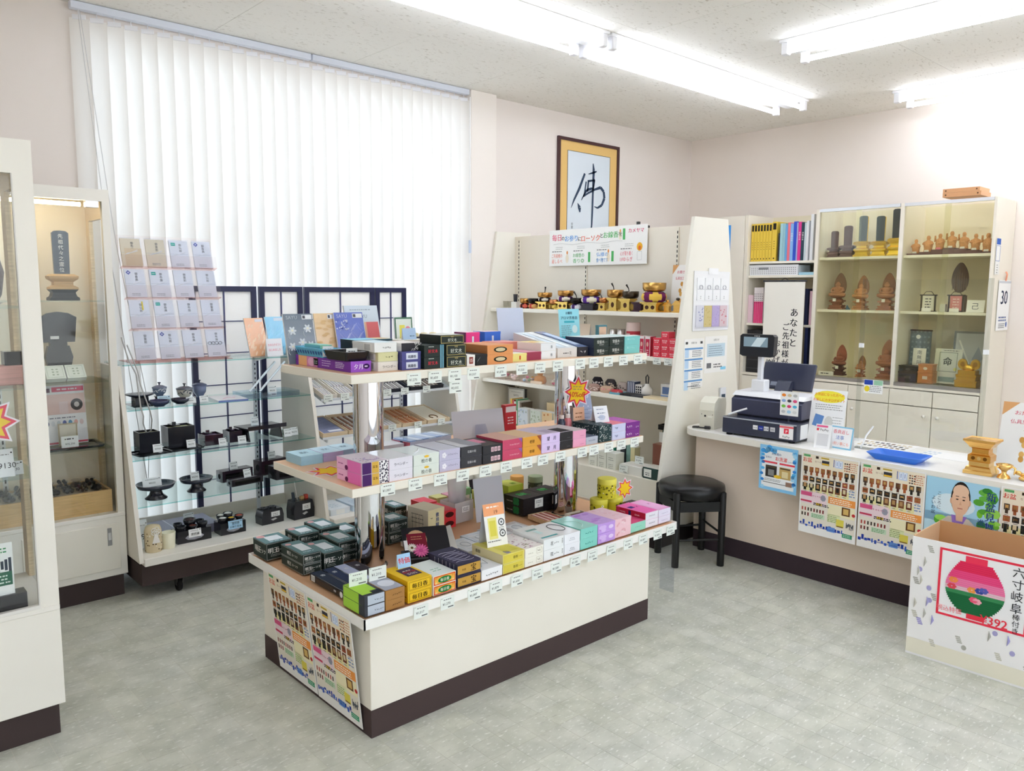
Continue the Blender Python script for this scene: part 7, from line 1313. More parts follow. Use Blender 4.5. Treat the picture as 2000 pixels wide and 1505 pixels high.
# ---------------------------------------------------------------- cash register and things on the counter
CZ=.7855
rg=thing('cash_register','dark grey cash register with tilted screen and customer display on a white stalk','cash register',(4.222,2.452,CZ),W90+math.radians(3))
DG=0x363A4C
b=B('plastic').box(-.24,.24,0,.34,.012,.112,DG,bev=.004);b.box(-.235,.235,-.002,.0,.104,.110,0xB8BCC6);b.build('drawer',rg)
for x,y in((-.2,.02),(.2,.02),(-.2,.31),(.2,.31)):B('matte').lathe([(.018,0),(.018,.012)],(x,y,0),12,0x1A1A1E).build('foot',rg)
b=B('plastic');b.prism([(.09,.125),(.33,.125),(.33,.235),(.13,.235),(.085,.215)],'x',-.23,.22,0x40435A);b.box(-.2,.19,.11,.3,.1125,.125,0x2A2C3A);b.build('body',rg)
b=B('plastic');b.prism([(.10,.2355),(.33,.2355),(.32,.26),(.14,.258)],'x',-.235,.225,0xE9E9EC);b.build('top_cover',rg)
b=B('plastic');b.box(-.165,-.075,.20,.27,.255,.33,0xE8E9EC,bev=.006);b.box(-.135,-.105,.215,.245,.33,.475,0xE4E5EA,bev=.004);b.build('stalk',rg)
b=B('plastic');b.prism([(-.235,.485),(-.215,.475),(-.03,.475),(-.012,.487),(-.008,.60),(-.02,.612),(-.22,.612),(-.235,.60)],'y',.17,.215,0x1C2028);dsp=b.build('customer_display',rg)
p=B('paper');p.rect((-.13,.1692,.565),.16,.06,0x8FA6B4);p.poly([(-.16,.169,.537),(-.10,.169,.537),(-.06,.169,.593),(-.12,.169,.593)],0xD8E8EE);p.lines((-.12,.169,.602),.04,1,.01,.005,0xD0D0D0);p.build('display_panel',dsp)
b=B('plastic');b.T=Matrix.Translation((.01,.36,.265))@Matrix.Rotation(math.radians(-20),4,'X');b.box(-.20,.14,0,.022,.0,.175,0x30344A,bev=.005);b.box(-.13,-.02,-.002,0,.02,.045,0x8A92A4);b.T=None;b.build('screen',rg)
b=B('plastic');b.prism([(.29,.25),(.36,.25),(.375,.32),(.345,.32)],'x',-.06,.03,0x3A3E50);b.build('screen_arm',rg)
p=B('paper');E=-.0006
for x,c,tx in((.01,0xF0F0F0,'JCB'),(.045,0x2A3A9A,'VISA'),(.08,0xD8D8DC,'M'),(.12,0xC9C9CE,'AMEX')):
 p.rect((x-.03,E,.067),.03,.026,c);p.text(tx,(x-.03,E-.0004,.066),.010,0xE8E8F0 if c==0x2A3A9A else 0x22222A,width=.022)
p.rect((.175,E,.062),.085,.08,0xF4F1F1);p.rect((.175,E-.0003,.092),.085,.012,0xE86A72);p.rect((.175,E-.0003,.068),.03,.03,0xE8384A);p.text('P',(.176,E-.0006,.067),.024,0xFFFFFF,bold=1);p.text('PayPay',(.175,E-.0006,.036),.016,0x333333)
p.rect((.2406,.09,.062),.10,.085,0xF0F0F0,u=(0,1,0));p.build('sticker',rg)
b=B('plastic').tube([(-.2,-.004,.125),(-.17,.02,.14),(-.11,.06,.165)],.006,0xE4E4EA,n=6);b.build('cable',rg)
t=thing('payment_card','white card of payment logos on a small clear stem at the register','card',(4.222,2.262,CZ+.1125),W90+math.radians(3));B('clear').tube([(0,0,0),(0,0,.05)],.005,0xF2F4F8,n=8).build('stem',t);b=B('paper').box(-.055,.055,-.001,.001,.05,.19,0xF6F6F6).build('card',t);p=B('paper')
for j,row in enumerate(((0xE8862A,0xD8C8A8,0xC0C0C0),(0x9AB8E8,0x4A4A50,0xE85A8A),(0x7AC24A,0xE24A7A,0x5AB8E0),(0xC8C8CC,0xA8D0E8,0xE0E0E0))):
 for i,c in enumerate(row):p.disc((-.034+.034*i,-.0016,.168-.032*j),.013,.009,c,n=10)
p.build('print',t)
t=thing('receipt_printer','cream receipt printer with black plug at the rounded counter end','printer',(4.272,2.846,CZ),W90+math.radians(10))
pr=[(0,.0),(.17,.0),(.19,.15),(.18,.19),(.06,.195),(.012,.165),(0,.12)]
B('plastic').prism([(y,z)for y,z in pr],'x',-.048,.048,0xE2DFCF).build('body',t);B('plastic').prism([(-.006,.122),(.05,.122),(.08,.2),(.055,.2),(.004,.17)],'x',-.0495,.0495,0xE8E5D6).build('cover',t)
p=B('plastic');p.disc((-.012,-.0008,.085),.007,.007,0x1A1A1A,n=12);p.rect((.02,-.0008,.082),.03,.012,0xF2F0E4);p.disc((-.036,-.0008,.095),.003,.003,0x55524A,n=8);p.disc((.038,-.0008,.095),.003,.003,0x55524A,n=8);p.build('socket',t)
B('plastic').tube([(.0,-.026,.012),(-.05,-.024,.010),(-.085,-.02,.008),(-.09,.0,.008),(-.058,.02,.008)],.005,0x1C1C1E,n=7).tube([(.0,-.026,.014),(.035,-.026,.016)],.011,0x1C1C1E,n=8).build('power_plug',t)
B('plastic').tube([(4.47,2.963,CZ+.006),(4.42,2.948,CZ+.006)],.005,0x1C1C1E,n=6).tube([(4.505,2.972,CZ+.006),(4.475,2.965,CZ+.006)],.007,0x2A2A2C,n=6).build('pen',None,'black pen lying behind the receipt printer','pen')
t=tent_card('notice_stand','tall white notice with a yellow headline standing beside the register',4.37,2.115,CZ,.20,.315,W90+math.radians(6),0xF6F6F6,lambda p,w_,h:(p.disc((0,-.0005,h*.87),w_*.44,h*.11,0xF7E84A,n=18),p.text('お世話になった方への',(0,-.0008,h*.91),h*.06,0xE8852A,width=w_*.84,bold=1),p.text('お返しにカタログギフト',(0,-.0008,h*.81),h*.06,0xE8852A,width=w_*.9,bold=1),p.lines((w_*.02,-.0008,h*.72),w_*.8,3,h*.04,h*.012,0x8A8A8A),p.rect((-w_*.25,-.0008,h*.42),w_*.26,h*.22,0x6A94D0,u=(.98,0,-.2),v=(.2,0,.98)),p.disc((w_*.05,-.0008,h*.4),w_*.12,h*.12,0xD8D8D4,n=12),p.lines((w_*.3,-.0008,h*.5),w_*.3,6,h*.05,h*.01,0x9A9A9A)),10,cat='notice',legs=False)
tent_card('notice_stand','small white pink topped payment stand before the tall notice',4.235,2.065,CZ,.09,.135,W90+math.radians(4),0xF4F4F6,lambda p,w_,h:(p.rect((-w_*.1,-.0006,h*.92),w_*.7,h*.08,0xF06A9A),p.text('PayPay',(w_*.06,-.0006,h*.78),h*.13,0x333333),p.rect((-w_*.36,-.0006,h*.78),w_*.14,h*.1,0xE8384A),p.rect((0,-.0006,h*.36),w_*.7,h*.5,0xD9D9DC)),12,cat='notice')
tent_card('notice_stand','white card with light blue border and coloured lettering beside the payment stand',4.30,1.995,CZ,.14,.125,W90+math.radians(-4),0x8CCBE8,lambda p,w_,h:(p.rect((0,-.0006,h*.5),w_*.9,h*.88,0xF6F6F8),p.text('香典返し',(0,-.0009,h*.76),h*.2,0xE25068,width=w_*.66),p.text('法事',(-w_*.02,-.0009,h*.5),h*.2,0x3A6AB8),p.text('お祝い事にも',(0,-.0009,h*.23),h*.17,0xF08A6A,width=w_*.75)),12,cat='notice')
t=thing('card_stand','white curled acrylic card stand on the counter by the bordered card','stand',(4.42,1.915,CZ),W90);B('plastic').tube([(-.02,.03,.006),(0,-.02,.006),(.012,-.025,.03),(.018,.0,.075),(.05,.01,.13)],.005,0xF2F4F6,n=6).build('loop',t);B('clear').box(-.05,.05,-.03,.04,0,.002,0xF0F2F4).build('foot_plate',t)
dish('coin_tray','bright blue shallow tray on the white counter top',(4.24,1.645,CZ),W90,.285,.165,.034,0x2F74D8,.74,kind='plastic')
for k,(x,y,w_,d,rz,nm)in enumerate(((4.60,1.86,.30,.21,.06,'printed paper with small photos lying under the counter screen'),(4.55,1.52,.26,.18,-.1,'white sheet lying beyond the blue tray'))):
 b=B('paper').box(-w_/2,w_/2,-d/2,d/2,0,.0012,0xF7F6F4);r=random.Random(k)
 for i in range(9 if k==0 else 3):
  for j in range(3):b.rect((-w_*.42+w_*.1*i,-d*.3+d*.28*j,.0016),w_*.07,d*.16,r.choice((0x8A7460,0xB8A890,0x5A5A5A,0xD8C8A8))if k==0 else 0xC9D4E0,v=(0,1,0))
 b.build('printed_sheet',None,nm,'paper',loc=(x,y,CZ),rz=W90+rz)
t=thing('counter_screen','clear acrylic screen with two posts standing on the counter','screen',(4.66,1.735,CZ),W90)
B('clear').box(-.31,.32,-.002,.002,.02,.945,0xFCFDFC).build('clear_panel',t)
for x in(-.325,.335):B('clear').box(x-.011,x+.011,-.008,.008,0,.95,0xF0F2F0).build('post',t);B('plastic').box(x-.012,x+.012,-.009,.009,.55,.575,0xF0F2F4).build('clip',t);B('plastic').box(x-.03,x+.03,-.03,.03,0,.006,0xECEEF0).build('foot',t)
b=B('paper').box(-.055,.055,-.0012,0,0,.08,0xF5F5F2);b.rect((-.028,-.0016,.064),.05,.028,0x2E4AA8);b.rect((.028,-.0016,.064),.05,.028,0x9AC8A8);b.disc((-.036,-.0016,.026),.016,.018,0xF0D83A,n=10);b.lines((.014,-.0016,.042),.07,4,.010,.0035,0x7A7A7A);b.build('small_card',None,'small blue and yellow card taped to the clear counter screen','card',loc=(4.656,1.975,CZ+.285),rz=W90)
t=thing('offering_stand','square gilt offering stand with wide top on the counter','stand',(4.235,1.255,CZ),W90)
def sq(b,prof,col,ky=.85):
 for k in range(len(prof)-1):
  (a,z0),(c,z1)=prof[k],prof[k+1];vs=[(s1*q,s2*q*ky,zz)for q,zz in((a,z0),(c,z1))for s1,s2 in((-1,-1),(1,-1),(1,1),(-1,1))];b.add(vs,[(i,(i+1)%4,4+(i+1)%4,4+i)for i in range(4)],col)
 a,z=prof[-1];b.add([(s1*a,s2*a*ky,z)for s1,s2 in((-1,-1),(1,-1),(1,1),(-1,1))],[(0,1,2,3)],col)
GD=0xF4C87A
b=B('gold');sq(b,[(.064,0),(.064,.016),(.058,.02),(.054,.034),(.044,.040),(.044,.060)],GD);b.build('base',t);b=B('gold');sq(b,[(.046,.060),(.050,.064),(.050,.092),(.042,.097),(.036,.104),(.036,.124),(.044,.130)],0xE6AA52);b.build('body',t)
b=B('gold');sq(b,[(.046,.130),(.050,.138),(.066,.158),(.070,.160),(.070,.170),(.062,.167)],0xF0BE6C);b.build('top',t);p=B('gold')
for x in(-.026,.0,.026):p.disc((x,-.0432,.078),.009,.009,0x8A5A24 if x else 0xF2CC86,n=12)
p.build('carving',t)
t=thing('incense_burner','small footed gilt incense burner beside the offering stand','burner',(4.215,1.150,CZ),W90+.5);B('gold').lathe([(.030,0),(.024,.012),(.010,.022),(.012,.034),(.030,.05),(.036,.064),(.030,.066),(.022,.05),(.0001,.046)],n=20,col=GD).build('bowl',t)
for a in(.6,2.5):B('gold').tube([(.03*math.cos(a),-.02*math.sin(a),.06),(.05*math.cos(a),-.03*math.sin(a),.05),(.045*math.cos(a),-.03*math.sin(a),.02)],[.006,.005,.003],GD,n=6).build('handle',t)
t=thing('crane_candlestick','gilt crane candlestick standing on a tortoise base on the counter','candlestick',(4.235,1.035,CZ),W90)
b=B('gold');b.ball((0,0,.022),.055,.04,.018,GD,n=16,m=8);b.ball((-.062,0,.03),.016,.012,.011,GD,n=10,m=6);b.tube([(-.05,0,.024),(-.062,0,.03)],.01,GD)
for x,y in((-.035,-.028),(.035,-.028),(-.035,.028),(.035,.028)):b.ball((x,y,.010),.018,.012,.010,GD,n=8,m=6)
b.build('tortoise',t)
b=B('gold');b.ball((.018,0,.19),.052,.028,.034,0xF0B862,n=16,m=10);b.tube([(-.02,0,.205),(-.042,0,.235),(-.03,0,.265),(-.002,0,.285),(-.01,0,.315),(-.022,0,.325)],[.018,.012,.010,.009,.010,.011],0xF0B862,n=10);b.tube([(-.022,0,.325),(-.062,0,.318)],[.008,.001],0xE0A24A,n=8);b.tube([(.06,0,.19),(.10,0,.165)],[.022,.004],0xE0A24A,n=8);b.build('crane',t)
for k,(x,s_)in enumerate(((-.004,-1),(.012,1))):B('gold').tube([(x,s_*.010,.165),(x-.004,s_*.010,.10),(x,s_*.010,.038)],[.009,.006,.006],GD,n=8).build('leg',t)
for s_ in(-1,1):
 w2=B('gold')
 for k in range(5):w2.tube([(-.01+.012*k,s_*.027,.205-.004*k),(.03+.014*k,s_*.030,.178-.006*k)],[.008,.003],0xD89A42,n=6)
 w2.build('wing',t)
b=B('gold');b.tube([(-.022,0,.33),(-.02,0,.36)],.003,GD,n=6);b.lathe([(.003,.36),(.012,.366),(.03,.37),(.03,.374),(.004,.376),(.002,.40),(.0001,.405)],(-.02,0,0),18,0xF4D27E);b.build('candle_plate',t)
posterx('tall white flyer with pink lettering standing behind the gilt crane',4.42,1.13,CZ,.24,.34,d_flower,'flyer','flyer',12)
WC=W90-.0506
FXC=lambda y:4.01+.175*(y+.6)/3.46-.003
for k,(y,nm)in enumerate(((1.963,'altar sale flyer on the counter front, next to the blue flyer'),(1.622,'altar sale flyer on the counter front, between flyer and portrait poster'),(.955,'altar sale flyer on the counter front, beyond the portrait poster'))):
 flyer(nm,(FXC(y)-.002,y,.315),WC,.333,.455,0,5+k)
def d_blue(p,w_,h):
 r=random.Random(4);E=-.0008
 p.rect((0,E,h*.5),w_*.86,h*.86,0xF2F4F6)
 for k in range(26):p.disc((w_*r.choice((-.44,.44))*r.uniform(.9,1),E-.0002,h*r.uniform(.05,.95)),.012,.009,r.choice((0x5AB8F0,0x3A8ADC,0xA8DCF8)),n=9)
 for k in range(10):p.disc((w_*r.uniform(-.45,-.1),E-.0003,h*r.uniform(.86,.97)),.016,.012,r.choice((0x4AA8EE,0x7AC8F4)),n=10)
 p.text('お仏壇の',(-w_*.05,E-.0004,h*.83),h*.06,0x2A4A8A,bold=1);p.text('お洗濯',(w_*.08,E-.0004,h*.73),h*.10,0xE8403A,bold=1);p.text('しませんか',(w_*.36,E-.0004,h*.70),h*.04,0x2A4A8A,width=w_*.2);p.text('ご自宅の',(-w_*.28,E-.0004,h*.74),h*.05,0x2A4A8A)
 for x in(-.22,.24):p.rect((w_*x,E-.0002,h*.63),w_*.4,h*.04,0xE8485A);p.rect((w_*x*.8,E-.0002,h*.43),w_*.3,h*.26,0x3A3634 if x<0 else 0xC8A86A);p.rect((w_*x*.8,E-.0004,h*.40),w_*.16,h*.14,0x8A8A88 if x<0 else 0xE6D8A8);p.rect((w_*x*.8,E-.0004,h*.53),w_*.26,h*.03,0x5A4A3A)
 p.disc((0,E-.0006,h*.33),w_*.1,h*.04,0xF2C83A,n=10);p.rect((0,E-.0003,h*.17),w_*.78,h*.012,0x222222);p.rect((w_*.3,E-.0004,h*.2),w_*.16,h*.1,0x9A7A6A);p.lines((-w_*.1,E-.0003,h*.25),w_*.5,2,h*.03,h*.012,0x777777)
posterx('blue bordered altar cleaning flyer hanging from the counter edge under the register',FXC(2.275)-.002,2.275,.51,.243,.262,d_blue,'sale_flyer','flyer',0,.001,0x8CCBF4,rz=WC)
def d_man(p,w_,h):
 E=-.0008;r=random.Random(2)
 p.rect((0,E,h*.75),w_,h*.5,0xA9D8F0);p.rect((0,E,h*.3),w_,h*.6,0xBFE0EE);p.disc((-w_*.1,E-.0001,h*.72),w_*.3,h*.12,0xDDF0F8,n=16)
 for k in range(60):a=r.random();side=r.choice((-1,1,1));p.disc((w_*(side*r.uniform(.22,.49)),E-.0002-.000002*k,h*(r.uniform(.0,.55)if side<0 else r.uniform(.1,.95))),r.uniform(.012,.03),r.uniform(.010,.022),r.choice((0x7CC43A,0x5AA83A,0x9AD85A,0x3E8A3A,0x6AB84A)),n=9)
 jk,sk=0xD9CDBF,0xE8BE9E;T0=p.T;p.T=Matrix.Translation((0,0,.062))
 p.poly([(-w_*.36,E-.0005,0),(w_*.30,E-.0005,0),(w_*.27,E-.0005,h*.34),(w_*.12,E-.0005,h*.44),(-w_*.16,E-.0005,h*.44),(-w_*.31,E-.0005,h*.33)],jk)
 p.poly([(-w_*.06,E-.0007,h*.18),(w_*.10,E-.0007,h*.46),(-w_*.12,E-.0007,h*.46)],0x9A78C8);p.poly([(-w_*.05,E-.0008,h*.40),(w_*.04,E-.0008,h*.40),(w_*.05,E-.0008,h*.5),(-w_*.06,E-.0008,h*.5)],sk)
 p.disc((-w_*.005,E-.0009,h*.66),w_*.135,h*.19,0x2A2220,n=22);p.disc((-w_*.005,E-.0011,h*.63),w_*.122,h*.17,sk,n=22);p.disc((-w_*.005,E-.0012,h*.74),w_*.11,h*.075,0xEBC6A8,n=18)
 for x in(-.05,.04):p.disc((w_*x,E-.0014,h*.645),w_*.02,h*.008,0x3A2A24,n=8);p.rect((w_*x,E-.0014,h*.68),w_*.045,h*.008,0x5A463C)
 for x in(-.132,.122):p.disc((w_*x,E-.0010,h*.62),w_*.018,h*.035,0xDDAE8E,n=10)
 p.poly([(-w_*.02,E-.0014,h*.585),(w_*.015,E-.0014,h*.585),(-w_*.002,E-.0014,h*.63)],0xDAA888);p.rect((-w_*.004,E-.0014,h*.545),w_*.07,h*.010,0xB86A5E)
 p.rect((-w_*.02,E-.001,h*.10),w_*.2,h*.09,0xEEEFF2);p.rect((w_*.14,E-.0009,h*.30),w_*.05,h*.008,0x3A3A4A)
 p.T=T0;p.rect((-w_*.03,E-.0004,.032),w_*.66,.064,jk)
 p.vtext('新盆見舞に',(w_*.40,E-.001,h*.88),h*.105,0x2A3A8A,bold=1);p.vtext('進物用香',(w_*.29,E-.001,h*.58),h*.08,0x2A3A8A);p.vtext('こころに',(-w_*.30,E-.001,h*.82),h*.05,0x3A4A6A);p.vtext('よいお盆',(-w_*.38,E-.001,h*.76),h*.05,0x3A4A6A)
posterx('portrait poster of a smiling man in a beige jacket on the counter front',FXC(1.29)-.003,1.29,.33,.325,.43,d_man,'poster','poster',0,.001,0xBFE0EE,rz=WC)
b=B('paper');b.box(-.9,.65,-.001,0,0,.05,0xF6F6F7)if False else None
# ---------------------------------------------------------------- lantern carton on the floor
t=thing('carton','open patterned cardboard carton of lanterns on the floor before the counter','carton',(3.722,1.035,0),W90+math.radians(1.2));W=.32
b=B('card');b.box(-W,W,0,.005,0,.555,0xF2F0F0).box(-W,W,.33,.335,.02,.565,0xC79A6A).box(-W,-W+.005,.005,.33,.0,.56,0xD8B48C,xm=0xF2F0F0).box(W-.005,W,.005,.33,0,.56,0xD8B48C).box(-W+.005,W-.005,.005,.33,0,.006,0xC79A6A).build('body',t)
p=B('paper');r=random.Random(12)
p.rect((0,-.0006,.045),W*2,.07,0xE9E4D2)
for k in range(90):
 x,z=r.uniform(-.3,.3),r.uniform(.09,.53);c=r.choice((0xB9B7AE,0xA9A4D0,0xC9C5B8,0xAEACA4,0x9F99CC))
 if-.21<x<.13 and z>.22:continue
 if k%3==0:p.tube([(x,-.0005,z+.022),(x+.004,-.0007,z),(x-.002,-.0005,z-.024)],[.001,.006,.001],c,n=5)
 elif k%3==1:[p.rect((x+.003*q,-.0008,z-.008*q),.020,.006,c)for q in range(4)]
 else:p.disc((x,-.0008,z),.011,.012,c,n=8,a0=x)
p.build('print',t)
s_=B('paper');x0,x1,z0,z1=-.205,.15,.225,.535;s_.box(x0,x1,-.0022,-.0012,z0,z1,0xF1F0F2);s_.frame(x0+.002,x1-.002,z0+.002,z1-.002,.010,-.0030,-.0023,0xE8384E);sign=s_.build('sale_sign',t)
p=B('paper');cx,E=-.055,-.0034;n=26;H0,H1=.262,.492;r_=lambda k:(.062+.06*math.sin(PI*min(1,(k/n)*1.02)**1.25))if k<n*.94 else.05
for k in range(n):
 f=k/n;z=H0+(H1-H0)*f;rr=.055+.062*math.sin(PI*(f**.85)*.98);c=(0x1E6A3E if f<.32 else 0x3A8A56 if f<.42 else 0xE8C0CC if f<.50 else 0xF07AA8 if f<.64 else 0xEE4A84 if f<.8 else 0xE82E5A)
 p.rect((cx,E,z+(H1-H0)/n*.5),rr*2,(H1-H0)/n*1.02,c);p.rect((cx,E-.0002,z),rr*2,.0012,tuple(max(0,((c>>s&255)/255)*.86)for s in(16,8,0)))
p.rect((cx,E-.0003,.505),.085,.028,0xEE3A5A);p.rect((cx+.01,E-.0003,.252),.07,.022,0xE8384A)
for dx,z,c in((.02,.375,0x3A4A9A),(.035,.38,0x5A62B4),(-.01,.372,0xEE9A4A),(.0,.33,0xE85A7A),(.012,.326,0xF4A8B8),(-.085,.40,0xEE8A4A),(-.09,.37,0xE24A5A)):
 for q in range(6):a=q*PI/3;p.disc((cx+dx+.011*math.cos(a),E-.0006-.00005*q,z+.008*math.sin(a)),.009,.006,c,n=8)
p.text('税込特価',(-.15,E-.0008,.262),.028,0xF0707E,width=.10);p.text('¥392',(.025,E-.0012,.258),.052,0xE8384A,bold=1)
p.vtext('六寸岐阜',(.105,E-.0004,.495),.048,0x2A2A2E);p.vtext('棒付き',(.108,E-.0014,.302),.030,0x2A2A2E,step=1.0);p.build('print',sign)
for k in range(3):
 b=B('frost');b.T=Matrix.Rotation(.3*k-.3,4,'Z');b.lathe([(.06,0),(.075,.10),(.06,.19),(.02,.235)],n=10,col=0xE8B8CC,sy=.9);b.T=None;b.build('lantern_packet',None,('pink wrapped paper lantern in the carton, nearest the counter posters','pink wrapped paper lantern in the middle of the carton','pink wrapped paper lantern at the far end of the carton')[k],'lantern','wrapped lanterns in the carton',loc=(3.90,1.22-.2*k,.265))
B('card').box(-.15,.15,-.29,.29,0,.257,0xC79A6A).build('inner_carton',None,'plain brown inner carton under the wrapped lanterns','carton',loc=(3.887,1.035,.0065),rz=math.radians(1.2))
# ---------------------------------------------------------------- things on the gondola end panel
PY=3.0185
t=thing('envelope_holder','clear wall pocket of money envelopes on the gondola end panel','holder',(4.53,PY,1.40));B('plastic').box(-.205,.205,-.006,0,0,.39,0xF1F1F3,bev=.002).build('back_board',t);B('plastic').box(-.05,.06,-.010,-.0065,.37,.41,0xF6F6F8).build('hanger',t)
for k in range(4):
 e_=B('paper');x=-.135+.09*k;e_.box(x-.041,x+.041,-.011,-.0065,.20,.345,0xF4F4F6);[e_.tube([(x+.022*math.cos(s)*(1 if q else.6),-.0125,.285+.014*math.sin(s))for s in[2*PI*j/9 for j in range(9)]],.0012,0xB8B8C0,n=4,closed=True)for q in(0,1)];e_.rect((x,-.0116,.272),.078,.003,0xC0C0C8);e_.lines((x,-.0116,.225),.008,2,.012,.006,0x777777);e_.build('money_envelope',t)
 c=(0xF0F0F4,0xE6D28A,0xCDBBE4,0xF2DADA)[k];e_=B('paper');e_.box(x-.043,x+.043,-.011,-.0065,.025,.165,c);rr=random.Random(k)
 for q in range(10):e_.disc((x+rr.uniform(-.034,.034),-.0116,rr.uniform(.04,.15)),.006,.005,(0x8A94C8,0xD8BE6A,0xBCA6DC,0xE2707E)[k],n=7)
 e_.build('money_envelope',t)
B('clear').box(-.195,.195,-.018,-.0125,.015,.17,0xFBFBFD).build('pocket',t)
def d_tab(p,w_,h):
 for k in range(4):p.rect((0,-.0008,h*(.80-.22*k)),w_*.94,h*.035,0x6A9ACC);p.rect((-w_*.36,-.0007,h*(.70-.22*k)),w_*.2,h*.16,0xBFD8EE);p.lines((w_*.16,-.0008,h*(.75-.22*k)),w_*.5,4,h*.035,h*.012,0x555A60)
 p.text('お知らせ',(0,-.0008,h*.92),h*.05,0x333333);p.rect((-w_*.38,-.0008,h*.92),w_*.12,h*.05,0x4A4A4A);p.rect((w_*.38,-.0008,h*.92),w_*.12,h*.05,0x4A4A4A);p.lines((0,-.0008,h*.03),w_*.6,1,.01,h*.014,0x444444)
posterx('light blue banded price table taped low on the gondola end panel',4.355,PY,1.03,.215,.32,d_tab,'notice','notice',rz=0)
posterx('pale notice with a grey blue rounded panel taped on the gondola end panel',4.61,PY,1.115,.265,.245,lambda p,w_,h:(p.text('お知らせ',(0,-.0008,h*.9),h*.07,0x4A4A4A),p.rect((0,-.0007,h*.62),w_*.8,h*.36,0xC6DAE6),p.lines((0,-.001,h*.72),w_*.66,5,h*.06,h*.018,0x7A8A94),p.rect((-w_*.3,-.0008,h*.2),w_*.2,h*.14,0x77777A),p.lines((w_*.1,-.0008,h*.22),w_*.4,2,h*.07,h*.03,0x555555),p.rect((w_*.34,-.0009,h*.1),w_*.24,h*.08,0x8AD0EE)),'notice','notice',rz=0)
t=thing('thermometer','small white gauge with a dark window on the gondola end panel','gauge',(4.70,PY,.915));B('plastic').box(-.035,.035,-.012,0,0,.09,0xE6E8EC,bev=.003).build('case',t);B('paper').box(-.022,.022,-.0135,-.0125,.012,.045,0x4A5A6A).build('window_panel',t)
# ---------------------------------------------------------------- in and around the bookcase (fronts face -x)
BKX=6.70
def bookx(label,y,w_,z,h,col,d=.20,x=BKX,tilt=0,spine=None,grp='books on the top bookcase shelf',top=None,name='book',cat='book',band=None):
 o=thing(name,label,cat,(x,y,z),W90,grp,ry=tilt);b=B('card').box(-w_/2,w_/2,0,d,0,h,col,zp=0xF0EDE4 if not top else top,yp=0xF0EDE4);b.build('cover',o);p=B('paper')
 if spine:p.vtext(spine,(0,-.0006,h*.72),min(w_*.62,.022),0x2A2A2A if col in(0xEBC94A,0xE6E8EC)else 0xF2F2F2)
 if band:p.rect((0,-.0005,h*.88),w_*.7,h*.16,0x2A2622);p.lines((0,-.0005,h*.5),w_*.3,4,h*.06,.006,0x6A5A2A);p.rect((0,-.0005,h*.07),w_*.3,.012,0x2A2622)
 if p.v:p.build('spine_print',o)
 return o
Y1=1.9405
for k in range(7):bookx(['first','second','third','fourth','fifth','sixth','seventh'][k]+' yellow binder with black spine top, counted from the plain door',4.035-.030*k,.0275,Y1,.345,0xEBC94A,band=True)
bookx('wide yellow binder with black spine top after the slim yellow ones',3.815,.045,Y1,.355,0xEBC94A,band=True)
y=3.775
for nm,w_,h,c,tl in(('dark slim book leaning on the yellow binders',.016,.25,0x2A2E36,.0),('pale aqua book beside the dark slim one',.028,.335,0xA8D2DA,0),('second pale aqua book',.024,.335,0x9CC6D2,0),('light blue book beside the aqua ones',.022,.325,0x6AA8DC,0),('coral pink book between blue books',.026,.34,0xF07A8A,0),('sky blue book with white spine title',.030,.33,0x8AB8EE,0),('royal blue book',.030,.345,0x2E52C8,0),('lilac blue slim book',.014,.335,0xA8B0E0,0),('magenta book with white spine title',.030,.34,0xE03A92,0),('dark teal book with white spine title',.030,.335,0x22404E,0),('pale grey slim book',.018,.33,0xC9D6DC,0),('white book before the divider',.022,.345,0xE6E8EC,0)):
 y-=w_/2;bookx(nm+' on the top bookcase shelf',y,w_-.0015,Y1,h,c,spine='供養の本' if 'title' in nm else None);y-=w_/2
bookx('tall white binder at the end of the top bookcase shelf',3.455,.028,Y1,.40,0xE9EBEE,.22,spine='資料')
t=thing('basket','white perforated plastic basket on the second bookcase shelf','basket',(6.70,3.811,1.8125),W90);b=B('plastic')
for bx in((-.24,.24,0,.004,0,.09),(-.24,.24,.22,.224,0,.09),(-.24,-.236,.004,.22,0,.09),(.236,.24,.004,.22,0,.09),(-.236,.236,.004,.22,0,.004)):b.box(*bx,0xE9EBEE)
b.box(-.245,.245,-.004,-.0,.082,.094,0xF2F3F5).build('body',t);p=B('paper')
for i in range(24):
 for j in range(4):p.rect((-.22+.019*i,-.0008,.015+.017*j),.007,.008,0x77787C)
p.rect((-.10,-.0012,.062),.10,.02,0x8A8C90);p.build('holes',t);q=B('paper').box(-.2,.1,.03,.2,.004,.10,0xDADDE2);q.build('papers',t)
CX('paper_stack','pale blue paper sheets beside the white basket',3.405,3.56,6.70,.25,1.8125,.025,0xA8D4E6,None,0xBCE0EE,None,lid=False,cat='paper')
bookx('clear pink folder standing on the third bookcase shelf',4.03,.05,1.3705,.26,0xE6C9D2,spine=None,grp='magazines on the third bookcase shelf')
for k in range(5):bookx(['first','second','third','fourth','fifth'][k]+' magazine with hot pink lower spine, counted from the clear folder',3.985-.019*k,.018,1.3705,.33,0xE9E2E4,grp='magazines on the third bookcase shelf',name='magazine',cat='magazine');sc.objects[-1];
for o in[q for q in sc.objects if q.get('category')=='magazine']:p=B('paper');p.rect((0,-.0007,.10),.0175,.20,0xEA4A84);p.lines((0,-.0007,.27),.012,5,.02,.006,0x555555);p.build('spine_print',o)
bookx('dark navy file at the far end of the third bookcase shelf',3.475,.03,1.3705,.32,0x2A3050,grp='magazines on the third bookcase shelf');bookx('pale pink file beside the dark navy file',3.43,.03,1.3705,.30,0xE8C2CC,grp='magazines on the third bookcase shelf')
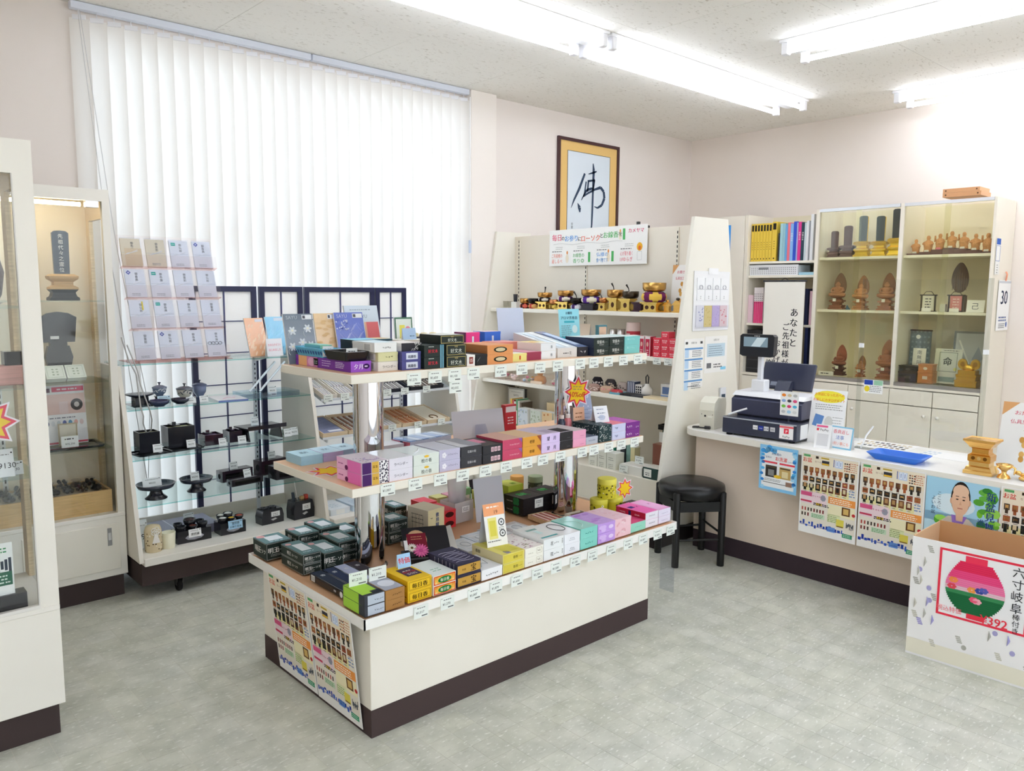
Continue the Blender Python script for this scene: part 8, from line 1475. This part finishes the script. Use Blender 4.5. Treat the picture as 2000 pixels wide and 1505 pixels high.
CX('paper_stack','pile of black trays in the lowest open bay of the bookcase',3.90,4.05,6.70,.26,.9055,.40,0x26262A,None,0x2E2E32,lambda b,w_,h,d:[fr(b,0,h*(.1+.2*k),w_*.96,.006,0x55565A)for k in range(5)],cat='tray');bookx('tall navy blue file standing in the lowest open bay',3.46,.03,.9055,.44,0x24305A,grp='files in the lowest bay')
TBX=6.80
for nm,y,h,w_,col,gold,gk in(('short purple brown rosewood tablet in the first glass bay',3.292,.23,.058,0x6A5456,0x6E585A,'carved'),('taller purple brown rosewood tablet in the first glass bay',3.175,.27,.066,0x6A5254,0x6E585A,'carved'),('black tablet with gilt edge and stand, nearer the rosewood ones',3.045,.345,.069,0x2C3038,0xE8C24A,'gold'),('black tablet with gilt edge and stand, middle of the gilt row',2.90,.335,.068,0x2C3038,0xE8C24A,'gold'),('largest black tablet on a tall gilt stand beside the mullion',2.772,.385,.060,0x3A4048,0xE8C24A,'gold')):
 tablet(nm,TBX,y,1.9605,h,w_,col,gold,rz=W90,kind='carved' if gk=='carved' else 'lacquer',gk=gk,group='spirit tablets in the bookcase')
TN=0xD9A06C
def figure_base(b,h0,w_,col,tiers):
 z=0
 for f,hh in tiers:b.box(-w_*f/2,w_*f/2,-w_*f*.36,w_*f*.36,z,z+hh*h0,col,bev=.0015);z+=hh*h0
 return z
def buddha(label,y,z0,H,col,base,halo=True,seated=True,halo_col=None,x=6.82,name='buddha_statue'):
 t=thing(name,label,'statue',(x,y,z0),W90,'carved statues in the bookcase');b=B('carved');W=H*.42
 z=figure_base(b,H*.30,W*.88,base,((1,.14),(.82,.12),(.9,.10),(.55,.16),(.7,.12),(.9,.14),(.6,.10),(.5,.06)))
 b.build('pedestal',t);l=B('carved');l.lathe([(W*.22,z),(W*.40,z+H*.025),(W*.46,z+H*.05),(W*.40,z+H*.055)],n=16,col=base,sy=.75);l.build('lotus_seat',t);z+=H*.055
 S=H*.34
 prof=[(.62,.0),(.70,.08),(.66,.22),(.42,.34),(.36,.48),(.44,.66),(.42,.76),(.20,.84),(.13,.88),(.17,.93),(.20,1.03),(.19,1.12),(.13,1.20),(.09,1.23),(.06,1.28),(.0001,1.30)]
 f=B('carved');f.lathe([(r*S*.85,z+zz*S*.82)for r,zz in prof],n=20,col=col,sy=.72);
 for s_ in(-1,1):
  f.tube([(s_*S*.34,0,z+S*.60),(s_*S*.44,-S*.08,z+S*.40),(s_*S*.30,-S*.30,z+S*.28),(0,-S*.36,z+S*.24)],[S*.10,S*.10,S*.085,S*.06],col,n=8);f.tube([(s_*S*.55,-S*.1,z+S*.1),(s_*S*.2,-S*.36,z+S*.1),(-s_*S*.1,-S*.38,z+S*.12)],[S*.14,S*.12,S*.08],col,n=8);f.tube([(s_*S*.165,0,z+S*.86),(s_*S*.165,0,z+S*.76)],S*.03,col,n=6)
 f.build('figure',t)
 if halo:
  hc=halo_col or tuple(((col>>q&255)/255)*.80 for q in(16,8,0));zc=z+S*.72;o=[(W*.38*math.cos(a),zc+(S*.82 if math.sin(a)>0 else S*.70)*math.sin(a)*(1+.22*max(0,math.sin(a))**6))for a in[2*PI*k/28 for k in range(28)]];q=B('carved');q.prism(o,'y',S*.34,S*.40,hc);q.build('halo',t)
 p=B('paper').box(-.014,.014,-W*.42,-W*.42+.001,z*.6,z*.6+.026,0xEDEBE4);p.build('price_label',t);return t
WR=0xB07A58
buddha('reddish seated wooden statue with dark leaf halo, first on the middle shelf',3.25,1.5125,.345,0xB88460,0x96644A,halo_col=0x8A6A52);buddha('pale carved statue with flaming halo, middle of the middle shelf',3.045,1.5125,.32,0xD29A68,0xC28A5C);buddha('rosy carved statue with pointed halo beside the mullion on the middle shelf',2.83,1.5125,.34,0xC48E68,0xBC8460)
buddha('dark red seated statue with broad leaf halo, first on the lowest glass shelf',3.20,.9355,.29,0x9A5A44,0x5A3430,halo_col=0xA8604A);buddha('small pale statue in the middle of the lowest glass shelf',3.01,.9355,.20,0xC88A5A,0xC07A4C);buddha('large carved statue with openwork halo beside the mullion on the lowest shelf',2.80,.9355,.36,0xC08060,0xB47656,halo_col=0xB88468)
b=B('card');b.prism([(0,0),(.04,0),(.01,.045)],'y',-.004,.004,0x3A5A6A);b.build('paper_crane',None,'tiny dark teal folded paper between two statues','ornament',loc=(6.76,3.145,1.5125),rz=W90)
CX('label_sign','small white name sign before the dark red statue',3.20,3.33,6.70,.02,.936,.035,0xF2F0EA,None,None,lambda b,w_,h,d:fl_(b,0,h*.5,w_*.7,1,.01,.008,0x444444),lid=False,cat='sign')
SH=1.9605;st=thing('stepped_plinth','dark stepped plinth under the seven lucky figures','plinth',(6.79,2.345,SH),W90);PC=0x6A4A48
for x0,x1,h in((-.31,-.215,.014),(-.215,-.126,.024),(-.126,-.039,.040),(-.039,.048,.050),(.048,.134,.040),(.134,.218,.028),(.218,.31,.014)):B('wood').box(x0,x1,-.06,.07,0,h,PC,bev=.001).build('step',st)
LK=[(2.607,.014,.115,'short stooping',0),(2.514,.024,.13,'round shouldered',0),(2.427,.040,.125,'laughing, arm raised high',1),(2.341,.050,.13,'tall hooded',1),(2.253,.040,.13,'tall bearded, arm raised',1),(2.170,.028,.125,'stout sack bearing',0),(2.084,.014,.14,'broad armoured, both arms raised',2)]
for y,dz,H,nm,arm in LK:
 t=thing('lucky_figure',nm+' tan carved lucky god figure on the stepped plinth','statue',(6.79,y,SH+dz+.0005),W90,'seven lucky god figures');f=B('carved');r=H*.225
 f.lathe([(r*1.05,0),(r*1.15,H*.06),(r*1.0,H*.2),(r*1.18,H*.40),(r*1.1,H*.55),(r*.85,H*.66),(r*.42,H*.72),(r*.40,H*.76),(r*.52,H*.84),(r*.46,H*.93),(r*.28,H*.99),(.0001,H)],n=18,col=TN,sy=.78)
 for s_ in(-1,1):
  hi=arm==2 or(arm==1 and s_<0)
  f.tube([(s_*r*.85,0,H*.60),(s_*r*1.25,-r*.2,H*.50),(s_*(r*1.2 if hi else r*.4),-r*.75 if not hi else-r*.3,H*(.88 if hi else.44))],[r*.34,r*.30,r*.22],TN,n=8)
 f.ball((0,-r*.62,H*.40),r*.62,r*.4,H*.12,0xE0AA78,n=10,m=6);f.ball((0,-r*.44,H*.83),r*.12,r*.1,H*.02,0xE0AA78,n=6,m=4);f.build('figure',t);B('paper').box(-.017,.017,-r*1.1,-r*1.1+.001,0,.016,0xF0EEE6 if arm!=1 or 'laughing' not in nm else 0xE88A9A).build('name_tag',t)
t=thing('halo_panel','dark pointed lattice halo panel on a base in the third bay','altar halo',(6.88,2.29,1.5125),W90);o=[(.062*math.cos(a),.25+(.12 if math.sin(a)>0 else.10)*math.sin(a)*(1+.15*max(0,math.sin(a))**6))for a in[2*PI*k/30 for k in range(30)]];B('carved').prism(o,'y',-.006,.006,0x5A4638).build('panel',t);B('carved').box(-.05,.05,-.03,.03,0,.13,0x7A6254).build('base',t);q=B('carved')
for k in range(7):q.tube([(-.05+.0165*k,-.008,.17),(-.05+.0165*k,-.008,.33-abs(k-3)*.022)],.0025,0x8A7462,n=5)
q.build('lattice',t)
for nm,y,c in(('small framed hanging scroll stand with black writing',2.47,0xE6E2D4),('small framed hanging scroll stand with pink picture',2.265,0xD88A8A)):
 t=thing('scroll_stand',nm+' in the third bay','scroll stand',(6.75,y,1.5125),W90,'small scroll stands');b=B('lacquer');b.box(-.055,-.049,-.012,.012,0,.13,0x3A3432).box(.049,.055,-.012,.012,0,.13,0x3A3432).tube([(-.066,0,.13),(.066,0,.13)],.005,0x3A3432,n=8);b.tube([(-.04,0,.133),(-.02,0,.158),(.02,0,.158),(.04,0,.133)],.003,0x5A4A3A,n=6).box(-.06,.06,-.02,.02,0,.006,0x3A3432);b.build('frame',t);q=B('paper').box(-.042,.042,-.003,.0,.012,.125,c);q.lines((0,-.0034,.10),.05,4,.022,.008,0x3A3A3A if c==0xE6E2D4 else 0xF2D8D0);q.build('scroll',t);B('paper').box(-.04,.03,-.022,-.0205,.001,.028,0xF4F2EE).build('name_tag',t)
t=posterx('white square card with a single brushed character in the third bay',6.74,2.125,1.5137,.125,.095,lambda p,w_,h:p.text('己',(0,-.0008,h*.5),h*.6,0x55606A),'calligraphy_card','card',12,.003)
CX('gift_box','clear empty small display case between the two scroll stands',2.345,2.385,6.76,.04,1.5125,.06,0xE2E2E0,None,None,None,kind='gloss',lid=False,cat='case')
posterx('blue grey brocade hanging scroll with white centre and black prayer writing',6.86,2.555,.9355,.165,.425,lambda p,w_,h:([p.disc((w_*(-.38+.19*i),-.0007,h*(.06+.1*j)),.009,.009,0x7A8C96,n=8)for i in range(5)for j in range(10)],p.rect((-.0,-.0009,h*.33),w_*.62,h*.62,0xEEEDE6),p.vtext('南無阿弥陀仏',(0,-.0012,h*.56),.038,0x24282C),p.disc((-w_*.12,-.001,h*.86),.018,.018,0xE2E6E8,n=9),p.rect((0,-.001,h*.985),w_*1.06,.010,0x2A2A2A)),'hanging_scroll','scroll',3,.003,0x5E6E7A)
def drawer_box(label,y,w_,h,col,pl):
 t=thing('keepsake_box',label,'box',(6.72,y,.9355),W90);b=B('wood');b.box(-w_/2,w_/2,0,.10,0,h*.55,col,bev=.002).box(-w_/2*1.04,w_/2*1.04,-.004,.10,h*.55,h*.62,col,bev=.002).build('base',t);b=B('wood');b.box(-w_/2*.95,w_/2*.95,0,.09,h*.62,h*.95,col).box(-w_/2*1.04,w_/2*1.04,-.004,.096,h*.95,h,col,bev=.002).build('lid_case',t);p=B('paper').rect((0,-.0008,h*.30),w_*.34,h*.16,pl);p.disc((0,-.0008,h*.78),w_*.14,h*.08,pl,n=12);p.build('crest',t)
drawer_box('black lacquered two tier keepsake box on the lowest shelf',2.58,.145,.135,0x1E1C1C,0x55524E);drawer_box('orange brown wooden two tier keepsake box on the lowest shelf',2.447,.112,.155,0xD08A54,0xE6DCD0)
posterx('pale framed sheet with dark brushed character leaning on the lowest shelf',6.835,2.33,.937,.20,.28,lambda p,w_,h:(p.rect((0,-.0008,h*.62),w_*.66,h*.52,0xDADFDC),p.frame(-w_*.34,w_*.34,h*.34,h*.9,.004,-.0014,-.0008,0x7A8A88),p.text('命',(-w_*.02,-.0015,h*.64),.07,0x2A3A3E,bold=1),p.lines((w_*.1,-.0009,h*.95),w_*.6,1,.01,.005,0x555555),p.rect((0,-.0008,h*.12),w_*.6,h*.14,0x8AA0A0),p.disc((w_*.3,-.001,h*.42),.014,.014,0xE6E48A,n=9)),'framed_sheet','frame',8,.008,0xE0E2DE)
posterx('large clear wrapped framed picture with grey frame behind the gilt piece',6.93,2.19,.938,.28,.42,lambda p,w_,h:(p.rect((0,-.0008,h*.5),w_*.88,h*.92,0xC9CED4),p.poly([(w_*.0,-.0011,h*.45),(w_*.16,-.0011,h*.72),(w_*.3,-.0011,h*.5),(w_*.2,-.0011,h*.42)],0x9AA4B4),p.rect((-w_*.2,-.0011,h*.6),.012,h*.5,0xF4F6F8,u=(.9,0,.4),v=(-.4,0,.9))),'framed_picture','picture',5,.015,0x8A8E90)
t=thing('gilt_altar_piece','bright gilt twin lotus altar piece at the end of the lowest shelf','altar piece',(6.75,2.14,.9355),W90);b=B('gold');z=figure_base(b,.13,.155,0xE3B43A,((1,.3),(1.05,.1),(.9,.2),(.95,.15),(.8,.25)));b.build('base',t)
for s_ in(-1,1):q=B('gold');q.disc((s_*.045,-.004,.175),.034,.042,0xE9BE48,n=16);q.prism([(s_*.045+.034*math.cos(a),.175+.042*math.sin(a))for a in[2*PI*k/16 for k in range(16)]],'y',-.003,.008,0xE6B840);q.disc((s_*.045,-.006,.175),.016,.02,0xC8922A,n=12);q.build('lotus_disc',t)
q=B('gold');q.ball((0,0,.145),.045,.03,.03,0xE9BE48,n=12,m=8);q.build('centre_boss',t)
t=thing('wall_scroll','tall white hanging scroll with brushed thanks to ancestors before the open bay','scroll',(6.615,3.645,.80),W90);B('paper').box(-.195,.195,-.0012,0,0,.955,0xF6F4EC).build('paper',t);B('lacquer').tube([(-.21,0,.958),(.21,0,.958)],.008,0x3A3C44,n=8).build('rod',t);B('plastic').tube([(-.03,0,.966),(0,.005,.985),(.03,0,.966)],.003,0x3A3C44,n=5).build('cord',t);p=B('paper')
for s_,x,z,hh in(('あなたと',.105,.68,.080),('ご先祖様が繋',.035,.55,.072),('おかげさま',-.045,.40,.068),('感謝',-.115,.30,.078)):p.vtext(s_,(x,-.0018,z),hh,0x20222A,step=1.12,bold=1)
p.build('lettering',t)
t=thing('calendar','white tear off calendar page showing 30 hung on the bookcase side','calendar',(6.95,1.9955,1.375));B('paper').box(-.14,.14,-.003,0,0,.385,0xF6F5F4).build('page',t);p=B('paper');p.text('30',(.0,-.0036,.26),0.15,0x26304A,width=.15,bold=1);p.rect((0,-.0036,.371),.28,.016,0xC9CCD4);p.lines((.0,-.0036,.10),.2,2,.022,.012,0x5A6A9A);p.lines((-.01,-.0036,.05),.16,3,.014,.006,0x6A6A74);p.disc((.09,-.0038,.045),.02,.022,0x6A7AB0,n=8);p.build('print',t);B('plastic').tube([(0,-.006,.38),(0,-.012,.43),(0,-.003,.45)],.006,0xF0A080,n=6).build('hook',t)
t=thing('side_notice','narrow blue and white sticker strip high on the bookcase side','sticker',(6.74,1.9965,1.80));b=B('paper');b.box(-.05,.05,-.001,0,0,.27,0xF0EFEC);b.rect((0,-.0015,.245),.09,.045,0x3A62B8);b.frame(-.044,.044,.10,.215,.003,-.0018,-.001,0x4A72C0);b.lines((0,-.0015,.07),.03,4,.018,.006,0x777777);b.build('strip',t)
for k in range(2):CX('keepsake_box',('flat light brown wooden box on top of the bookcase, lower of two','flat light brown wooden box on top of the bookcase, upper of two')[k],2.13+.01*k,2.40,6.70,.22,2.3955+.0335*k,.033 if k==0 else.03,0xD8A070,0xE0B084,0xE6BE94,lambda b,w_,h,d:[fr(b,w_*s_,h*.5,.010,.012,0x6A4A34)for s_ in(-.42,.42)])
b=B('paper').box(-.10,.10,-.001,0,0,.40,0x3E9AEA);b.build('blue_sheet',None,'bright blue sheet on the plain bookcase door behind the gondola','sheet',loc=(6.6495,4.34,1.885),rz=W90)
t=thing('framed_calligraphy','dark framed calligraphy of one large character with gold mount on the wall','picture',(5.515,5.038,2.10));W,H=.412,.91
B('lacquer').frame(-W,W,0,H,.028,-.022,0,0x4A2C30).build('frame',t);B('cloth').box(-W+.028,W-.028,-.010,-.002,.028,H-.028,0xE9C27C).build('mount',t);b=B('paper').box(-.285,.285,-.012,-.0105,.075,H-.11,0xDDE6EE);b.frame(-.288,.288,.072,H-.107,.004,-.0125,-.0102,0x3A3A3A);b.build('paper',t);p=B('paper');E=-.0136;I=0x3A4A62
def brush(pts,rs):
 P_=[Vector((x,E-.0004*i*0,z))for i,(x,z)in enumerate(pts)]
 for i in range(len(P_)-1):
  a,c=P_[i],P_[i+1];d=(c-a).normalized();n_=Vector((-d.z,0,d.x));p.add([a-n_*rs[i],a+n_*rs[i],c+n_*rs[i+1],c-n_*rs[i+1]],[(0,3,2,1)],I)
brush([(-.06,.62),(-.13,.48),(-.20,.37),(-.235,.30)],[.012,.014,.010,.002]);brush([(-.15,.35),(-.125,.31),(-.118,.27)],[.002,.020,.008])
brush([(.05,.72),(.06,.66),(.055,.50),(.05,.30),(.045,.16),(.03,.08)],[.006,.016,.012,.012,.010,.004]);brush([(-.01,.62),(.06,.64),(.10,.655)],[.004,.010,.006]);brush([(-.02,.555),(.08,.575)],[.010,.008]);brush([(-.01,.555),(-.02,.46)],[.010,.010]);brush([(.075,.575),(.06,.50),(.02,.49),(-.03,.475),(-.08,.41)],[.008,.009,.012,.012,.006]);brush([(-.08,.41),(-.02,.445),(.08,.49),(.16,.515),(.205,.48),(.215,.42),(.18,.355),(.12,.325),(.075,.335)],[.006,.009,.010,.014,.014,.015,.013,.009,.003]);brush([(-.04,.55),(-.06,.44),(-.10,.38)],[.008,.008,.004])
p.vtext('合掌',(-.22,E,.16),.028,0x555B66);p.build('brush_strokes',t)
